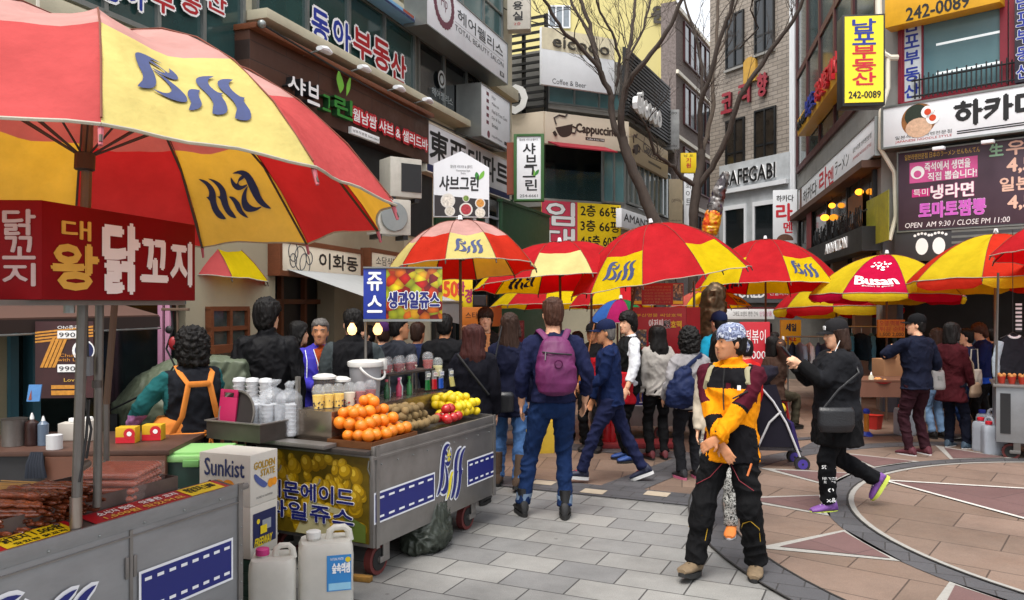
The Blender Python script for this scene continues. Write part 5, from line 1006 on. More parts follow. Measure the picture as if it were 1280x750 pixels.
def city_mark(t, sp):
    m = MB()
    def on(body, a0, a1, t0, t1, i=2, bold=.02, sh=0):
        vs_, fs_, _ = glyphs(body)
        for k, (dx, dz) in enumerate(((0, 0), (bold, 0), (-bold, 0), (0, bold), (0, -bold))):
            m.add([sp(i, a1 + (a0 - a1) * (x + dx + sh * z), t0 + (t1 - t0) * (z + dz), .004 + .0005 * k) for x, z in vs_], [f for f in fs_], BUSR)
    on('Busan', .9, .12, .89, .76, sh=-.1); on('Busan is good', .8, .25, .925, .9, bold=0)
    for k in range(14):
        a = k * 2.4; r = .028 * math.sqrt(k); m.add([sp(2, .5 + r * 2.9 * math.cos(a) + .045 * math.cos(b) * (1.4 if k % 2 else .7), .52 + r * math.sin(a) * 1.1 + .022 * math.sin(b), .004 + .0003 * k) for b in (0, 1.05, 2.1, 3.14, 4.2, 5.2)], [(0, 1, 2, 3, 4, 5)], BUSR)
    m.build('printed_logo', None, t, 0)
umbrella('yellow and rose parasol with white city lettering on the rose panel', P(1108, 370, 12.0), 1.1, .62, 8, 0, ('rose', 'lemon'), 'red', R(-236), (.02, .02), (), POLEW, None, p=2.0, valance=.12, mark=city_mark)
umbrella('salmon and yellow parasol top showing behind the city lettered parasol', P(1158, 352, 15), 1.05, .6, 8, 0, ('pinkish', 'lemon'), 'red', R(-150), (0, .05), (), POLEW, None, valance=.12)
umbrella('yellow and orange red parasol with valance over the metal snack stall', P(1246, 352, 10.4), 1.1, .62, 8, 0, ('lemon', 'orng'), 'red', R(-174), (0, .03), (), POLES, (P(1243, 380, 9.6).x, 9.6), p=2.0, valance=.14)
umbrella('plain red parasol above the charcoal sweater', P(1368, 322, 8.6), 1.0, .5, 10, .5, ('red', 'red'), 'red', R(-160), (.05, .05), (), POLEW, None)
umbrella('small yellow and red parasol half hidden behind the huge faded one', P(222, 352, 8.5), .96, .58, 10, .6, ('yel', 'red_faded'), 'red_faded', R(-108), (0, .05), (), POLEW, None)
umbrella('low red and yellow parasol behind the man with the purple backpack', P(692, 384, 14.5), 1.15, .5, 10, .5, ('yel', 'red'), 'red', R(-100), (0, .05), [(2, .16)], POLEW, None)
umbrella('salmon topped parasol underneath the tilted red topped one', P(772, 384, 13.5), .85, .5, 10, .6, ('red', 'yel'), 'pinkish', R(-94), (0, .05), (), POLEW, None)
umbrella('many-coloured parasol in blue, pink and green behind the man in the black vest', P(776, 404, 12.2), .5, .36, 8, 0, ('blue', 'violet', 'green', 'pinkish'), 'red', R(-170), (0, .02), (), POLEW, None, pr=.012)
umbrella('salmon and yellow parasol right of the red hotcake sign', P(887, 384, 14), .72, .3, 10, .5, ('pinkish', 'yel'), 'pinkish', R(-100), (0, .05), [(1, .16)], POLEW, None)
# ------------------------------------------------------------------ juice cart
STL = mat('brushed steel', '#85827f', .36, .6, var=.2, vs=4, dirt=.4, stretch=(1, 6, 1), bump=.12, bs=5); STLD = mat('dull dark steel', '#57524f', .45, .75, var=.2, vs=5, dirt=.35); RUB = mat('black rubber', '#1b1a1a', .8); REDT = mat('dull red tyre', '#5d2422', .7, var=.2)
CBLU = mat('cart blue', '#18206b', .45, var=.04); CWH = mat('cart white', '#dcdfe4', .45, var=.04); CYE = mat('cart yellow', '#e0cf22', .45)
JF = Fac((-.865, 5.0), (.447, .894)); J = lambda x, y, z: V((JF.o.x + JF.d.x * x + JF.n.x * y, JF.o.y + JF.d.y * x + JF.n.y * y, z)); JA = JF.ang
def onz(px, py, z): Y = (CAMH - z) * FPX / (py - 380); return V(((px - 640) / FPX * Y, Y, z))
def logo_flat(m, x0, z0, w, h, y, shear=.25, grow_=.0):
    for k, pl in enumerate(LOGO):
        q = spl(pl, 2); f = lambda pts: [(x0 + (a + shear * b) * w, z0 + b * h) for a, b in pts]
        shape(m, f(grow(q, .035)), CWH, y - .0006 * k); shape(m, f(q), CYE if k == 3 else CBLU, y - .005 - .0006 * k)
    cx, cz = x0 + (.3 + shear * .78) * w, z0 + .79 * h
    for k in range(5): a = k * 1.257 + .3; shape(m, [(cx, cz), (cx + .075 * w * math.cos(a - .35), cz + .11 * h * math.sin(a - .35)), (cx + .075 * w * math.cos(a + .35), cz + .11 * h * math.sin(a + .35))], CYE, y - .01)
def road_strip(m, x0, z0, x1, z1, y, n=6):
    rect(m, x0 - .012, z0 - .012, x1 + .012, z1 + .012, CWH, y); rect(m, x0, z0, x1, z1, CBLU, y - .0015); L_ = (x1 - x0) / n
    for i in range(n):
        for z in (z0 + .16 * (z1 - z0), z0 + .84 * (z1 - z0)): rect(m, x0 + L_ * (i + .25), z - .007, x0 + L_ * (i + .8), z + .007, CWH, y - .003)
t = thing('juice_cart', 'stainless steel juice cart with blue strips, heaped with oranges, kiwis and lemons', 'food cart', J(0, 0, 0), JA); CL = 1.62
m = MB(); m.box((0, 0, .22), (CL, .98, .80), None, .004); m.box((-.0, .0, .80), (CL, .02, .855), None, .003); m.box((CL - .02, .02, .80), (CL, .98, .86)); m.build('body', STL, t)
MB().box((-.05, .02, .805), (CL - .021, .98, .832), None, .003).build('counter', STLD, t); MB().box((-.12, -.01 + .3, .833), (-.0, 1.6, .86), None, .004).build('side_shelf', STL, t)
MB().box((.06, .38, .833), (CL - .05, .70, 1.045), None, .004).build('raised_shelf', mat('polished steel', '#94887c', .24, .9, var=.12, vs=5), t)
m = MB(); m.box((.02, -.012, .215), (.05, -.001, .86)); m.box((CL - .03, -.012, .215), (CL, -.001, .86)); m.box((0, -.014, .775), (CL, -.002, .79)); m.build('edge_trim', STL, t)
m = MB()
for i in range(9): m.ball((.08 + .18 * i, -.003, .735), .006, n=8, k=4)
m.build('rivet', ALU, t)
for x0, x1, k in ((.012, .70, 6), (1.18, CL - .01, 5)): m = MB(); road_strip(m, x0, .38, x1, .555, -.0035, k); m.build('road_stripe', None, t, 0)
m = MB(); logo_flat(m, .72, .32, .34, .42, -.004); m.build('festival_logo', None, t, 0)
LEM = mat('lemon photograph', '#5a4a0c', .35, var=.4, vs=6)
m = MB(); m.box((-.012, .03, .245), (-.001, .96, .785), LEM); Me = Matrix.Rotation(R(-90), 4, 'Z')
rnd = random.Random(21)
for k in range(105):
    y_, z_, r_ = rnd.uniform(.07, .92), rnd.uniform(.29, .75), rnd.uniform(.03, .05); a0 = rnd.uniform(0, 3); xx = -.0125 - .00004 * k
    for q, (sc, c_) in enumerate(((1, ('#7d6208', '#93750c', '#86690a')[k % 3]), (.8, ('#a8860e', '#b8961a', '#9c7c10')[k % 3]), (.4, '#c9aa34'))): m.add([(xx - .00002 * q, max(.035, min(.955, y_ + .008 * q + sc * r_ * (1.25 * math.cos(a) * math.cos(a0) - math.sin(a) * math.sin(a0)))), max(.25, min(.78, z_ + .009 * q + sc * r_ * (1.25 * math.cos(a) * math.sin(a0) + math.sin(a) * math.cos(a0))))) for a in [i * .449 for i in range(14)]], [tuple(range(13, -1, -1))], mat('print ' + c_, c_, .35))
m.add([(-.0149, .05, .25), (-.0149, .3, .25), (-.0149, .22, .42), (-.0149, .05, .36)], [(3, 2, 1, 0)], mat('print green', '#56682a', .4)); m.add([(-.015, .3, .25), (-.015, .62, .25), (-.015, .5, .47), (-.015, .24, .44)], [(3, 2, 1, 0)], mat('print cream', '#a8a27a', .4))
for c_, z in (('레몬에이드', .47), ('과일쥬스', .34)):
    mm = MB(); text(mm, c_, CBLU, 0, z, .72, z + .11, y=-.004, bold=.035, outline=WHI, ol=.007); k = len(m.v)
    for f, q in zip(mm.f, mm.m): m.add([(-.0155 + mm.v[j][1], .86 - mm.v[j][0], mm.v[j][2]) for j in f], [tuple(range(len(f)))], mm.mats[q])
for y_, z_, r_ in ((.55, .62, .14), (.86, .68, .12)): m.tube([(-.016, y_ + r_ * math.cos(R(a)), z_ + r_ * .55 * math.sin(R(a))) for a in range(180, 361, 15)], .008, 5, mat('basket rim', '#8f8468', .7))
m.build('lemon_poster', None, t, 0)
def caster(par, x, y, r, front=True):
    w = MB(); w.tube([(x, y - .025, r), (x, y + .025, r)], r, 24, REDT); w.tube([(x, y - .03, r), (x, y + .03, r)], r * .72, 20, RUB); w.tube([(x, y - .036, r), (x, y + .036, r)], r * .22, 12, STL); wh = w.build('wheel', None, par)
    b = MB(); b.box((x + .02, y - .045, r * .8), (x + .09, y - .036, .235), None, .002); b.box((x - .015, y - .047, r - .02), (x + .09, y - .038, r + .02), None, .004); b.box((x - .01, y - .046, .205), (x + .11, y + .046, .222)); b.build('wheel_bracket', STL, wh)
for x, y in ((.16, .1), (1.32, .1), (.16, .85), (1.32, .85)): caster(t, x, y, .098)
m = MB(); m.tube([(.02, .02, .62), (-.02, .03, .72), (-.015, .025, .77)], .004, 5); m.build('latch_cord', ALU, t)
t = thing('wheel_chock', 'worn yellow wooden chock under the near cart wheel', 'wheel chock', J(.0, .03, 0), JA + .2); MB().box((0, 0, 0), (.05, .22, .035), None, .006).build('chock', mat('worn yellow wood', '#7d5a20', .8, var=.4, vs=20, dirt=.5), t)
# tarp bundle under the cart
m = MB(); rnd = random.Random(4); rows = []
for k, (z, r) in enumerate(((.005, .15), (.04, .2), (.12, .2), (.2, .17), (.27, .16), (.33, .13))): rows.append((V((.75 + .06 * k * .2, .1, z)), V((r * 1.15, 0, 0)), V((0, r * .75, 0))))
m.loft(rows, 28); t = thing('tarp_bundle', 'crumpled dark green tarpaulin stuffed under the juice cart', 'tarpaulin', J(0, 0, 0), JA); fuse('tarp', m, mat('dark tarp', '#2c322a', .45, var=.2, spec=.5), t, .009, 2, folds=.02, fs=(13, 13, 7), seed=2)
# fruit
def fruit(name, label, group, r, m, spots, sc=(1, 1, 1), stem=None, cat='fruit', seed=0):
    pr = None; rnd = random.Random(seed)
    for p in spots:
        if pr is None:
            b = MB().ball((0, 0, 0), r, n=16, k=10, sc=sc); pr = tag(b.build(name, m, None, 80), label, cat, group); o = pr
            if stem: MB().ball((0, 0, r * sc[2] * .97), r * .16, n=6, k=4, sc=(1, 1, .5)).build('stem', stem, pr)
        else: o = dup(pr)
        o.location = p; q = rnd.uniform(.88, 1.08); o.scale = (q, q, q); o.rotation_euler = (rnd.uniform(-.9, .9), rnd.uniform(-.6, .6), rnd.uniform(0, 6))
def pile(x0, x1, y0, y1, d, layers, z0=.865, jit=.004, seed=0, step=.5, zk=.78):
    rnd = random.Random(seed); out = []
    for L_ in range(layers):
        nx = int((x1 - x0 - L_ * d * step * 1.1) / d); ny = int((y1 - y0 - L_ * d * .8) / d)
        for i in range(nx):
            for j in range(ny):
                if j > 2 and L_ == 0 and layers > 2: continue
                out.append(J(x0 + L_ * d * step * .55 + d * (i + .5) + rnd.uniform(-jit, jit), y1 - d * (ny - j - .5) + rnd.uniform(-jit, jit) - 0 * L_, z0 + d * .5 + L_ * d * zk + rnd.uniform(-jit, jit)))
    return out
ORM = mat('orange peel', '#e07a10', .42, var=.12, vs=9, bump=.35, bs=160, coat=.1, sss=.05, rnd=.16); KIW = mat('kiwi skin', '#75603c', .85, var=.25, vs=20, bump=.3, bs=200, rnd=.25); LEMM = mat('lemon peel', '#e6c814', .42, var=.12, vs=9, bump=.3, bs=160, coat=.1, rnd=.14); TOM = mat('tomato skin', '#a81c1c', .25, var=.15, vs=8, coat=.3)
MB_ = MB(); tr = thing('fruit_tray', 'shallow copper coloured metal tray under the oranges', 'tray', J(.02, .0, .834), JA); m = MB(); m.box((0, .03, 0), (.5, .37, .01)); m.box((0, .022, 0), (.5, .03, .045)); m.box((0, .37, 0), (.5, .378, .045)); m.box((-.008, .022, 0), (0, .378, .045)); m.box((.5, .022, 0), (.508, .378, .045)); m.build('tray', mat('copper steel', '#8a5c3c', .35, .7, var=.2, dirt=.3), tr)
fruit('orange', 'round orange in the big heap at the near end of the juice cart', 'oranges heaped on the juice cart', .041, ORM, pile(.03, .54, .03, .375, .083, 3, jit=.008, seed=1) + [J(.3, .3, 1.1), J(.38, .31, 1.1), J(.34, .25, 1.09)], (1, 1, .95), mat('stem scar', '#4d5a20', .7))
fruit('kiwi', 'brown fuzzy kiwi in the heap between oranges and tomatoes', 'kiwis heaped on the juice cart', .031, KIW, pile(.56, .97, .05, .37, .068, 3, jit=.007, seed=2, zk=.72), (1.25, 1, 1))
fruit('tomato', 'glossy red tomato between the kiwis and the lemons', 'tomatoes on the juice cart', .042, TOM, [J(1.0, .07, .9), J(1.085, .07, .9), J(1.17, .08, .9), J(1.02, .16, .9), J(1.1, .16, .9), J(1.05, .11, .965), J(1.13, .12, .96)], (1, 1, .88), mat('tomato stem', '#3c5a26', .7))
fruit('lemon', 'bright yellow lemon in the heap at the far end of the juice cart', 'lemons heaped on the juice cart', .035, LEMM, pile(1.2, 1.6, .03, .37, .07, 3, jit=.011, seed=3), (1.12, 1, 1))
# cups
CLR = mat('clear plastic', '#e4eaee', .12, var=.02, alpha=.16, spec=.7); 
def cup(loc, label, fillm, fill2, r=.043, h=.115, name='fruit_cup', group='domed cups of cut fruit on the juice cart', dome=True, fh=.8):
    t = thing(name, label, 'cup', loc, random.uniform(0, 6), group); MB().lathe([(r * .78, 0), (r, h)], 20, cap=False).build('cup', CLR, t)
    m = MB(); rnd = random.Random(int(loc.x * 999)); m.lathe([(r * .74, .004), (r * .93, h * fh)], 16, fillm)
    for k in range(16): a = rnd.uniform(0, 6.28); z = rnd.uniform(.01, h * fh * .6); rr = r * (.72 + .19 * z / h) ; m.ball((rr * math.cos(a), rr * math.sin(a), z), rnd.uniform(.004, .008), fill2, 6, 4)
    m.build('cut_fruit', None, t)
    if dome: MB().lathe([(r * 1.04, h), (r * 1.02, h + .012), (r * .9, h + .03), (r * .6, h + .046), (r * .2, h + .05)], 20).build('dome_lid', CLR, t)
    return t
yf, bf = mat('pineapple juice', '#ecc31c', .4, var=.2, vs=30), mat('dark berry', '#2a1418', .4); rf, wf = mat('red berry', '#8e1c24', .35, var=.3, vs=30), mat('white fruit flesh', '#d9cfb8', .5); 
for k, (px, py) in enumerate(((398, 510), (410, 509), (423, 508))): cup(onz(px, py + 1, 1.046), ('left', 'middle', 'right')[k] + ' of the three domed cups of yellow fruit with dark seeds', yf, bf)
for k, (px, py) in enumerate(((437, 507), (450, 506), (463, 503))): cup(onz(px, py, 1.046), ('pale pink domed fruit cup beside the yellow ones', 'domed cup of red fruit with a white piece in front', 'domed dark red fruit cup next to the bucket')[k], rf if k else wf, (rf, wf, bf)[k])
# containers behind
GRYP = mat('grey plastic', '#8d8d8f', .45, var=.06); SMK = mat('smoky plastic', '#4e4a4c', .25, var=.15, alpha=.75); LIDW = mat('lid white', '#c9c9c6', .45)
for k, (x, y, r, h) in enumerate(((.28, .62, .075, .19), (.42, .6, .072, .16))):
    t = thing('lidded_container', ('taller', 'shorter')[k] + ' smoky round container with a pale lid behind the fruit cups', 'container', J(x, y, 1.046), JA); MB().lathe([(r * .9, 0), (r, h)], 24).build('container', SMK, t); MB().lathe([(r * 1.08, h), (r * 1.08, h + .015), (r * .7, h + .03), (.01, h + .035)], 24).build('lid', LIDW, t)
t = thing('plastic_bucket', 'large grey plastic bucket with white lid and swing handle on the juice cart', 'bucket', J(.66, .56, 1.046), JA); MB().lathe([(.1, 0), (.118, .27)], 28).build('bucket', mat('bucket grey', '#8b8c90', .4, var=.08, alpha=.93), t); MB().lathe([(.126, .25), (.13, .265), (.128, .285), (.1, .295), (.02, .3)], 28).build('lid', LIDW, t)
MB().tube([(-.128 * math.cos(R(a)) , -.05 - .08 * math.sin(R(a)), .25 - .09 * math.sin(R(a))) for a in range(0, 181, 15)], .009, 6).build('handle', LIDW, t); MB().box((.1, -.1, .22), (.135, -.04, .3), None, .006).build('latch', LIDW, t)
# sign box and pole
sp0 = J(.74, .62, 0); t = thing('juice_sign', 'lit fruit print sign box with blue end panel, over the juice cart', 'sign', (sp0.x, sp0.y, 0), R(4)); sy = sp0.y; w0, w1 = (453 - 640) / 1000 * (sy - .1) - sp0.x, (551 - 640) / 1000 * (sy - .1) - sp0.x; zb, zt = CAMH - .021 * sy, CAMH + .047 * sy
zb, zt = 1.64, 2.01; wm = w0 + .165
MB().box((wm, -.1, zb), (w1, .08, zt), None, .003).build('print_panel', photo_print('fruit photograph', ('#b3160f', '#d8a018', '#c9380f', '#d86a10', '#a8b020', '#7d0f14', '#d8c41c', '#8e1418'), 17, .3), t)
MB().box((w0, -.1, zb), (wm - .002, .08, zt), None, .003).build('blue_panel', mat('sign panel blue', '#1c3392', .4), t)
m = MB(); m.box((w0, -.11, zb - .018), (w1, .09, zb - .001)); m.box((w0, -.11, zt + .001), (w1, .09, zt + .012)); m.build('frame', ALU, t)
m = MB(); text(m, '쥬', WHI, w0 + .03, zb + .21, wm - .03, zt - .03, y=-.103, bold=.03); text(m, '스', WHI, w0 + .03, zb + .05, wm - .03, zb + .17, y=-.103, bold=.03); text(m, '생과일쥬스', CBLU, wm + .015, zb + .08, w1 - .02, zb + .2, y=-.104, bold=.04, outline=WHI, ol=.009); m.build('lettering', None, t, 0)
MB().tube([(0, .02, .8), (0, .02, zb)], .011, 10).build('post', POLES, t)
for k, (x, s_) in enumerate(((-.095, 'left'), (.095, 'right'))):
    b_ = thing('light_bulb', s_ + ' glowing bare bulb hanging under the juice sign', 'bulb', (sp0.x + x, sp0.y - .02, zb - .075)); MB().lathe([(.003, -.045), (.022, -.04), (.036, -.015), (.034, .008), (.018, .033), (.013, .045)], 16).build('bulb', mat('bulb glow', '#ffc480', .4, emit=1.3, var=0), b_); MB().cyl((0, 0, .045), .02, .014, 10).build('socket', BLK, b_)
# rack with cups and pouches
t = thing('steel_rack', 'narrow steel rack over the lemons holding fruit cups and drink pouches', 'rack', J(.86, .58, 1.046), JA); m = MB(); m.box((0, -.08, .16), (.66, .1, .175)); m.build('shelf', STLD, t)
for x, y in ((.02, -.07), (.64, -.07), (.02, .09), (.64, .09), (.33, -.07)): MB().box((x - .008, y - .008, 0), (x + .008, y + .008, .16)).build('leg', STL, t)
for k in range(6): cup(J(.9 + .085 * k, .56 + .03 * (k % 2), 1.222), ('first', 'second', 'third', 'fourth', 'fifth', 'sixth')[k] + ' cup of red fruit under clear lids from the near end of the steel rack', rf, (wf if k % 2 else rf), .038, .075, group='red fruit cups on the steel rack')
cup(J(1.44, .52, 1.222), 'cup holding two red tomatoes at the far end of the steel rack', mat('tomato in cup', '#a8281c', .3), TOM, .045, .09)
cup(J(1.56, .5, 1.15), 'cup of pale yellow slush beyond the steel rack', mat('pale slush', '#d8cf8a', .5), wf, .042, .11)
for k, (c_, nm) in enumerate((('#0d6b2e', 'green'), ('#b3161e', 'red'), ('#1c4fb0', 'blue'), ('#d0c67a', 'pale yellow'))):
    p_ = thing('drink_pouch', f'clear drink pouch filled with {nm} liquid hanging from the steel rack', 'drink pouch', J(1.36 + .085 * k + (.05 if k == 3 else 0), .47 - .01 * k, 1.06), JA, 'drink pouches on the steel rack'); mm = mat('liquid ' + nm, c_, .25, coat=.4)
    q = .012 if k == 3 else 0
    MB().loft([((q * 3, 0, 0), (.036, 0, 0), (0, .016, 0)), ((q, 0, .08), (.034, 0, 0), (0, .012, 0))], 14).build('liquid', mm, p_); m = MB(); m.loft([((q, 0, .0805), (.034, 0, 0), (0, .011, 0)), ((0, 0, .15), (.036, 0, 0), (0, .003, 0))], 14); m.build('pouch', CLR, p_); rb = MB(); rect(rb, -.03, .105, .03, .135, WHI, -.011); text(rb, '칵테일', mm, -.024, .11, .024, .13, y=-.0125); rb.build('print', None, p_, 0)
for k, (x, c_, lab) in enumerate(((.84, '#2e5a3a', 'green glass'), (.9, '#8fa0a8', 'clear'), (1.0, '#b03a5a', 'pink capped'), (1.06, '#c9d0d0', 'white'), (1.14, '#3a7d4a', 'small green'))):
    b_ = thing('bottle', f'{lab} bottle standing under the steel rack', 'bottle', J(x, .5 + .03 * (k % 2), 1.046), 0, 'bottles under the steel rack'); MB().lathe([(.022, 0), (.023, .07), (.01, .1), (.01, .125)], 12).build('bottle', mat('bottle ' + lab, c_, .15, alpha=.8), b_); MB().lathe([(.012, .122), (.012, .14)], 10).build('cap', (TIP, BLUE, PINK, WHI, GRN)[k], b_)
# side tray and what stands in it
t = thing('side_tray', 'deep dull steel tray jutting from the near left end of the juice cart', 'tray', J(-.25, .7, .862), JA); w, d, h = .36, .47, .115; m = MB(); m.box((0, 0, 0), (w, d, .006)); m.box((0, 0, .006), (w, .006, h)); m.box((0, d - .006, .006), (w, d, h)); m.box((0, .006, .006), (.006, d - .006, h)); m.box((w - .006, .006, .006), (w, d - .006, h)); m.build('tray', STLD, t)
m = MB(); m.box((-.01, -.01, h), (w + .01, .012, h + .008)); m.box((-.01, d - .012, h), (w + .01, d + .01, h + .008)); m.box((-.01, .012, h), (.012, d - .012, h + .008)); m.box((w - .012, .012, h), (w + .01, d - .012, h + .008)); m.build('rim', STL, t)
t = thing('cutting_board', 'dark pink plastic cutting board standing in the side tray', 'cutting board', J(-.2, 1.14, .869), JA - R(90)); w, h = .155, .315
pts = [(0, 0), (w, 0), (w, h - .02), (w - .02, h), (.02, h), (0, h - .02)]; ho = [(.035, h - .05), (w - .035, h - .05), (w - .035, h - .028), (.035, h - .028)]
m = MB(); m.box((0, 0, 0), (w, .014, h - .052), None, .003); m.box((0, 0, h - .0525), (.033, .014, h), None, .003); m.box((w - .033, 0, h - .0525), (w, .014, h), None, .003); m.box((.0325, 0, h - .022), (w - .0325, .014, h), None, .003); o = m.build('board', mat('pink plastic', '#a31a4e', .45, var=.08), t); t.rotation_euler = (R(-8), 0, JA - R(90))
t = thing('round_pan', 'dark round pan with a bright steel rim leaning in the side tray', 'pan', J(-.15, .98, 1.02), JA - R(90)); m = MB(); m.lathe([(.02, .0), (.142, 0), (.15, .02), (.158, .022), (.158, .03), (.148, .03), (.14, .01), (.02, .008)], 32, STL); m.lathe([(.139, .0105), (.005, .011)], 32, mat('dark pan base', '#3c3838', .5, .5), cap=True); o = m.build('pan', None, t); o.rotation_euler = (R(80), 0, 0)
FILM = mat('thin plastic bag', '#d6dbe2', .22, var=.1, alpha=.24, spec=.7, bump=.4, bs=30)
for k, (x, y, hh) in enumerate(((0, .83, .33), (.06, .74, .32), (-.03, .93, .26))):
    t = thing('bagged_cups', ('tall middle', 'right hand knotted', 'left flat topped')[k] + ' clear plastic bag packed with white cups in the side tray', 'bagged cups', J(x, y, .87), k, 'bags of cups in the side tray')
    m = MB()
    for q in range(3):
        a = q * 2.1; 
        for z in range(8): m.lathe([(.032, z * .026), (.037, z * .026 + .024), (.039, z * .026 + .0255)], 14, c=(.045 * math.cos(a), .045 * math.sin(a), 0))
    m.build('stacked_cups', mat('cup white', '#c9cdd2', .4), t)
    m = MB(); m.loft([((0, 0, 0), (.082, 0, 0), (0, .082, 0)), ((0, 0, hh * .78), (.088, 0, 0), (0, .085, 0)), ((0, 0, hh * .92), (.055, 0, 0), (0, .055, 0)), ((0, 0, hh * .97), (.02, 0, 0), (0, .02, 0))] + ([((.01, 0, hh * 1.08), (.045, 0, 0), (0, .03, 0)), ((.03, 0, hh * 1.14), (.03, 0, 0), (0, .008, 0))] if k < 2 else []), 18); fuse('bag', m, FILM, t, .009, 1, folds=.005, fs=(22, 22, 8), seed=k)
for k in range(3):
    t = thing('cup_stack', ('left', 'middle', 'right')[k] + ' short stack of ribbed white paper cups behind the pink board', 'cups', J(-.0 + .02 * k, 1.13 - .1 * k, .869), 0, 'stacks of white cups'); m = MB(); n = 24
    for z in range(5): m.lathe([(.035, .2 + z * .03), (.045, .2 + z * .03 + .028)], 20)
    m.lathe([(.03, 0), (.036, .2)], 16); m.lathe([(.047, .35), (.04, .372), (.01, .378)], 20); m.build('cups', mat('paper white', '#c4c6c8', .6, bump=.3, bs=60, stretch=(1, 1, .01)), t)
t = thing('steel_post', 'short square steel post between the bags and the yellow fruit cups', 'post', J(.1, .7, .86), JA); MB().box((-.013, -.013, 0), (.013, .013, .4)).build('post', STL, t); MB().box((-.02, -.02, 0), (.02, .02, .006)).build('base_plate', STL, t)

# ------------------------------------------------------------------ skewer cart at the lower left
NF = Fac((-2.23, 1.945), (.402, .916)); N = lambda x, y, z: V((NF.o.x + NF.d.x * x + NF.n.x * y, NF.o.y + NF.d.y * x + NF.n.y * y, z)); NA = NF.ang
t = thing('skewer_cart', 'grey metal skewer cart with red price strip and blue marks', 'food cart', N(0, 0, 0), NA); NL = 2.2; GMET = mat('grey sheet metal', '#8a8c8e', .42, .35, var=.14, vs=3, dirt=.35, bump=.12, bs=4, stretch=(1, 1, 3)); GM2 = mat('worn steel tray', '#6b615e', .4, .7, var=.25, vs=6, dirt=.45)
m = MB(); m.box((-.4, 0, .14), (NL, .9, .80), None, .003); m.box((-.4, -.004, .8), (NL, .012, .862), None, .002); m.build('body', GMET, t)
m = MB(); m.prism([(-.4, .013, .845), (-.4, .16, .868), (-.4, .16, .80), (-.4, .013, .80)], (NL + .4, 0, 0)); m.build('lip', GM2, t)
m = MB(); m.box((1.545, -.008, .14), (1.56, -.001, .8)); m.box((-.4, -.01, .77), (NL, -.005, .776)); m.box((NL - .02, -.012, .14), (NL + .008, -.001, .862)); m.build('edge_trim', STL, t); m = MB(); m.tube([(NL - .03, .02, .835), (NL + .07, .02, .835)], .016, 10); m.build('handle', STL, t)
for x in (1.53, 1.57): m = MB(); m.box((x - .008, -.012, .60), (x + .008, -.003, .69), None, .002); m.build('hinge', STL, t)
m = MB()
for i in range(9): m.ball((.3 + .22 * i, -.006, .815), .006, n=8, k=4)
for i in range(8): m.ball((NL - .006, -.014, .2 + .09 * i), .004, n=6, k=4)
m.build('rivet', ALU, t)
m = MB(); road_strip(m, 1.60, .42, 2.13, .60, -.009, 8); m.build('road_stripe', None, t, 0); m = MB(); logo_flat(m, .82, .25, .47, .45, -.009, .22); m.build('festival_logo', None, t, 0)
m = MB(); Ms_ = Matrix.Translation((0, .02, .8472)) @ Matrix.Rotation(math.atan2(.023, .147) - R(90), 4, 'X')
def st(x0, x1, z0, z1, mm, lift): 
    q = [V((x0, -lift, z0)), V((x1, -lift, z0)), V((x1, -lift, z1)), V((x0, -lift, z1))]; m.add([Ms_ @ p for p in q], [(0, 1, 2, 3)], mm)
PRD = mat('price red', '#9c1420', .4); PYE = mat('price yellow', '#d8c01a', .4)
for x0, x1 in ((.2, 1.36), (1.42, 2.17)): st(x0, x1, .012, .13, PRD, .003)
st(1.05, 1.33, .02, .122, PYE, .005); st(1.93, 2.14, .02, .122, PYE, .005)
for b_, x0, x1, z0, z1, mm in (('닭꼬지 1,500원', 1.07, 1.31, .06, .11, INK), ('맛있는 닭꼬지', 1.09, 1.3, .028, .05, INK), ('왕닭꼬지 2,000', 1.95, 2.12, .05, .11, INK), ('왕 소시지', .8, 1.0, .07, .11, WHI), ('매운맛 소스맛', .6, 1.0, .025, .06, WHI), ('소시지 핫바', 1.48, 1.66, .07, .11, WHI), ('1,500원 맛있어요', 1.48, 1.9, .025, .06, GOLD), ('맛좋은 꼬지', 1.7, 1.9, .075, .11, WHI)): text(m, b_, mm, x0, z0, x1, z1, y=-.006, M=Ms_, bold=.02)
m.build('price_strip', None, t, 0)
for x0, x1, y0, y1, zz in ((1.42, 1.97, .17, .62, .93), (-.4, 1.34, .17, .62, .93)):
    m = MB(); m.box((x0, y0, .8), (x1, y0 + .006, zz)); m.box((x0, y1, .8), (x1, y1 + .006, zz)); m.box((x0, y0 + .006, .8), (x0 + .006, y1, zz)); m.box((x1 - .006, y0 + .006, .8), (x1, y1, zz)); m.box((x0 + .006, y0 + .006, .84), (x1 - .006, y1, .846)); m.box(((x0 + x1) / 2 - .003, y0 - .002, .8), ((x0 + x1) / 2 + .003, y0 - .0005, zz)); m.build('tray', GM2, t)
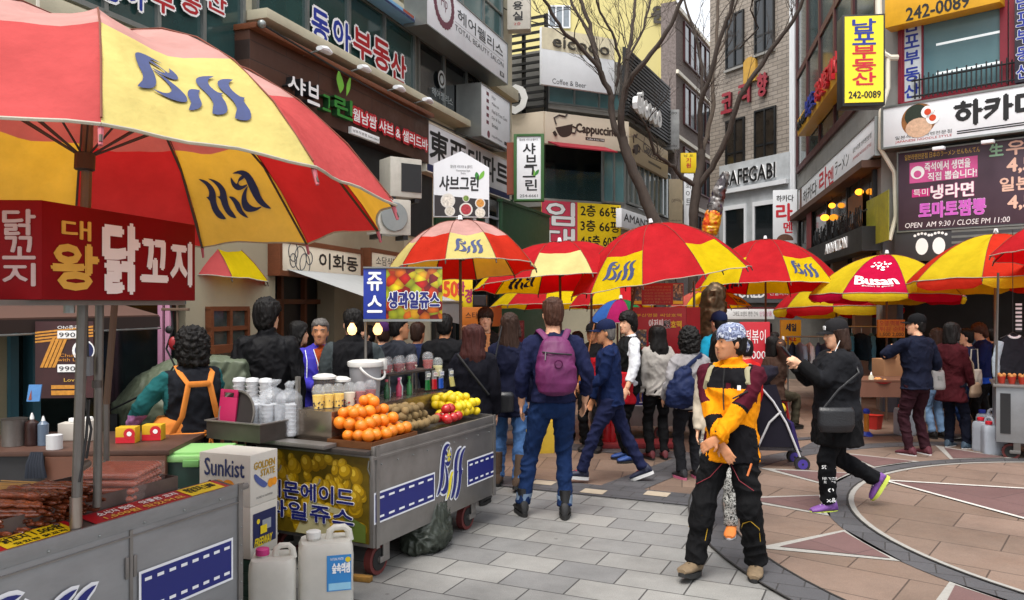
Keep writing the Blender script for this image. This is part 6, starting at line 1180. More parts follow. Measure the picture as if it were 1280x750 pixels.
# skewers: sauce-glazed sticks
GLZ = mat('glazed chicken', '#6b3218', .3, var=.6, vs=40, bump=.7, bs=90, coat=.4, rnd=.45); STK = mat('bamboo stick', '#b08a4e', .7, var=.2)
def skewer_proto():
    t = thing('skewer', 'glazed chicken skewer in the tall stack on the skewer cart', 'skewer', (0, 0, 0), 0, 'chicken skewers stacked on the cart'); rnd = random.Random(8); m = MB(); pts = []; rs = []
    for i in range(15): pts.append((.02 + i * .017, rnd.uniform(-.003, .003), rnd.uniform(-.002, .002))); rs.append((.007, .0095, .0105, .009)[i % 4] if 0 < i < 14 else .005)
    m.tube(pts, rs, 9); m.build('meat', GLZ, t); MB().tube([(-.14, 0, 0), (.03, 0, 0)], .0028, 6).build('stick', STK, t); return t
sk = skewer_proto(); rnd = random.Random(12); first = True
for layer in range(8):
    for j in range(12 - layer // 2):
        loc = N(1.1 + .029 * (j + layer * .4) + rnd.uniform(-.004, .004), .42, .861 + .0185 * layer) + V((rnd.uniform(-.02, .03), 0, 0)); o = sk if first else dup(sk); first = False
        o.location = loc; o.rotation_euler = (rnd.uniform(0, 6), rnd.uniform(-.04, .04), R(-6) + rnd.uniform(-.06, .06)); o.scale = (1.12, 1.12, 1.12)
lab2 = 'glazed chicken skewer in the lower pile beside the tall stack'
for layer in range(4):
    for j in range(9):
        o = dup(sk, label=lab2); o['group'] = 'chicken skewers in the near pile'; o.location = N(.72 + .036 * j, .40, .861 + .023 * layer) + V((rnd.uniform(-.03, .02), 0, 0)); o.rotation_euler = (rnd.uniform(0, 6), 0, R(-4) + rnd.uniform(-.08, .08))
SAU = mat('pale sausage', '#a85a44', .35, var=.25, vs=30, coat=.3)
for k in range(4):
    t = thing('sausage_pack', ('lowest', 'second', 'third', 'topmost')[k] + ' film wrapped pack of pink sausages stacked behind the poles', 'sausage pack', N(1.6, .41 - .006 * k, .865 + .034 * k), R(-3) + .03 * k, 'sausage packs on the cart'); m = MB()
    for j in range(9): m.tube([(0, .032 * j, .014), (.015, .032 * j, .016), (.26, .032 * j, .016), (.275, .032 * j, .014)], [.006, .0155, .0155, .006], 10)
    m.build('sausages', SAU, t); MB().box((-.012, -.02, -.001), (.288, .276, .0335), None, .012).build('film', mat('pack film', '#e8d9d4', .15, alpha=.1, bump=.5, bs=40, spec=.8), t)
# poles and bracket
t = thing('pole_clamp', 'bright sleeve and clamp at the foot of the huge parasol pole', 'clamp', V((-1.728, 3.17, .866)), NA); MB().tube([(0, 0, 0), (0, 0, .12)], .0235, 14).build('sleeve', mat('bright sleeve', '#9a8f86', .3, .8), t); MB().tube([(.0, 0, .22), (.1, .06, .23)], .016, 10).build('bracket', POLES, t); MB().tube([(.0, -.02, .18), (.03, -.02, .35), (.05, -.01, .5)], .006, 6).build('clamp_lever', BLK, t)
t = thing('cart_pole', 'rear grey steel pole beside the sausage packs', 'pole', N(1.486, .115, .90), NA); MB().tube([(0, 0, 0), (.015, 0, 1.1)], .0175, 14).build('pole', POLES, t); MB().tube([(0, 0, .5), (0, 0, .53)], .021, 14).build('ring', STLD, t)
t = thing('leaning_pole', 'thin leaning brown pole behind the two steel poles', 'pole', P(133, 505, 3.9), 0); MB().tube([(0, 0, 0), (.05, 0, .6)], .016, 10).build('pole', POLEW, t); MB().tube([(0, 0, 0), (0, 0, -.3)], .014, 10).build('foot', POLES, t)
t = thing('dangling_cable', 'black cable looping down between the steel poles', 'cable', P(108, 385, 3.3), 0); MB().tube([(0, 0, .05), (.005, 0, -.2), (-.012, 0, -.35), (.02, 0, -.5), (.0, 0, -.62)], .006, 6).build('cable', BLK, t); MB().box((-.03, -.01, -.28), (.02, .02, -.2), None, .004).build('switch_box', mat('grey switch', '#70757a', .5), t)
# chicken sign
sa = P(52, 374, 2.76); sb = P(244, 375, 3.63); SF = Fac((sa.x, sa.y), (sb.x - sa.x, sb.y - sa.y)); L_ = (V((sb.x, sb.y)) - V((sa.x, sa.y))).length; zb = 1.765; zt = CAMH + .13 * 2.76
t = thing('skewer_sign', 'deep red lightbox sign with white and yellow brush lettering under the huge parasol', 'sign', (sa.x, sa.y, 0), SF.ang); RLB = mat('red lightbox', '#7d0610', .5, var=.25, vs=2.2, spec=.15); MB().box((0, 0, zb), (L_, .3, zt), None, .003).build('panel', RLB, t)
m = MB(); h = zt - zb
for c_, mm, x0, z0, x1, z1, b_ in (('대', GOLD, .1, .64, .26, .84, .03), ('왕', GOLD, .05, .12, .3, .58, .05), ('닭', WHI, .34, .1, .56, .86, .045), ('꼬', WHI, .58, .24, .77, .72, .045), ('지', WHI, .8, .2, .96, .74, .045)): text(m, c_, mm, x0 * L_, zb + z0 * h, x1 * L_, zb + z1 * h, bold=b_)
Mx = Matrix.Translation((0, 0, 0)) @ Matrix.Rotation(R(-90) - SF.ang + R(85), 4, 'Z')
m.build('lettering', None, t, 0)
el = MB(); el.box((-.30, 0, zb), (-.002, .28, zt), None, .003); e2 = el.build('end_panel', RLB, t); e2.rotation_euler = (0, 0, -SF.ang + R(3)); m = MB()
for i, c_ in enumerate('닭꼬지'): text(m, c_, mat('dim white letter', '#b9a8a8', .5), -.128, zb + h * (.68 - .27 * i) - .03 * (i == 0) * h, -.02, zb + h * (.9 - .27 * i), bold=.03)
o = m.build('end_lettering', None, e2, 0)
m = MB(); m.tube([(.3, .15, zb - .05), (.3, .15, zb)], .02, 8); m.box((-.3, .05, zb - .02), (L_, .25, zb - .001)); m.build('under_rail', ALU, t)
# containers and crates
GRN2 = mat('pale green plastic', '#8fc47a', .4, var=.05); 
t = thing('lidded_crate', 'dark green crate with a pale green lid between the cart and the fruit boxes', 'crate', P(148, 590, 4.8) , R(2)); t.location.z = 0; w, d = .64, .42
MB().box((.02, .02, .5), (w - .02, d - .02, .80), None, .02).build('crate', mat('dark green plastic', '#1c3a30', .5), t); m = MB(); m.box((0, 0, .795), (w, d, .835), None, .012); m.box((.05, .05, .83), (w - .05, d - .05, .85), None, .01); m.build('lid', GRN2, t); MB().box((w * .6, -.015, .77), (w * .75, .01, .81), None, .004).build('latch', mat('lid latch', '#6fa860', .5), t); MB().box((.0, 0, 0), (w, d, .49), None, .004).build('plinth', BLK, t)
CARD = mat('white carton', '#c2beb5', .75, var=.06, dirt=.15)
def carton(name, label, corner, rz, w, d, h, side):
    t = thing(name, label, 'carton', corner, rz); MB().box((-d, 0, 0), (0, w, h), None, .004).build('carton', CARD, t); side(t, w, d, h); return t
bc = P(313, 400, 4.55); BZ = R(-20)
def s1(t, w, d, h):
    m = MB(); text(m, 'Sunkist', INKB, -d + .04, .56 * h, -.04, .9 * h, y=-.003, bold=.02); ob = mat('orange print', '#d88a18', .5, var=.2, vs=20)
    for x, z, r in ((-.6, .36, .13), (-.42, .38, .12), (-.5, .3, .14)): shape(m, circ(x * d, z * h, r * h, 16, rx=.12 * d), ob, -.003 - .0006 * (x + 1))
    shape(m, spl([(-.33 * d, .3 * h), (-.24 * d, .36 * h), (-.2 * d, .3 * h), (-.26 * d, .24 * h)]), GRN, -.005)
    for x in (-.78, -.12): shape(m, circ(x * d, .42 * h, .05 * h, 12), INK)
    m.build('print', None, t, 0)
    Q = Matrix.Rotation(R(90), 4, 'Z'); m = MB(); text(m, 'GOLDEN', mat('gold print', '#b08a1c', .5), .03, .7 * h, w - .03, .84 * h, y=-.003, M=Q, bold=.04); text(m, 'STATE', mat('gold print'), .09, .54 * h, w - .03, .67 * h, y=-.003, M=Q, bold=.04); shape(m, spl([(.04, .62 * h), (.09, .5 * h), (.15, .36 * h), (.12, .3 * h), (.06, .42 * h), (.03, .55 * h)]), mat('map blue', '#44548e', .5), M=Q); shape(m, circ(.18, .36 * h, .09 * h, 14), ob, -.004, Q); shape(m, circ(.215, .37 * h, .08 * h, 14), ob, -.005, Q); text(m, 'PACKED IN CALIFORNIA', GRYL, .05, .12 * h, w - .05, .16 * h, M=Q); m.build('end_print', None, t, 0)
def s2(t, w, d, h):
    Q = Matrix.Rotation(R(90), 4, 'Z'); m = MB(); V_ = lambda *a: [Q @ V(p) for p in a]; m.add(V_((.02, -.003, .06), (w - .02, -.003, .06), (w - .02, -.003, h * .85), (.02, -.003, h * .85)), [(0, 1, 2, 3)], DKB); text(m, 'FREEWAY', PYE, .03, .2 * h, w * .75, .36 * h, M=Q, bold=.04, shear=.15, y=-.005); m.add(V_((.1, -.006, .48 * h), (.18, -.006, .48 * h), (.18, -.006, .68 * h), (.1, -.006, .68 * h)), [(0, 1, 2, 3)], mat('truck print', '#8d939c')); m.add(V_((.08, -.008, .42 * h), (.14, -.008, .42 * h), (.14, -.008, .58 * h), (.08, -.008, .58 * h)), [(0, 1, 2, 3)], PYE); shape(m, circ(.065, .68 * h, .05 * h, 12), PYE, -.005, Q); m.build('end_print', None, t, 0)
cz = .59
carton('fruit_carton', 'white orange carton with blue lettering, on top of the stack by the skewer cart', V((bc.x, bc.y, .592)), BZ, .25, .36, .295, s1); carton('fruit_carton', 'white carton with a yellow truck print, under the orange carton', V((bc.x, bc.y, .295)), BZ, .25, .36, .296, s2)
t = thing('dark_crate', 'dark green crate at the bottom of the carton stack', 'crate', V((bc.x, bc.y, 0)), BZ); m = MB(); m.box((-.36, 0, 0), (0, .25, .29), None, .01); [m.box((-.36, -.006, .05 + .07 * i), (.006, -.0005, .08 + .07 * i)) for i in range(3)]; m.build('crate', mat('dark green plastic'), t)
MILK = mat('milky plastic', '#e2e0d8', .42, var=.1, vs=4, dirt=.15, trans=.45)
def jerry(label, loc, rz, w, d, h, cap, mm=MILK, lab=False, group='plastic water cans'):
    t = thing('jerry_can', label, 'water can', loc, rz, group); s = h / .40
    m = MB(); rows = []; 
    for z, k in ((0, .92), (.015, .98), (.05, 1), (.15, .985), (.27, 1), (.32, .97), (.345, .88)): rows.append((z * s, 0, w / 2 * k, d / 2 * k))
    n = 32; vs_ = []
    for z, _, a, b in rows:
        for i in range(n): q = 2 * math.pi * i / n; c, s_ = math.cos(q), math.sin(q); vs_.append((a * math.copysign(abs(c) ** .36, c), b * math.copysign(abs(s_) ** .36, s_), z))
    m.add(vs_, [(k * n + i, k * n + (i + 1) % n, (k + 1) * n + (i + 1) % n, (k + 1) * n + i) for k in range(len(rows) - 1) for i in range(n)] + [list(range(n))[::-1], list(range((len(rows) - 1) * n, len(rows) * n))])
    m.build('can', mm, t, 50); x = w * .06
    MB().tube([(w * .06, 0, .34 * s), (w * .08, 0, .385 * s), (w * .16, 0, .4 * s), (w * .34, 0, .4 * s), (w * .42, 0, .38 * s), (w * .44, 0, .33 * s)], [.022 * s, .018 * s, .017 * s, .017 * s, .018 * s, .022 * s], 10).build('handle', mm, t)
    MB().lathe([(.032 * s, .335 * s), (.032 * s, .36 * s)], 16, c=(-w * .22, 0, 0)).build('neck', mm, t); MB().lathe([(.036 * s, .355 * s), (.038 * s, .36 * s), (.037 * s, .388 * s), (.03 * s, .392 * s)], 20, c=(-w * .22, 0, 0)).build('cap', cap, t)
    if lab:
        m = MB(); y = -d / 2 - .003; rect(m, .0, .11 * s, w * .44, .29 * s, mat('label blue', '#2f7fc0', .4), y); rect(m, .01, .115 * s, w * .43, .15 * s, mat('label light', '#8fc4de', .4), y - .001); text(m, '숲속의샘', WHI, .03, .2 * s, w * .41, .25 * s, y=y - .002, bold=.04); text(m, 'NATURAL WATER', WHI, .02, .265 * s, w * .3, .278 * s, y=y - .002); shape(m, circ(w * .38, .265 * s, .014 * s, 12), PYE, y - .002); m.build('paper_label', None, t, 0)
    return t
jerry('cloudy plastic water can with a pink cap, left of the labelled can', onz(341, 772, 0), R(12), .25, .24, .40, mat('pink cap', '#b0286e', .4)); jerry('cloudy plastic water can with a blue paper label and white cap, by the juice cart', onz(407, 757, 0), R(16), .31, .25, .45, LIDW, lab=True)
jerry('white water can with a red cap beside the maroon trousers', onz(1131, 544, 0), R(10), .24, .2, .42, REDB, mat('bluish plastic', '#a3aab4', .45, var=.08, trans=.1), group='plastic water cans'); BP = mat('bluish plastic')
jerry('left water can with red cap in the row at the right stall', onz(1231, 566, 0), R(-70), .24, .18, .42, REDB, BP); jerry('front water can with red cap in the row at the right stall', onz(1243, 569, 0), R(-15), .26, .19, .40, REDB, BP); jerry('rear water can with blue cap in the row at the right stall', onz(1234, 556, 0), R(-40), .24, .18, .44, BLUE, BP)
# stall behind: long counter, pots, bottles
t = thing('food_stall', 'low brown topped stall counter behind the skewer cart', 'food stall', P(-70, 560, 4.75), R(3)); t.location.z = 0; w = 1.30; m = MB(); m.box((0, 0, .0), (w, .06, .84)); m.box((0, .06, 0), (.05, .7, .84)); m.box((w - .05, .06, 0), (w, .7, .84)); m.build('body', mat('dark stall panel', '#3a3a3c', .5, .4, var=.2), t); MB().box((-.02, -.03, .845), (w + .02, .72, .875), None, .004).build('counter', mat('brown counter', '#4d342a', .5, var=.25), t); MB().box((.6, -.036, .55), (w, -.001, .842)).build('brown_panel', mat('brown panel', '#6b4636', .6, var=.15), t)
zc = .877
def on(px, Y=4.95): return V(((px - 640) / 1000 * Y, Y, zc))
def pot(name, label, loc, prof, m, cat, lid=None, group=None):
    t = thing(name, label, cat, loc, 0, group); MB().lathe(prof, 22).build('vessel', m, t)
    if lid: MB().lathe(lid[0], 20).build('lid', lid[1], t)
    return t
pot('steel_pot', 'plain steel pot on the brown counter beside the sauce bottles', on(18), [(.07, 0), (.072, .16), (.075, .165)], STL, 'pot', ([(.076, .165), (.02, .172)], STLD)); pot('sauce_bottle', 'dark brown ribbed sauce bottle with a white spout', on(40), [(.04, 0), (.042, .02), (.038, .04), (.042, .06), (.038, .08), (.042, .1), (.038, .14), (.012, .16), (.006, .19)], mat('dark sauce', '#2b1512', .35), 'bottle', ([(.012, .16), (.012, .172), (.004, .2)], WHI)); pot('sauce_bottle', 'smaller blue grey sauce bottle beside the dark ribbed one', on(54), [(.03, 0), (.031, .13), (.012, .15), (.006, .17)], mat('bluish bottle', '#5d6d80', .3), 'bottle', ([(.014, .13), (.012, .15), (.004, .18)], WHI)); pot('paper_roll', 'white paper roll on the rear counter', on(68, 4.82), [(.045, 0), (.045, .085), (.015, .086)], mat('paper white'), 'paper roll')
t = thing('tissue_box', 'white tissue box behind the steel poles', 'box', on(72, 5.1), .1); MB().box((0, 0, 0), (.16, .1, .11), None, .004).build('box', CARD, t); MB().box((.05, .03, .11), (.11, .06, .14), None, .01).build('tissue', WHI, t)
t = thing('tissue_box', 'white box right of the steel poles on the rear counter', 'box', on(97, 5.1), -.1); MB().box((0, 0, 0), (.09, .1, .13), None, .004).build('box', CARD, t); MB().box((.02, .03, .13), (.07, .06, .15), None, .01).build('tissue', WHI, t)
for k, (px, lab) in enumerate(((155, 'yellow and red drink can box by the vendor hand'), (188, 'yellow and red box half behind the vendor arm'))):
    t = thing('coffee_box', lab, 'box', on(px - 11, 5.0 + .1 * k), .1); MB().box((0, 0, 0), (.12, .09, .1), None, .004).build('box', mat('coffee yellow', '#c9a01c', .5), t); m = MB(); rect(m, 0.002, .002, .118, .04, REDB); shape(m, circ(.085, .06, .035, 16), REDB, -.003); shape(m, circ(.085, .06, .015, 12), WHI, -.004); m.build('print', None, t, 0)
t = thing('picture_card', 'small blue picture card standing by the poster', 'card', P(33, 502, 4.9), .1); MB().prism([(0, 0, 0), (.075, 0, 0), (.075, .03, .1), (0, .03, .1)], (0, .01, 0)).build('card', mat('card blue', '#3f77b0', .5, var=.3), t); MB().add([(.01, -.002 + .003, .01), (.03, .0, .01), (.02, .018, .07)], [(0, 1, 2)]).build('printed_tower', mat('rust red'), t)
t = thing('hanging_cloths', 'dark cloth and bags hanging at the rear counter edge', 'cloth', on(46, 4.72) - V((0, 0, .0)), 0); m = MB()
for k in range(6): m.tube([(.012 * k - .03, 0, .0), (.016 * k - .04, -.02, -.07), (.02 * k - .05, -.01, -.15)], [.006, .013, .016], 7)
m.build('cloth', mat('hanging navy cloth', '#1d2430', .8), t)
# tarp covered stall
t = thing('covered_stall', 'stall covered with a grey green tarpaulin behind the vendor', 'covered stall', P(226, 600, 6.45), R(6)); t.location.z = 0; m = MB(); m.loft([((0, 0, .75), (.5, 0, 0), (0, .3, 0)), ((0.0, 0, .95), (.52, 0, 0), (0, .34, 0)), ((.08, 0, 1.16), (.42, 0, 0), (0, .3, 0)), ((.16, 0, 1.28), (.3, 0, 0), (0, .24, 0)), ((.18, 0, 1.32), (.2, 0, 0), (0, .16, 0))], 24); m.prism([(.1, -.3, 1.0), (.62, -.3, .75), (.56, -.28, 1.3), (.2, -.28, 1.32)], (0, .4, 0))
fuse('tarp', m, mat('grey green tarp', '#59614f', .5, var=.12, spec=.4), t, .014, 3, folds=.014, fs=(7, 7, 5), seed=5); [MB().box((x, y, 0), (x + .05, y + .05, .9)).build('leg', BLK, t) for x in (-.45, .4) for y in (-.25, .2)]; MB().tube([(-.5, -.36, .9), (-.05, -.38, 1.12), (.2, -.36, 1.3)], .008, 5).build('rope', BLK, t)
for k, (px, lab) in enumerate(((201, 'left pink post under the brown awning'), (210, 'right pink post under the brown awning'))): t = thing('pink_post', lab, 'post', P(px, 600, 7.0), 0, 'pink posts'); t.location.z = 0; MB().box((-.02, -.02, .01), (.02, .02, 2.0), None, .003).build('post', mat('pink paint', '#b9829c', .5), t); MB().box((-.05, -.05, 0), (.05, .05, .01)).build('base_plate', ALU, t)
t = thing('hanging_tools', 'cluster of red and black cables and clamps hanging by the vendor head', 'cables', P(213, 385, 5.9), 0); m = MB(); m.tube([(0, 0, .05), (.02, 0, -.15), (-.03, 0, -.3), (.03, 0, -.42), (-.02, 0, -.5)], .008, 6, BLK); m.tube([(.05, 0, .05), (.06, 0, -.5)], .009, 6, POLEW); m.box((-.06, -.02, -.02), (.14, .01, .0), POLEW, .003); m.ball((.02, 0, -.26), .05, mat('red clamp', '#8e1820', .5), 10, 6, sc=(.7, .4, 1)); m.ball((-.01, 0, -.16), .03, BLK, 10, 6, sc=(1, .5, 1)); m.build('cables', None, t)
# ------------------------------------------------------------------ hotcake stall, centre
HS = Fac((1.42, 10.3), (1, -.06)); t = thing('hotcake_stall', 'steel hotcake stall with blue dashed strip and red counters, mid street', 'food stall', HS.at(0, 0), HS.ang); m = MB(); m.box((-.4, 0, .18), (1.0, .8, .8), None, .003); m.build('body', STL, t); m = MB(); road_strip(m, -.38, .45, .98, .66, -.004, 12); m.build('road_stripe', None, t, 0); MB().box((-.45, -.04, .8), (1.05, .8, .84), None, .003).build('counter', STLD, t)
for x in (-.2, .5): caster(t, x, .08, .085)
for x in (-.38, .98): MB().tube([(x, .4, .84), (x, .4, 2.05)], .016, 8).build('post', POLES, t)
sg = thing('hotcake_sign', 'red hotcake sign boards with prices and small photos on the central stall', 'sign', P(791, 446, 10.0), HS.ang); w, h = .86, .62; m = MB(); m.box((0, 0, .0), (.66, .06, h), None, .004); m.prism([(.662, 0, 0), (.86, .16, 0), (.86, .2, 0), (.662, .05, 0)], (0, 0, h)); m.box((-.02, .02, h + .03), (.63, .07, h + .3), None, .003); m.build('panel', mat('menu red', '#a31420', .45), sg)
m = MB(); text(m, '아저씨', WHI, .2, .36, .37, .47, bold=.03); text(m, '씨앗', INK, .38, .36, .46, .46, bold=.03, outline=WHI, ol=.006); text(m, '호떡', YEL, .47, .36, .6, .45, bold=.03); text(m, '₩1000', WHI, .2, .15, .38, .21, bold=.03); text(m, '부산명물 씨앗호떡', YEL, .04, .5, .6, .54); text(m, '찹쌀 녹차', WHI, .2, .25, .4, .29); text(m, '국내산 견과류', YEL, .2, .06, .42, .1); ph = photo_print('small food photos', ('#7d6a50', '#c9b48a', '#4d5a70', '#a8a4a0'), 40, .4); rect(m, .02, .12, .17, .34, ph); y2 = .017
rect(m, -.01, h + .04, .11, h + .29, ph, y2); rect(m, .5, h + .04, .62, h + .29, ph, y2); rect(m, -.01, h + .04, .11, h + .08, YEL, y2 - .002); rect(m, .5, h + .04, .62, h + .08, YEL, y2 - .002)
for k in range(6): text(m, ('씨앗호떡의 유래', '옛날부터 남포동에서', '고소한 씨앗을 넣어', '맛있는 호떡입니다', '부산의 명물 먹거리', '감사합니다')[k], mat('dim gold', '#b98a5a'), .14, h + .24 - .038 * k, .47, h + .265 - .038 * k, y=y2 - .002)
m.build('lettering', None, sg, 0)
t = thing('red_mat', 'dark red board lying in front of the central hotcake stall', 'mat', P(790, 566, 9.6), 0); t.location.z = 0; MB().box((-.45, 0, .012), (.6, .4, .07), None, .01).build('board', mat('dull red board', '#7d2429', .7, var=.15), t)
for k, px in enumerate((763, 770)): t = thing('fire_extinguisher', ('left', 'right')[k] + ' red extinguisher under the hotcake stall', 'extinguisher', onz(px, 566, .0) + V((0, .35, .072)), 0, 'red extinguishers'); MB().lathe([(.045, 0), (.048, .02), (.048, .26), (.02, .31), (.015, .34)], 16).build('cylinder', mat('extinguisher red', '#a5131c', .35, coat=.3), t); MB().box((-.03, -.01, .34), (.05, .01, .37), None, .004).build('valve', BLK, t)
t = thing('yellow_carton', 'yellow strapped carton behind the man with the purple backpack', 'carton', onz(655, 568, 0), R(8)); MB().box((0, 0, 0), (.36, .3, .38), None, .006).build('carton', mat('carton yellow', '#c9a832', .7, var=.12), t); MB().box((-.003, .1, .002), (.363, .115, .383)).build('strap', mat('strap yellow', '#b08a10'), t)
for k, (px, y0, w_, h_, lab, c_) in enumerate(((640, 428, .17, .3, 'small dark red menu board left of the backpack man', '#6b1a22'), (690, 432, .26, .22, 'dark red menu board behind the backpack man', '#5a1a20'), (925, 498, .42, 1.05, 'tall red menu banner behind the man in orange', '#b31c2a'))):
    Y = (11, 12, 11)[k]; t = thing('menu_board', lab, 'sign', P(px, y0 if k < 2 else 498, Y), .05); MB().box((0, 0, 0), (w_, .03, h_), None, .006).build('panel', mat('menu ' + c_, c_, .5), t); letters(t, w_, h_, [('떡볶이', WHI if k > 1 else mat('dull pink', '#b07070'), .15, .72, .85, .9), ('2,000', WHI if k > 1 else mat('dull pink'), .15, .5, .85, .62), ('순대', BLUE if k > 1 else mat('dull pink'), .2, .25, .8, .42)])
# shop signs low in the middle distance
for nm, lab, px, wh, Y, face, its in (('orange_sign', 'orange shop sign below the yellow optician sign', (577, 408), (.56, .27), 11.2, mat('orange board', '#b5661c', .5), [('스타', INK, .1, .4, .4, .75), ('특가', WHI, .45, .55, .65, .85), ('영업', INK, .55, .2, .75, .5)]),
      ('optician_sign', 'yellow optician sign with red lettering beside the faded parasol pole', (553, 384), (.46, .46), 12.2, YEL, [('50', mat('orange red', '#d84a18', .5), .05, .35, .5, .85, dict(bold=.05)), ('안', mat('dark pink', '#a8285a', .5), .5, .4, .74, .85, dict(bold=.04)), ('경', mat('dark pink'), .76, .15, .97, .6, dict(bold=.04))]),
      ('yellow_sign', 'yellow shop sign with blue blocks over the clothes rack', (976, 431), (.34, .42), 13.5, YEL, [('세일', DKB, .25, .55, .75, .85, dict(bold=.04)), ('SALE', REDB, .25, .15, .75, .35, dict(bold=.04))]),
      ('price_sign', 'orange and yellow price sign behind the capped man in the navy jacket', (1098, 422), (.38, .26), 11.6, mat('amber price board', '#c9781c', .5, var=.3, vs=9), [('오뎅 떡볶이', RED, .05, .65, .95, .95), ('튀김 순대', RED, .05, .35, .95, .6), ('1,500 2,000', INK, .05, .05, .95, .28)])):
    t = thing(nm, lab, 'sign', P(*px, Y), -.03); MB().box((0, 0, 0), (*[wh[0]], .06, wh[1]), None, .005).build('panel', face, t); letters(t, wh[0], wh[1], its)
t = thing('old_television', 'small black screen box mounted beside the optician sign', 'screen', P(591, 383, 12), -.1); MB().box((0, 0, 0), (.2, .15, .17), None, .01).build('casing', BLK, t); MB().box((.02, -.004, .02), (.18, .001, .15)).build('screen', mat('dim screen', '#2b2426', .3), t)
t = thing('wrapped_tree_sleeve', 'shiny foil and printed banner sleeve wrapped round the leaning trunk', 'banner', P(905, 292, 14.6), 0); FO = photo_print('foil print', ('#6a6666', '#4f4a50', '#8f8a88', '#55456a', '#6a3a3a', '#9d9896'), 9, .15, stretch=(1, 1, .6)); m = MB(); a_, b_ = P(888, 284, 14.6), P(903, 215, 14.6); o_ = P(905, 292, 14.6); m.tube([a_ - o_, a_.lerp(b_, .35) - o_, a_.lerp(b_, .7) - o_ + V((.03, 0, 0)), b_ - o_ + V((.06, 0, 0))], [.12, .13, .1, .05], 14); fuse('sleeve', m, FO, t, .02, 1, folds=.03, fs=(5, 5, 4)); m = MB(); m.tube([a_ - o_ - (b_ - a_) * .12, a_ - o_, a_.lerp(b_, .14) - o_, a_.lerp(b_, .28) - o_], [.13, .15, .15, .14], 18); fuse('lower_band', m, photo_print('red yellow print', ('#b3161e', '#d8a81c', '#c92a1c', '#e0b820'), 5, .3, 'noise'), t, .016, 1, folds=.02, fs=(5, 5, 4), seed=4)
for nm, lab, px, wh, Y, bg, its in (('black_white_sign', 'grey photo sign hung at the end of the louvre screen', (829, 187), (.5, 1.25), 25, mat('grey photo', '#8d8f90', .5, var=.4, vs=3), [('eicoo', INK, .15, .88, .85, .96), ('eicoo', INK, .15, .06, .85, .13)]), ('yellow_sign', 'small yellow club sign with red letters left of the forked tree', (851, 216), (.48, .62), 25, YEL, [('남 포', INK, .2, .8, .8, .93), ('기', REDB, .35, .52, .65, .74, dict(bold=.03)), ('원', REDB, .35, .25, .65, .48, dict(bold=.03))]), ('tan_sign', 'tan vertical cafe sign with a cup drawing below the club sign', (836, 281), (.42, 1.4), 24.5, mat('tan board', '#8d8068', .5), [('Cappuccino', BRN, .2, .45, .9, .55, dict(arc=.5)), ('coffee & deli', BRN, .1, .08, .9, .11)]), ('vertical_sign', 'white vertical sign with small black letters beside the tan cafe sign', (855, 285), (.3, 1.7), 25, WHT, [('화', INK, .2, .72, .8, .84), ('이', INK, .2, .57, .8, .69), ('트', INK, .2, .42, .8, .54)])):
    t = thing(nm, lab, 'sign', P(*px, Y), -.05); MB().box((0, 0, 0), (wh[0], .12, wh[1]), None, .006).build('panel', bg, t); letters(t, wh[0], wh[1], its)
# ------------------------------------------------------------------ right side: tables, racks, stall
t = thing('snack_table', 'folding table with red trays in front of the capped man', 'table', P(1072, 600, 9.9), -.05); t.location.z = 0; MB().box((0, 0, .78), (.85, .6, .81), None, .004).build('tabletop', mat('brown table', '#5a3a2a', .5, var=.2), t); [MB().box((x, y, 0), (x + .03, y + .03, .78)).build('leg', ALU, t) for x in (.02, .8) for y in (.02, .55)]; MB().box((.0, -.012, .60), (.85, -.001, .78)).build('apron', mat('brown panel'), t)
t = thing('red_tray', 'red plastic tray of snacks on the folding table', 'tray', P(1099, 481, 10), 0); m = MB(); m.lathe([(.1, 0), (.15, .04), (.16, .045), (.1, .01)], 20); m.build('tray', REDB, t); m = MB(); [m.ball((.07 * math.cos(k), .06 * math.sin(k * 1.7), .04 + .01 * (k % 3)), .03, n=8, k=5) for k in range(9)]; tag(m.build('snacks', mat('fried snack', '#c98a4a', .6, var=.3), t))
pot('white_bottle', 'white squeeze bottle on the folding table', P(1089, 481, 9.95), [(.03, 0), (.032, .1), (.012, .13), (.008, .15)], mat('bottle cream', '#b9b29a', .5), 'bottle', ([(.014, .125), (.006, .16)], WHI))
t = thing('brown_carton', 'open brown cardboard flap box behind the folding table', 'carton', P(1105, 478, 10.4), .2); m = MB(); m.box((0, 0, 0), (.36, .25, .3), None, .004); m.prism([(0, 0, .3), (.17, 0, .3), (.13, -.1, .42), (-.03, -.1, .42)], (0, .006, 0)); m.prism([(.19, 0, .3), (.36, 0, .3), (.38, .02, .5), (.2, .02, .5)], (0, .006, 0)); m.build('carton', mat('brown card', '#8a6444', .8, var=.12), t)
t = thing('red_tub', 'red rectangular plastic tub under the folding table', 'tub', onz(1086, 538, 0), 0); m = MB(); m.loft([((.12, .1, 0), (.1, 0, 0), (0, .08, 0)), ((.12, .1, .19), (.13, 0, 0), (0, .1, 0)), ((.12, .1, .2), (.145, 0, 0), (0, .115, 0))], 4); o = m.build('tub', mat('tub red', '#a8241c', .45), t, 30)
t = thing('toy_post', 'orange post with blue foot and blue top beside the red tub', 'post', onz(1083, 545, 0), 0); MB().lathe([(.09, 0), (.08, .02), (.04, .06)], 16).build('foot', mat('toy blue', '#2038a0', .4), t); MB().lathe([(.032, .06), (.032, .3)], 14).build('post', mat('toy orange', '#c97a18', .4), t); MB().lathe([(.04, .3), (.045, .33), (.03, .36)], 14).build('top', mat('toy blue'), t)
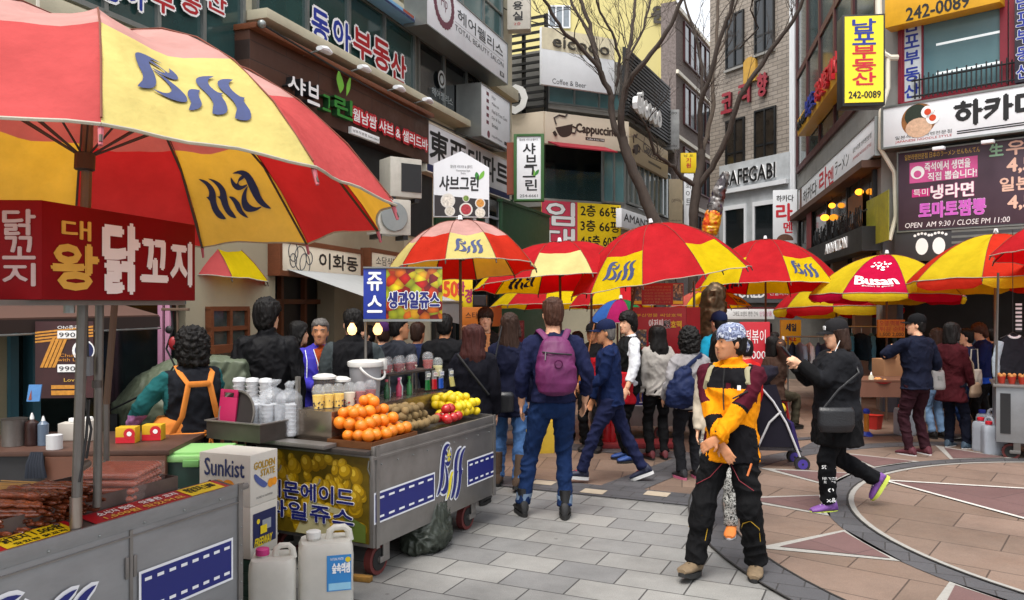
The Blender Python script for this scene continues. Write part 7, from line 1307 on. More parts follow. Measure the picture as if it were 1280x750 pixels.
def rack(label, loc, rz, w, h, cols, seed):
    t = thing('clothes_rack', label, 'clothes rack', loc, rz); m = MB()
    for x in (0, w): MB().tube([(x, 0, 0), (x, 0, h)], .012, 8).build('leg', ALU, t); MB().tube([(x, -.2, .02), (x, .2, .02)], .012, 8).build('foot', ALU, t)
    MB().tube([(-.03, 0, h), (w + .03, 0, h)], .012, 8).build('rail', ALU, t)
    rnd = random.Random(seed); n = len(cols)
    for i, c in enumerate(cols):
        x = w * (i + .5) / n; L_ = rnd.uniform(.5, .7); g = MB(); tw = rnd.uniform(-.35, .35); ax = V((math.sin(tw), math.cos(tw), 0)); ay = V((math.cos(tw), -math.sin(tw), 0))
        g.loft([((x, 0, h - .09), ax * .05, ay * .012), ((x, 0, h - .13), ax * .19, ay * .022), ((x, 0, h - .25), ax * .2, ay * .03), ((x, 0, h - L_), ax * .19, ay * .026)], 14)
        for q in (-1, 1): g.tube([V((x, 0, h - .14)) + ax * q * .17, V((x, 0, h - .3)) + ax * q * .23, V((x, 0, h - .3 - L_ * .35)) + ax * q * .22], [.04, .04, .03], 8, flat=.5)
        gt = thing('hanging_garment', f'{c[1]} hanging ' + ('on the left clothes rack' if seed == 1 else 'on the back clothes rack'), 'garment', loc, rz); fuse('garment', g, cloth('rack ' + c[0], c[0]), gt, .014, 1, folds=.008, seed=i); MB().tube([(x, 0, h - .1), (x, 0, h - .02), (x, .015, h + .012), (x, 0, h + .02)], .004, 5).build('hanger', ALU, gt)
rack('low chrome clothes rack behind the woman in black', P(985, 600, 13.0), R(-12), .8, 1.22, (('#1d2838', 'navy jacket'), ('#7d8ea0', 'pale blue shirt'), ('#b9bcc0', 'white shirt'), ('#2c3a55', 'dark denim shirt'), ('#55606d', 'grey top'), ('#1a1c22', 'black jacket')), 1); COL.objects[-1]
for o in COL.objects:
    if o.get('category') in ('clothes rack', 'garment') and abs(o.location.z) > .01: o.location.z = 0
rack('long clothes rack of dark jeans in the shop mouth', V((5.15, 12.3, 0)), R(-6), 1.0, 1.4, (('#2f5a6a', 'teal jeans'), ('#16242e', 'dark jeans'), ('#3a6272', 'washed jeans'), ('#101820', 'black jeans'), ('#2a4450', 'blue jeans'), ('#182c36', 'deep teal jeans'), ('#22303a', 'slate jeans')), 2)
t = thing('hanging_sweater', 'charcoal sweater with white collar on a hanger over the snack stall', 'sweater', P(1266, 470, 9.2), R(-5)); m = MB(); m.loft([((0, 0, .02), (.15, 0, 0), (0, .04, 0)), ((0, 0, .3), (.15, 0, 0), (0, .05, 0)), ((0, 0, .42), (.13, 0, 0), (0, .04, 0)), ((0, 0, .47), (.06, 0, 0), (0, .03, 0))], 18); fuse('body', m, cloth('charcoal knit', '#26262c'), t, .012, 2, folds=.008)
for q in (-1, 1): m = MB(); m.tube([(q * .13, 0, .4), (q * .19, -.01, .2), (q * .19, -.02, -.02)], [.05, .045, .04], 10, flat=.6); fuse('sleeve', m, cloth('pale sleeve', '#a3b0b8'), t, .012, 1, folds=.006)
MB().tube([(.06 * math.cos(R(a)), -.035, .47 + .03 * math.sin(R(a))) for a in range(180, 361, 20)], .014, 8).build('collar', WHI, t); MB().tube([(-.14, 0, .43), (0, 0, .5), (.14, 0, .43)], .006, 6).build('hanger', BLK, t); MB().tube([(0, 0, .5), (0, 0, 2.6 - t.location.z)], .004, 5).build('cord', BLK, t)
t = thing('striped_scarf', 'black and white striped cloth hanging above the charcoal sweater', 'cloth', P(1270, 415, 9.4), 0); m = MB(); [m.box((0, 0, .024 * i), (.07, .012, .024 * (i + 1)), (WHI if i % 2 else INK)) for i in range(14)]; m.build('cloth', None, t)
t = thing('snack_stall', 'grey metal snack stall with small red snack cups', 'food stall', P(1245, 600, 9.0), R(-28)); t.location.z = 0; m = MB(); m.box((0, 0, .2), (1.1, .7, .82), None, .004); m.build('body', mat('pale sheet metal', '#8a8d90', .4, .5, var=.1, dirt=.3), t); MB().box((-.03, -.03, .82), (1.13, .73, .85), None, .004).build('counter', STL, t); m = MB(); m.box((.04, -.008, .3), (.14, -.001, .75)); m.build('dark_panel', BLK, t); MB().tube([(.0, -.02, .85), (.02, -.02, 2.1)], .012, 8).build('post', POLES, t)
for x in (.15, .9): caster(t, x, .1, .09)
for k in range(4): 
    q = thing('snack_cup', ('first', 'second', 'third', 'fourth')[k] + ' cup of fried snacks on the right hand stall counter', 'cup', t.matrix_basis @ V((.06 + .1 * k, .12, .851)) if False else Matrix.Translation(t.location) @ Matrix.Rotation(R(-28), 4, 'Z') @ V((.06 + .1 * k, .12, .851)), 0, 'snack cups'); MB().lathe([(.03, 0), (.045, .08)], 14).build('cup', mat('paper cup red', '#a8301c', .5), q); m = MB(); [m.ball((.025 * math.cos(2 * i), .025 * math.sin(2 * i), .085 + .012 * (i % 2)), .022, n=8, k=5) for i in range(5)]; m.build('snacks', mat('fried snack'), q)
t = thing('bronze_sculpture', 'tall curved brown bronze sculpture right of the red hotcake sign', 'sculpture', P(884, 600, 11.4), 0); t.location.z = 0; m = MB(); m.loft([((0, 0, 0), (.2, 0, 0), (0, .2, 0)), ((-.02, 0, .5), (.17, 0, 0), (0, .17, 0)), ((-.05, 0, .95), (.13, 0, 0), (0, .15, 0)), ((0, 0, 1.3), (.16, 0, 0), (0, .16, 0)), ((.08, 0, 1.65), (.2, 0, 0), (0, .17, 0)), ((.1, 0, 1.95), (.16, 0, .03), (0, .14, 0)), ((.12, 0, 2.05), (.05, 0, 0), (0, .05, 0))], 20); fuse('figure', m, mat('dark bronze', '#4a3a28', .35, .7, var=.4, vs=6), t, .02, 3, folds=.02, fs=(3, 3, 2)); MB().box((-.3, -.3, 0), (.3, .3, .04)).build('plinth', CONC, t)
for k, (x, y, c_, lab) in enumerate(((.5, .2, '#c9a02a', 'tray of yellow fried snacks on the metal snack stall'), (.78, .2, '#a8541c', 'tray of brown fried snacks on the metal snack stall'))):
    q = thing('snack_tray', lab, 'tray', Matrix.Translation((t.location.x, t.location.y, 0)) @ Matrix.Rotation(R(-28), 4, 'Z') @ V((x, y, .851)), R(-28)); MB().box((-.12, -.09, 0), (.12, .16, .02), None, .006).build('tray', STL, q); m = MB(); rnd = random.Random(k)
    for i in range(26): m.tube([(rnd.uniform(-.09, .09), rnd.uniform(-.06, .12), .02 + .003 * i), (rnd.uniform(-.09, .09), rnd.uniform(-.06, .12), .03 + .003 * i)], .014, 7)
    tag(m.build('fried_snacks', mat('snack ' + c_, c_, .55, var=.3, vs=30), q), kind='stuff')
# mannequins / bright display inside the shop
for k, (px, Y, c_, lab) in enumerate(((1187, 12.3, '#55565a', 'pale long dress on a stand in the shop window'), (1228, 12.0, '#3a4658', 'slate blue long coat on a stand in the shop window'), (1205, 12.8, '#6b3a2e', 'rust coloured dress on a stand in the shop window'))):
    t = thing('dress_stand', lab, 'mannequin', (((px - 640) / 1000 * Y), Y, 0), 0); m = MB(); sec(m, [(.4, 0, .2, .14), (.8, 0, .17, .12), (1.0, 0, .14, .1), (1.24, 0, .17, .1), (1.32, 0, .1, .07), (1.36, 0, .04, .04)]); fuse('dress', m, cloth('dress ' + c_, c_), t, .016, 2, folds=.012); MB().tube([(0, 0, .02), (0, 0, .5)], .015, 8).build('stand', ALU, t); MB().lathe([(.15, 0), (.15, .02)], 16).build('foot', ALU, t)
# ------------------------------------------------------------------ who is in the street
K = lambda n, c='#808080', **k: cloth(n, c, **k)
BLACK = K('black cloth', '#0e0e10'); BLACK2 = K('soft black cloth', '#131316'); NAVY = K('navy cloth', '#182140'); NAVY2 = K('dark navy cloth', '#0e1220'); DENIM = K('dark denim', '#12264a', var=.25, vs=5); BLUEJ = K('blue denim', '#3f5f8c', var=.3, vs=4); CHAR = K('charcoal cloth', '#2a2c31'); GREYK = K('grey knit', '#8a8789', bump=.4); GREYK2 = K('pale grey knit', '#a19c96', bump=.5); MAR = K('maroon cloth', '#3c0f16'); PLUMT = K('plum trousers', '#280f17'); WHC = K('white cotton', '#c9cbd0'); CREAMC = K('cream cloth', '#b5aa98'); REDC = K('red cloth', '#a81722'); CYAN = K('cyan cloth', '#1787a8'); BRC = K('brown quilt', '#3d2c24'); OLV = K('olive cloth', '#3c382c')
SH_B = (mat('black shoe', '#141415', .5), mat('black sole', '#1c1c1c', .7)); SH_W = (mat('navy canvas shoe', '#22222c', .7), mat('white sole', '#c4c4c4', .6)); SH_G = (mat('grey blue shoe', '#3d5060', .6), mat('white sole'))
# man in orange
OR_, MR_, BK_ = K('orange fleece', '#e08a06', ), K('burgundy fleece', '#430c1c'), K('black fleece', '#0f0e12')
def seg_d(p, a, b):
    d = b - a; f = max(0, min(1, (p - a).dot(d) / d.dot(d))); return (p - a - d * f).length, f
def orange_rule(x, y, z):
    p = V((x, y, z))
    if z > 1.455 and abs(x) < .125: return 0
    torso = (x / .205) ** 2 + (y / .165) ** 2 < 1 or (z < 1.12 and (x / .235) ** 2 + (y / .2) ** 2 < 1)
    for sd in (-1, 1):                       # his left sleeve ends orange, his right one dark
        sh, e, w = AR[sd]; d1, f1 = seg_d(p, sh, e); d2, f2 = seg_d(p, e, w)
        if d2 < .085 and d2 <= d1 and (not torso or y > .14) and f2 > 0: return 0 if sd < 0 else (0 if f2 < .22 else 2)
        if not torso and d1 < .1 or (f1 < .35 and abs(x) > .15 and d1 < .095): return (2 if f1 > .93 else 1) if sd < 0 else (1 if f1 < .84 else 0)
    if z > 1.315 and y > -.06: return 1 if 0 < -x < .03 and z < 1.35 else 2
    if z < 1.07 - .6 * max(0, -x - .12) and x < -.02 and not (x < -.15 and y < .02): return 2
    if y < -.06: return 1 if z > .98 else 0
    if x > .15 and z < 1.0: return 1
    return 0
def tr_rule(x, y, z): return 0
BAND_ = photo_print('paisley bandana', ('#1d2546', '#8f98b0', '#2a3560', '#c4c9d4', '#28305a'), 26, .8, 'noise')
HK = (mat('tan hiking shoe', '#6b5a44', .75, var=.3, vs=30), mat('black sole'), .02, BLACK)
om = person('man in orange and burgundy fleece and blue patterned bandana, hands clasped', 914, 5.2, 406, 150, 'tan', ('short', 'black'), ('bandana', BAND_), [OR_, MR_, BK_], .80, 1, BLACK, HK, 1.06, near=2, collar='high', jrule=orange_rule, hy=-50, lh=(.03, .28, .965), rh=(-.01, .25, .885), lf=(-.16, -.06, .085), rf=(.2, .2, .1, 10), lhand=((.75, .1, -.5), (-.1, .95, .35)), rhand=((-.55, .15, -.75), (.25, .95, .3)), lhint=(-1, -.5, -.1), rhint=(1, -.5, -.1), curl=.35, jfold=.011, legease=1.25)
def deco(t, name, m, mb): return mb.build(name, m, t, 40)
s = om['s']; t = om['t']
sh, e, w = om['ar'][-1]; d = (e - w).normalized(); q = w + d * .035; a = V((0, 0, 1)).cross(d).normalized(); b2 = d.cross(a)
MB().loft([(q - d * .009, a * .036, b2 * .036), (q + d * .009, a * .037, b2 * .037)], 18).build('watch_strap', STL, t); MB().loft([(q - b2 * -.034 - d * .0, a * .016, d * .018), (q + b2 * .043, a * .015, d * .017)], 14).build('watch_face', mat('watch face', '#2c2c30', .2, .5), t)
tp = om['tp']
MB().tube([tp(.005, .152, 1.46), tp(.012, .162, 1.36), tp(.01, .168, 1.25), tp(.005, .172, 1.17)], .0045, 6).build('zip', BLK, t); MB().tube([tp(-.055, .172, 1.25), tp(-.15, .142, 1.305)], .0055, 6).build('pocket_zip', BLK, t)
m = MB(); m.box((-.108, .16, 1.31), (-.085, .168, 1.342)); MB().add([tp(*v) for v in m.v], m.f).build('chest_badge', WHI, t)
for sd in (-1, 1):
    MB().tube([tp(sd * .115, -.1, 1.40), tp(sd * .122, -.02, 1.475), tp(sd * .128, .075, 1.44), tp(sd * .142, .115, 1.36), tp(sd * .172, .085, 1.25)], .016, 8, flat=.35, side=(1, 0, 0)).build('backpack_strap', mat('khaki strap', '#8a8468', .8), t)
for sd in (-1, 1):
    hip, k, a_, _ = om['kn'][sd]; kk = lambda f, x, y: (k.lerp(a_, f) if f > 0 else k.lerp(hip, -f)) + V((x, y, 0))
    MB().tube([kk(.6, -.055, .04), kk(.3, -.06, .042), kk(.15, -.02, .075), kk(.22, .03, .07), kk(.4, .065, .03)], .0028, 5).build('yellow_piping', mat('piping yellow', '#b08a1c', .6), t); MB().tube([kk(-.75, -.075 * sd, .07), kk(-.5, -.02 * sd, .098), kk(-.35, .06 * sd, .07)], .0026, 5).build('red_piping', mat('piping red', '#7d1a28', .6), t)
MB().tube([om['kn'][-1][0].lerp(om['kn'][-1][1], .22) + V((-.06, .078, 0)), om['kn'][-1][0].lerp(om['kn'][-1][1], .42) + V((-.03, .085, 0))], .007, 6).build('pocket_zip', mat('orange zip', '#c9703a', .6), t)
# woman behind him
person('woman in cream jacket and black and white leggings, hidden behind the man in orange', 903, 6.2, 416, 150, 'light', ('bob', 'black'), None, CREAMC, .84, 1, photo_print('speckled leggings', ('#141414', '#141414', '#b9b9b4', '#1c1c1c', '#a8a8a4'), 55, .8, 'noise'), (mat('orange canvas shoe', '#c9702c', .7), mat('white sole')), .95, hy=20, sex='f', lf=(-.12, .16, .085, 0), rf=(.14, -.02, .085))
# backpack man
bm_ = person('man in navy sweater with rolled sleeves seen from behind, wearing a purple backpack', 691, 6.6, 374, 4, 'light', ('short', 'chestnut'), None, K('navy knit', '#171c3a', bump=.4), .93, .84, DENIM, (SH_B[0], SH_B[1], .1), .98, near=1, collar='crew', hy=6, lf=(-.24, .05, .085), rf=(.09, -.06, .085, -4), lh=(-.25, .04, .9), rh=(.27, .06, .92), jfold=.012, legease=.98, twist=0)
for sd in (-1, 1):
    a_ = bm_['kn'][sd][2]; k = bm_['kn'][sd][1]; dd = (k - a_).normalized(); MB().loft([(a_ + dd * .025, V((.062, 0, 0)), V((0, .062, 0))), (a_ + dd * .1, V((.067, 0, 0)), V((0, .067, 0)))], 16).build('rolled_cuff', K('denim inside', '#66778c'), bm_['t'])
PUR = K('purple nylon', '#5c1a4c', rough=.55, spec=.4); PURD = K('dark purple nylon', '#451038', rough=.55)
t = thing('backpack', 'purple rounded backpack worn by the man in the navy sweater', 'backpack', bm_['t'].location, R(4)); m = MB(); tpq = bm_['tp']; sx = .155
sec(m, [(1.0, -.2, .07, .05), (1.03, -.22, .14, .085), (1.1, -.225, .165, .1), (1.22, -.22, .16, .1), (1.34, -.205, .14, .085), (1.42, -.19, .105, .06), (1.455, -.18, .05, .025)], bm_['Ms'], 26); fuse('bag', m, PUR, t, .008, 3, folds=.006, fs=(6, 6, 5), seed=3)
MB().tube([tpq(-.115, -.27, 1.34), tpq(-.06, -.305, 1.335), tpq(.06, -.305, 1.325), tpq(.115, -.27, 1.32)], .006, 6).build('zip', BLK, t); MB().tube([tpq(.03 * math.cos(R(a)) + .005, -.33, 1.25 + .03 * math.sin(R(a))) for a in range(0, 361, 30)], .005, 6).build('round_badge', PURD, t)
for sd in (-1, 1): MB().tube([tpq(sd * .05, -.19, 1.41), tpq(sd * .09, -.13, 1.47), tpq(sd * .12, -.04, 1.505), tpq(sd * .125, .07, 1.47), tpq(sd * .13, .14, 1.36), tpq(sd * .17, .08, 1.2)], .026, 10, flat=.3, side=(1, 0, 0)).build('strap', PUR, t)
MB().tube([tpq(-.09, -.29, 1.34), tpq(-.095, -.3, 1.28)], .005, 5).build('zip_pull', ALU, t)
# navy old man walking left
ow = person('old man in navy fleece and navy cap in mid stride', 764, 7.85, 401, 84, 'tan', ('short', 'grey'), ('cap', K('cap navy', '#141c3a')), K('navy fleece', '#0f1d40'), .84, 1, K('navy slacks', '#181d3a'), (mat('navy sneaker', '#171c34', .6), mat('white sole'), 0, mat('coral lace', '#d83a50', .6)), 1.02, near=1, lean=4, lf=(-.07, .33, .1, 6), rf=(.08, -.36, .12, -22), lh=(-.1, .33, 1.06), rh=(.18, .2, .86), hp=-4, jfold=.012)
person('man in black vest over white sleeves with a red apron, behind the old man', 786, 8.9, 388, 100, 'light', ('mop', 'black'), None, [K('black vest', '#121314'), WHC], .9, .86, BLACK, (mat('blue sneaker', '#1c3f7d', .6), mat('black sole')), 1.05, near=1, jrule=lambda x, y, z: 1 if (abs(x) > .185 or z > 1.48) else 0, lh=(-.3, .12, .9), rh=(.3, .05, .86), hy=20)
t = thing('red_apron', 'red apron tied on the man in the black vest', 'apron', ((786 - 640) / 1000 * 8.9, 8.9, 0), R(100)); m = MB(); m.loft([((0, .06, .66), (.2, 0, 0), (0, .13, 0)), ((0, .05, .9), (.19, 0, 0), (0, .125, 0)), ((0, .05, 1.0), (.175, 0, 0), (0, .115, 0))], 20); fuse('apron', m, REDC, t, .012, 2, folds=.008); MB().tube([(-.17, -.03, .98), (0, -.1, .99), (.17, -.03, .98)], .008, 6).build('apron_tie', REDC, t)
# woman in black
def wb_rule(x, y, z): return 1 if (z < .86 or (abs(y) > .24 and z > .95)) else 0
wb = person('heavy woman in black coat and cap walking while looking at a phone', 1046, 6.73, 401, 92, 'light', ('bob', 'brown'), ('cap', K('black cap', '#1d1c1e'), WHI), [K('dark heather wool', '#191a1e', bump=.5, vs=30), BLACK], .63, 1, K('black leggings', '#0e0f12'), (mat('violet running shoe', '#6a3f86', .6), mat('lime sole', '#b0bf4a', .6), 0, WHI), 1.42, near=1, sex='f', lf=(-.06, .1, .085), rf=(.1, -.42, .27, -58), lh=(-.06, .36, 1.36), rh=(.12, .33, 1.32), lhand=((0, .75, .45), (-.9, 0, .2)), rhand=((-.2, .7, .5), (.9, 0, .2)), hp=-8, hem_flare=.98, jrule=wb_rule, jfold=.011, legease=1.15, lhint=(-.4, -.6, -.8), rhint=(.5, -.6, -.8), curl=.9)
tpw = wb['tp']; t = thing('phone', 'black phone held up by the woman in the black coat', 'phone', wb['t'].location, R(92)); m = MB(); m.box((-.037, -.005, -.08), (.037, .005, .075), None, .004); Q = Matrix.Translation(wb['ar'][-1][2] + V((.05, .1, .09))) @ Matrix.Rotation(R(-40), 4, 'X'); MB().add([Q @ V(v) for v in m.v], m.f).build('case', BLK, t); m = MB(); m.box((-.034, -.0075, -.07), (.034, -.0055, .07)); MB().add([Q @ V(v) for v in m.v], m.f).build('screen', mat('phone screen', '#4a5a6a', .1), t)
t = thing('handbag', 'black shoulder bag hanging at the front hip of the woman in black', 'handbag', wb['t'].location, R(92)); m = MB(); Q = wb['Ms']; k = MB(); k.loft([((-.3, .14, .78), (0, .14, 0), (.045, 0, 0)), ((-.3, .14, .84), (0, .17, 0), (.055, 0, 0)), ((-.3, .14, .97), (0, .165, 0), (.045, 0, 0)), ((-.29, .14, 1.0), (0, .15, 0), (.03, 0, 0))], 18); m.add([Q @ V(v) for v in k.v], k.f); fuse('bag', m, mat('black leather', '#131418', .4, var=.2, bump=.3, bs=90), t, .009, 2); MB().tube([Q @ V(p) for p in ((-.3, .26, .98), (-.3, .12, 1.15), (-.27, -.08, 1.3), (-.15, -.05, 1.47))], .009, 6).build('strap', mat('black leather'), t)
sh, k_, a_ = 0, wb['kn'][-1][1], wb['kn'][-1][2]; mm = MB()
for zf, bdy in ((.12, 'street'), (.42, 'NEVER STOP\nRUNNING'), (.64, 'o'), (.86, 'x&')):
    c = k_.lerp(a_, zf); v_, f_, as_ = glyphs(bdy); hh = .035 if '\n' not in bdy else .05; ww = min(.085, hh * as_); mm.add([c + V((-.064 * math.cos((x - .5) * ww / .062), (x - .5) * -.12 * (ww / .085), (z - .5) * hh)) * 1.0 for x, z in v_], f_, WHI)
mm.build('leg_print', None, wb['t'], 0)
MB().tube([wb['Hm'] @ V((-.082, -.01, -.02)), wb['Hm'] @ V((-.085, .01, -.06)), wb['Hm'] @ V((-.05, .08, -.2)), tpw(-.05, .2, 1.2)], .0035, 5).build('earphone_wire', WHI, wb['t'])
# right-hand group
person('capped man in navy jacket and plum trousers, from behind', 1146, 9.2, 394, 22, 'light', ('short', 'black'), ('cap', BLACK), K('navy jacket wool', '#0f1426'), .84, 1, PLUMT, (mat('maroon canvas shoe', '#4d1a26', .7), mat('white sole')), 1.1, near=1, hy=42, lh=(-.12, .3, 1.33), rh=(.34, .12, .95), lhint=(-1, -.1, -.6), sex='m', lf=(-.12, 0, .085), rf=(.12, -.03, .085), curl=.9)
MB().loft([((0, 0, 0), (.068, 0, 0), (0, .064, 0)), ((0, .004, .03), (.066, 0, 0), (0, .062, 0))], 18).build('white_collar', WHI, None) if False else None
mw = person('woman in maroon coat with shoulder length black hair and beige bag', 1189, 9.6, 405, -62, 'light', ('bob', 'black'), None, K('maroon wool', '#3a0d14', bump=.4), .68, 1, NAVY2, SH_G, 1.0, near=1, sex='f', hem_flare=1.12, lf=(-.1, .1, .085), rf=(.12, .16, .085), lh=(-.2, .12, .86), rh=(.2, .16, .86))
t = thing('shoulder_bag', 'beige shoulder bag of the woman in the maroon coat', 'handbag', mw['t'].location, R(-62)); Q = mw['Ms']; k = MB(); k.loft([((.2, .2, .74), (0, .1, 0), (.05, 0, 0)), ((.22, .2, .8), (0, .12, 0), (.06, 0, 0)), ((.22, .2, .92), (0, .1, 0), (.045, 0, 0)), ((.22, .2, .95), (0, .07, 0), (.02, 0, 0))], 16); m = MB(); m.add([Q @ V(v) for v in k.v], k.f); fuse('bag', m, mat('beige leather', '#85705c', .5, var=.15), t, .011, 2); MB().tube([Q @ V(p) for p in ((.23, .16, .94), (.2, .17, 1.2), (.08, .14, 1.42), (-.06, .02, 1.48))], .014, 6, flat=.4).build('strap', mat('beige leather'), t)
t = thing('grey_handbag', 'pale grey handbag carried at the side of the navy jacket', 'handbag', P(1172, 487, 9.3), R(10)); k = MB(); k.loft([((0, 0, 0), (.09, 0, 0), (0, .05, 0)), ((0, 0, .03), (.1, 0, 0), (0, .055, 0)), ((0, 0, .2), (.085, 0, 0), (0, .04, 0)), ((0, 0, .23), (.075, 0, 0), (0, .02, 0))], 16); fuse('bag', k, mat('grey leather', '#7d7b7a', .45, var=.12), t, .011, 2); MB().tube([(-.05, 0, .22), (-.04, 0, .36), (.04, 0, .36), (.05, 0, .22)], .008, 6).build('handle', mat('grey leather'), t); MB().box((-.03, -.05, .12), (.03, -.042, .16)).build('clasp', ALU, t)
def stripe_rule(x, y, z): return 2 if z < .93 else 1 if (x > .19 and abs(y) < .03 and z > 1.0 and z < 1.42) or (x > .205 and z > 1.0 and z < 1.4 and y > -.005) else 0
person('man in blue track jacket with white sleeve stripes, looking down', 1226, 10.6, 403, 70, 'light', ('mop', 'chestnut'), None, [K('track jacket blue', '#16204d'), WHC, K('bright blue hem', '#1c48b0')], .84, 1, BLACK, SH_B, 1.05, hp=-18, jrule=stripe_rule, lh=(-.15, .3, 1.1), rh=(.2, .3, 1.08), collar='hood')
person('person in dark blue coat with white cuff at the mouth beside the maroon coat', 1209, 10.2, 412, 60, 'light', ('short', 'black'), None, NAVY, .84, .96, DENIM, SH_B, .98, rh=(.0, .22, 1.46), lh=(-.2, .1, .88))
t = thing('tote_bag', 'off-white cloth tote bag hanging beside the beige shoulder bag', 'tote bag', P(1218, 482, 9.9), R(20)); k = MB(); k.loft([((0, 0, 0), (.12, 0, 0), (0, .04, 0)), ((0, 0, .08), (.13, 0, 0), (0, .05, 0)), ((0, 0, .2), (.125, 0, 0), (0, .02, 0))], 14); fuse('bag', k, K('tote cotton', '#a8a49a'), t, .012, 1, folds=.006); MB().tube([(-.07, 0, .19), (-.05, 0, .45), (.05, 0, .45), (.07, 0, .19)], .008, 5).build('handle', K('tote cotton'), t)
person('person in pale blue jeans mostly hidden behind the capped man', 1172, 10.4, 412, 15, 'light', ('bob', 'brown'), None, K('rust jacket', '#5a2418'), .86, 1, K('pale denim', '#6f8db0', var=.25, vs=4), SH_B, .95, sex='f')
person('person in black coat behind the blue track jacket', 1240, 11.6, 412, 10, 'light', ('short', 'black'), None, BLACK, .8, 1, BLACK, SH_B, 1.05)
person('man in black jacket beside the clothes rack', 968, 12.0, 416, -65, 'tan', ('short', 'black'), None, BLACK2, .84, 1, CHAR, SH_B, 1.05)
st_ = person('seated woman in brown quilted jacket holding a white phone to her ear', 966, 11.0, 437, -50, 'tan', ('bob', 'black'), None, BRC, .84, 1, OLV, SH_B, 1.08, seat=(.5, 1.62), lf=(-.1, .42, .085), rf=(.12, .4, .085), rh=(.1, .12, 1.27), lh=(-.16, .36, .72), sex='f', jfold=.01)
t = thing('stool', 'red plastic stool under the seated woman', 'stool', (st_['t'].location.x, 11.02, 0), R(-50)); MB().box((-.16, -.16, .4), (.16, .16, .43), None, .01).build('seat', mat('stool red', '#8e1418', .45), t); [MB().tube([(x * .13, y * .13, .4), (x * .17, y * .17, 0)], .02, 6).build('leg', mat('stool red'), t) for x in (-1, 1) for y in (-1, 1)]
t = thing('white_phone', 'white phone at the ear of the seated woman', 'phone', st_['ar'][1][2] * 1.0, 0); t.location = st_['t'].matrix_basis @ (st_['ar'][1][2] + V((0.0, .02, .06))) if False else Matrix.Translation(st_['t'].location) @ Matrix.Rotation(R(-50), 4, 'Z') @ (st_['ar'][1][2] + V((0, .02, .06))); MB().box((-.02, -.035, -.06), (-.01, .035, .07), None, .004).build('case', WHI, t); MB().box((-.0095, -.03, -.05), (-.008, .03, .06)).build('screen', BLK, t)
# around the hotcake stall
person('woman in pale grey knit seen from behind at the hotcake stall', 822, 9.0, 406, 8, 'light', ('wavy', 'black'), None, GREYK2, .84, 1, BLACK, (mat('wine shoe', '#5a2026', .6), SH_B[1]), .98, sex='f')
gw = person('woman in grey sweater with a navy backpack on one shoulder', 862, 8.0, 409, 12, 'light', ('curly', 'black'), None, GREYK, .84, 1, K('black tights', '#17171b'), (mat('black sneaker', '#1c1c20', .6), mat('pink sole', '#b05a78', .6)), 1.06, near=1, sex='f', lh=(-.28, .1, .95), rh=(.22, .2, 1.0), jfold=.012, twist=-6, hy=-10)
NB = K('navy nylon', '#162040', rough=.6); t = thing('navy_backpack', 'soft navy backpack hanging from one shoulder of the woman in grey', 'backpack', gw['t'].location, R(12)); k = MB(); sec(k, [(.86, -.16, .08, .06, -.18), (.9, -.18, .15, .1, -.18), (1.02, -.19, .17, .115, -.17), (1.15, -.18, .15, .1, -.15), (1.27, -.16, .1, .07, -.12), (1.33, -.15, .04, .03, -.1)], gw['Ms'], 22); fuse('bag', k, NB, t, .01, 2, folds=.014, fs=(7, 7, 6)); Q = gw['Ms']; MB().tube([Q @ V(p) for p in ((-.1, -.15, 1.31), (-.02, -.14, 1.38), (.1, -.1, 1.46), (.15, 0, 1.47), (.16, .12, 1.35), (.17, .1, 1.1))], .022, 8, flat=.3, side=(1, 0, 0)).build('strap', NB, t); MB().tube([Q @ V(p) for p in ((-.05, -.2, .93), (.08, -.17, .98), (.16, -.1, 1.1))], .012, 6, flat=.4).build('lower_strap', NB, t); MB().ball(Q @ V((-.11, -.16, 1.31)), .035, n=10, k=6).build('drawstring_knot', NB, t)
person('person in cyan jacket and navy baseball cap behind the man in orange', 899, 9.2, 391, 20, 'light', ('short', 'black'), ('cap', K('cap navy')), CYAN, .84, 1, CHAR, SH_B, 1.0)
person('person in red jacket half hidden behind the orange shoulder', 932, 8.2, 425, 25, 'light', ('short', 'black'), None, K('scarlet nylon', '#b81c1c', rough=.6), .84, 1, BLACK, SH_B, 1.0, sex='f')
person('vendor in black with a red bib behind the old man', 741, 9.5, 405, 150, 'tan', ('short', 'black'), ('cap', BLACK), [BLACK, REDC], .84, 1, BLACK, SH_B, 1.05, jrule=lambda x, y, z: 1 if y > .06 and z < 1.3 and abs(x) < .13 else 0, lh=(-.15, .25, .95))
person('person in dark brown coat with a dark hat beside the vendor', 722, 10.2, 416, 160, 'tan', ('bob', 'black'), None, K('dark brown coat', '#241c1a'), .7, 1, BLACK, SH_B, 1.0)
t = thing('brown_shoulder_bag', 'tan leather bag at the hip beside the backpack man', 'handbag', P(732, 492, 8.6), 0); k = MB(); k.loft([((0, 0, 0), (.08, 0, 0), (0, .05, 0)), ((0, 0, .05), (.1, 0, 0), (0, .06, 0)), ((0, 0, .22), (.07, 0, 0), (0, .04, 0)), ((0, 0, .26), (.03, 0, 0), (0, .02, 0))], 16); fuse('bag', k, mat('tan leather', '#8a4f20', .5, var=.15), t, .011, 2); MB().tube([(0, 0, .24), (.04, 0, .5), (.1, .05, .75)], .008, 5).build('strap', mat('tan leather'), t)
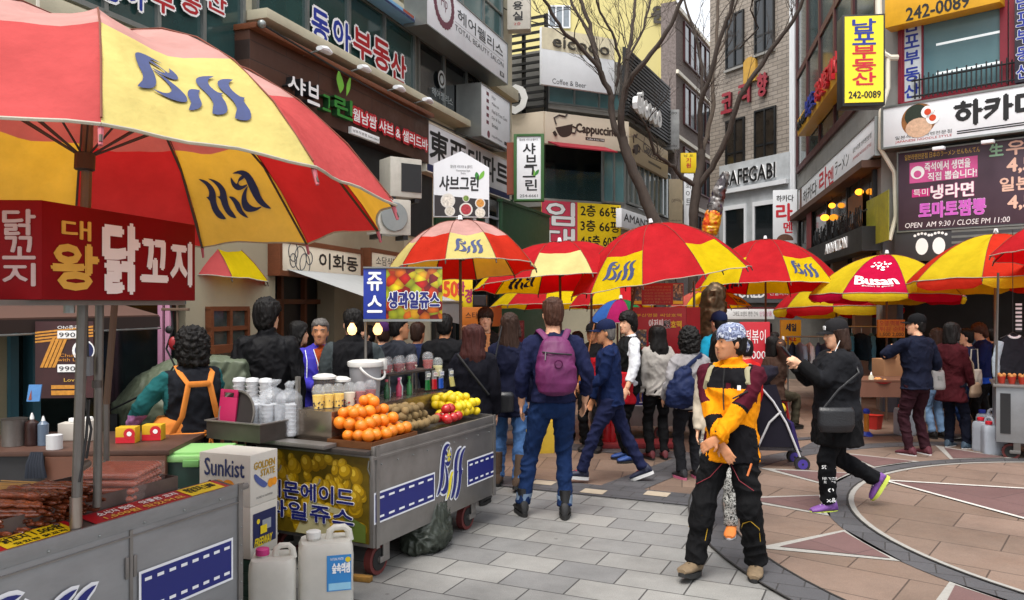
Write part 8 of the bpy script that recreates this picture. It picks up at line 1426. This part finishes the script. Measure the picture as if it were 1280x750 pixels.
# left crowd behind the juice cart
person('man in black jacket with thick black hair, from behind, near the wooden cafe window', 334, 6.5, 372, 8, 'light', ('mop', 'black'), None, K('black shell jacket', '#101013', rough=.6), .8, 1, BLACK, SH_B, 1.1, near=1, collar='high', hy=-25, jfold=.012)
person('woman with straight black bob in dark coat between the black and the violet jackets', 372, 8.2, 404, -60, 'light', ('bob', 'black'), None, K('dark wine coat', '#1c1218'), .7, 1, BLACK, SH_B, .95, sex='f', hy=-10)
vi = person('grey haired man in violet blue jacket over an orange shirt, facing us', 400, 7.4, 400, 200, 'tan', ('short', 'grey'), None, [K('violet nylon', '#3a34a0', rough=.6), K('rust shirt', '#8e3a16')], .84, 1, BLACK, SH_B, 1.05, near=1, jrule=lambda x, y, z: 1 if y > .05 and z > 1.12 and abs(x) < .015 + .16 * max(0, z - 1.12) else 0, lh=(.02, .3, 1.12), rh=(.08, .3, 1.1), hy=-12, collar='hood', curl=.8)
for sd in (-1, 1): MB().tube([vi['tp'](sd * .075, .1, 1.46), vi['tp'](sd * .04, .158, 1.33), vi['tp'](sd * .012, .17, 1.14)], .004, 5).build('white_piping', WHI, vi['t']); MB().tube([vi['tp'](sd * .15, .05, 1.45), vi['tp'](sd * .14, .125, 1.35), vi['tp'](sd * .145, .135, 1.1)], .004, 5).build('sleeve_piping', WHI, vi['t'])
person('man in black and grey jacket seen from behind, beside the violet jacket', 441, 6.9, 388, 12, 'light', ('short', 'black'), None, [BLACK2, K('slate sleeve', '#3d4446')], .84, 1, BLACK, SH_B, 1.1, near=1, collar='high', jrule=lambda x, y, z: 1 if abs(x) > .175 else 0, hy=12, lh=(-.2, .22, 1.0), rh=(.2, .22, 1.0))
person('young man with pale face half hidden behind the grey sleeved jacket', 450, 8.6, 403, 140, 'light', ('short', 'black'), None, CHAR, .84, 1, BLACK, SH_B, 1.0)
person('man in dusty violet beside the pale faced one', 460, 9.3, 408, 110, 'light', ('short', 'black'), None, K('dusty violet', '#3a2c50'), .84, 1, BLACK, SH_B, 1.0)
dj = person('person in denim jacket carrying a blue backpack, under the juice sign', 478, 8.3, 404, 30, 'light', ('short', 'brown'), ('cap', K('plum cap', '#3a1c4a')), K('washed denim', '#2c3d4c'), .84, 1, DENIM, SH_B, 1.0)
t = thing('blue_backpack', 'blue backpack on the denim jacket under the juice sign', 'backpack', dj['t'].location, R(30)); k = MB(); sec(k, [(1.0, -.18, .1, .06), (1.04, -.2, .15, .1), (1.2, -.2, .16, .11), (1.36, -.18, .13, .08), (1.42, -.16, .06, .03)], dj['Ms'], 20); fuse('bag', k, K('blue nylon', '#23407d', rough=.6), t, .012, 2, folds=.006); MB().tube([dj['tp'](.1, -.1, 1.44), dj['tp'](.12, .0, 1.49), dj['tp'](.13, .1, 1.4)], .02, 6, flat=.3).build('strap', K('blue nylon'), t)
person('man in dark grey suit behind the juice sign post', 498, 7.9, 396, -40, 'tan', ('short', 'black'), None, K('dark suit', '#24262d'), .82, 1, BLACK, SH_B, 1.1, hy=-25)
person('man in navy suit behind a light bulb', 522, 8.6, 404, -20, 'tan', ('short', 'brown'), None, K('navy suit', '#1e2746'), .82, 1, BLACK, SH_B, 1.15)
person('balding man in black coat gripping the parasol pole', 556, 8.2, 394, -12, 'tan', ('short', 'black'), None, BLACK2, .8, 1, BLACK, SH_B, 1.12, rh=(.2, .33, 1.58), curl=1.3, rhint=(1, -.3, -.4))
cw = person('woman with maroon tinted long hair in dark navy coat beside the juice cart', 592, 7.0, 405, -6, 'light', ('wavy', 'maroon'), None, K('ink wool', '#0f0f18', bump=.4), .62, 1, NAVY2, SH_B, 1.02, near=1, sex='f', hem_flare=1.1)
MB().tube([cw['tp'](-.14, -.13, 1.46), cw['tp'](0, -.2, 1.3), cw['tp'](.17, -.17, 1.08)], .014, 6, flat=.4).build('bag_strap', BLK, cw['t'])
person('young man with brown fringe facing us, orange and white shirt', 607, 9.2, 384, 172, 'light', ('mop', 'brown'), None, [K('dark cardigan', '#1c1816'), K('orange white shirt', '#c98a5a')], .84, 1, BLACK, SH_B, 1.0, near=1, hy=10, jrule=lambda x, y, z: 1 if y > .06 and abs(x) < .07 else 0, collar='crew')
person('woman with long dark brown hair in navy coat and jeans, brown boots', 637, 7.7, 394, -12, 'light', ('long', 'brown'), None, K('midnight coat', '#101328'), .72, 1, BLUEJ, (mat('brown suede boot', '#4a382a', .85, var=.2), SH_B[1], .22), .98, near=1, sex='f', hy=8, lf=(-.12, .0, .085), rf=(.13, -.22, .1, -14), lh=(-.2, .03, .86))
t = thing('black_handbag', 'small black bag at the hip of the woman in jeans and boots', 'handbag', P(632, 515, 7.5), R(10)); k = MB(); k.loft([((0, 0, 0), (.08, 0, 0), (0, .04, 0)), ((0, 0, .16), (.085, 0, 0), (0, .045, 0)), ((0, 0, .19), (.06, 0, 0), (0, .02, 0))], 14); fuse('bag', k, mat('black leather'), t, .011, 1); MB().tube([(-.07, 0, .17), (-.1, .05, .45), (-.02, .1, .8)], .008, 5).build('strap', mat('black leather'), t)
# vendor
def ve_rule(x, y, z): return 1 if (abs(x) > .2 and z > 1.12) else 2 if abs(x) > .2 or (y > .2 and z < 1.16) else 0
ve = person('stall vendor with curly black hair in dark vest and orange apron, back to us', 240, 5.55, 410, 40, 'tan', ('curly', 'black'), None, [K('slate vest', '#1a1c22'), K('teal knit', '#1f5a5c', bump=.5), K('mauve sleeve guard', '#a3709c', var=.4, vs=25)], .86, 1, BLACK, SH_B, 1.16, near=1, sex='f', jrule=ve_rule, lh=(-.36, .28, 1.02), lhint=(-1, -.6, -.3), rh=(.16, .3, 1.0), hy=6, jfold=.012)
APR = K('orange apron cloth', '#c97a35'); Q = ve['Ms']; tv = ve['tp']
t = thing('orange_apron', 'orange apron with crossed back straps worn by the stall vendor', 'apron', ve['t'].location, R(40))
for pts in (((-.11, .02, 1.49), (-.12, -.1, 1.44), (-.08, -.165, 1.36), (-.13, -.175, 1.12), (-.19, -.12, .98)), ((.11, .02, 1.49), (.12, -.1, 1.44), (.08, -.165, 1.36), (.13, -.175, 1.12), (.19, -.12, .98)), ((-.08, -.17, 1.36), (0, -.182, 1.36), (.08, -.17, 1.36))): MB().tube([tv(*p) for p in pts], .02, 8, flat=.28, side=(1, 0, 0) if abs(pts[0][0]) > .1 else (0, 0, 1)).build('strap', APR, t)
k = MB()
if 1:
    sec(k, [(.42, .05, .27, .2, -.06), (.7, .05, .262, .195, -.055), (.95, .045, .25, .185, -.045), (1.06, .05, .232, .17, -.035), (1.1, .06, .2, .15, -.03)], Q, 24)
fuse('skirt', k, APR, t, .012, 2, folds=.006); MB().tube([tv(-.2, -.12, .985), tv(-.05, -.185, .98), tv(.1, -.18, .98), tv(.2, -.1, .985)], .01, 6).build('tie', APR, t)
for q in (-1, 1): MB().tube([tv(.08, -.185, .98), tv(.08 + q * .05, -.2, 1.0), tv(.08 + q * .055, -.2, .965), tv(.08, -.19, .975), tv(.08 + q * .02, -.2, .86)], .008, 6, flat=.5).build('bow', APR, t)
MB().ball(Q @ V((-.43, .4, 1.03)) if False else ve['ar'][-1][2] + (ve['ar'][-1][2] - ve['ar'][-1][1]).normalized() * .07, .055, n=12, k=8, sc=(.9, 1.2, .8)).build('work_glove', K('cream glove', '#b5ae9c'), ve['t'])
# stroller
t = thing('stroller', 'folding baby stroller with white frame and purple wheels beside the man in orange', 'stroller', onz(972, 583, 0), R(-8)); wf_ = mat('white tube', '#c4c4c6', .35, .3); PW = mat('purple hub', '#3a2a80', .5); fab = K('dark stroller cloth', '#1c1a24'); fabp = K('purple stroller cloth', '#2c2250')
for y in (-.2, .2):
    MB().tube([(.2, y, .12), (.05, y, .5), (-.08, y, .72), (-.32, y, 1.0)], .012, 8).build('frame_tube', wf_, t); MB().tube([(-.3, y, .1), (-.12, y, .5), (.0, y, .62)], .012, 8).build('rear_tube', wf_, t); MB().tube([(-.32, y, 1.0), (-.4, y, 1.03)], .016, 8).build('grip', BLK, t)
    for x, r in ((.21, .075), (-.31, .085)):
        for dy in (-.03, .03): wv = MB(); wv.tube([(x, y + dy - .014, r), (x, y + dy + .014, r)], r, 22, RUB); wv.tube([(x, y + dy - .016, r), (x, y + dy + .016, r)], r * .68, 18, PW); wv.tube([(x, y + dy - .018, r), (x, y + dy + .018, r)], r * .16, 10, BLK); wv.build('wheel', None, t)
[MB().prism([(.17, y, .24), (-.2, y, .24), (-.3, y, .88), (-.05, y, .9), (.06, y, .55)], (0, .008, 0)).build('side_panel', fab, t) for y in (-.185, .177)]; MB().tube([(.2, -.2, .2), (.2, .2, .2)], .01, 6).build('axle', BLK, t); MB().tube([(-.28, -.2, .18), (-.28, .2, .18)], .01, 6).build('axle', BLK, t)
k = MB(); k.prism([(.12, -.17, .42), (-.18, -.17, .4), (-.34, -.17, .85), (-.3, -.17, .88), (-.14, -.17, .46), (.1, -.17, .5)], (0, .34, 0)); k.build('seat', fab, t); k = MB(); k.prism([(.13, -.17, .5), (.2, -.17, .22), (.16, -.17, .21), (.08, -.17, .46)], (0, .34, 0)); k.build('leg_rest', fabp, t); k = MB(); k.prism([(-.26, -.18, .2), (.16, -.18, .2), (.12, -.18, .32), (-.24, -.18, .32)], (0, .36, 0)); k.build('basket', mat('net basket', '#202028', .8, alpha=.8), t)
k = MB(); k.loft([((-.25, 0, .86), (.1, 0, 0), (0, .19, 0)), ((-.15, 0, 1.0), (.16, 0, 0), (0, .2, 0)), ((-.1, 0, 1.08), (.1, 0, 0), (0, .15, 0))], 16); fuse('canopy', k, fab, t, .014, 1, folds=.006)
k = MB(); k.ball((-.04, -.02, .62), .11, n=12, k=8, sc=(1.1, .9, .8)); fuse('yellow_blanket', k, K('gold foil blanket', '#b59a2c', rough=.4), t, .012, 1, folds=.014)
bpy.data.scenes.remove(TMP)
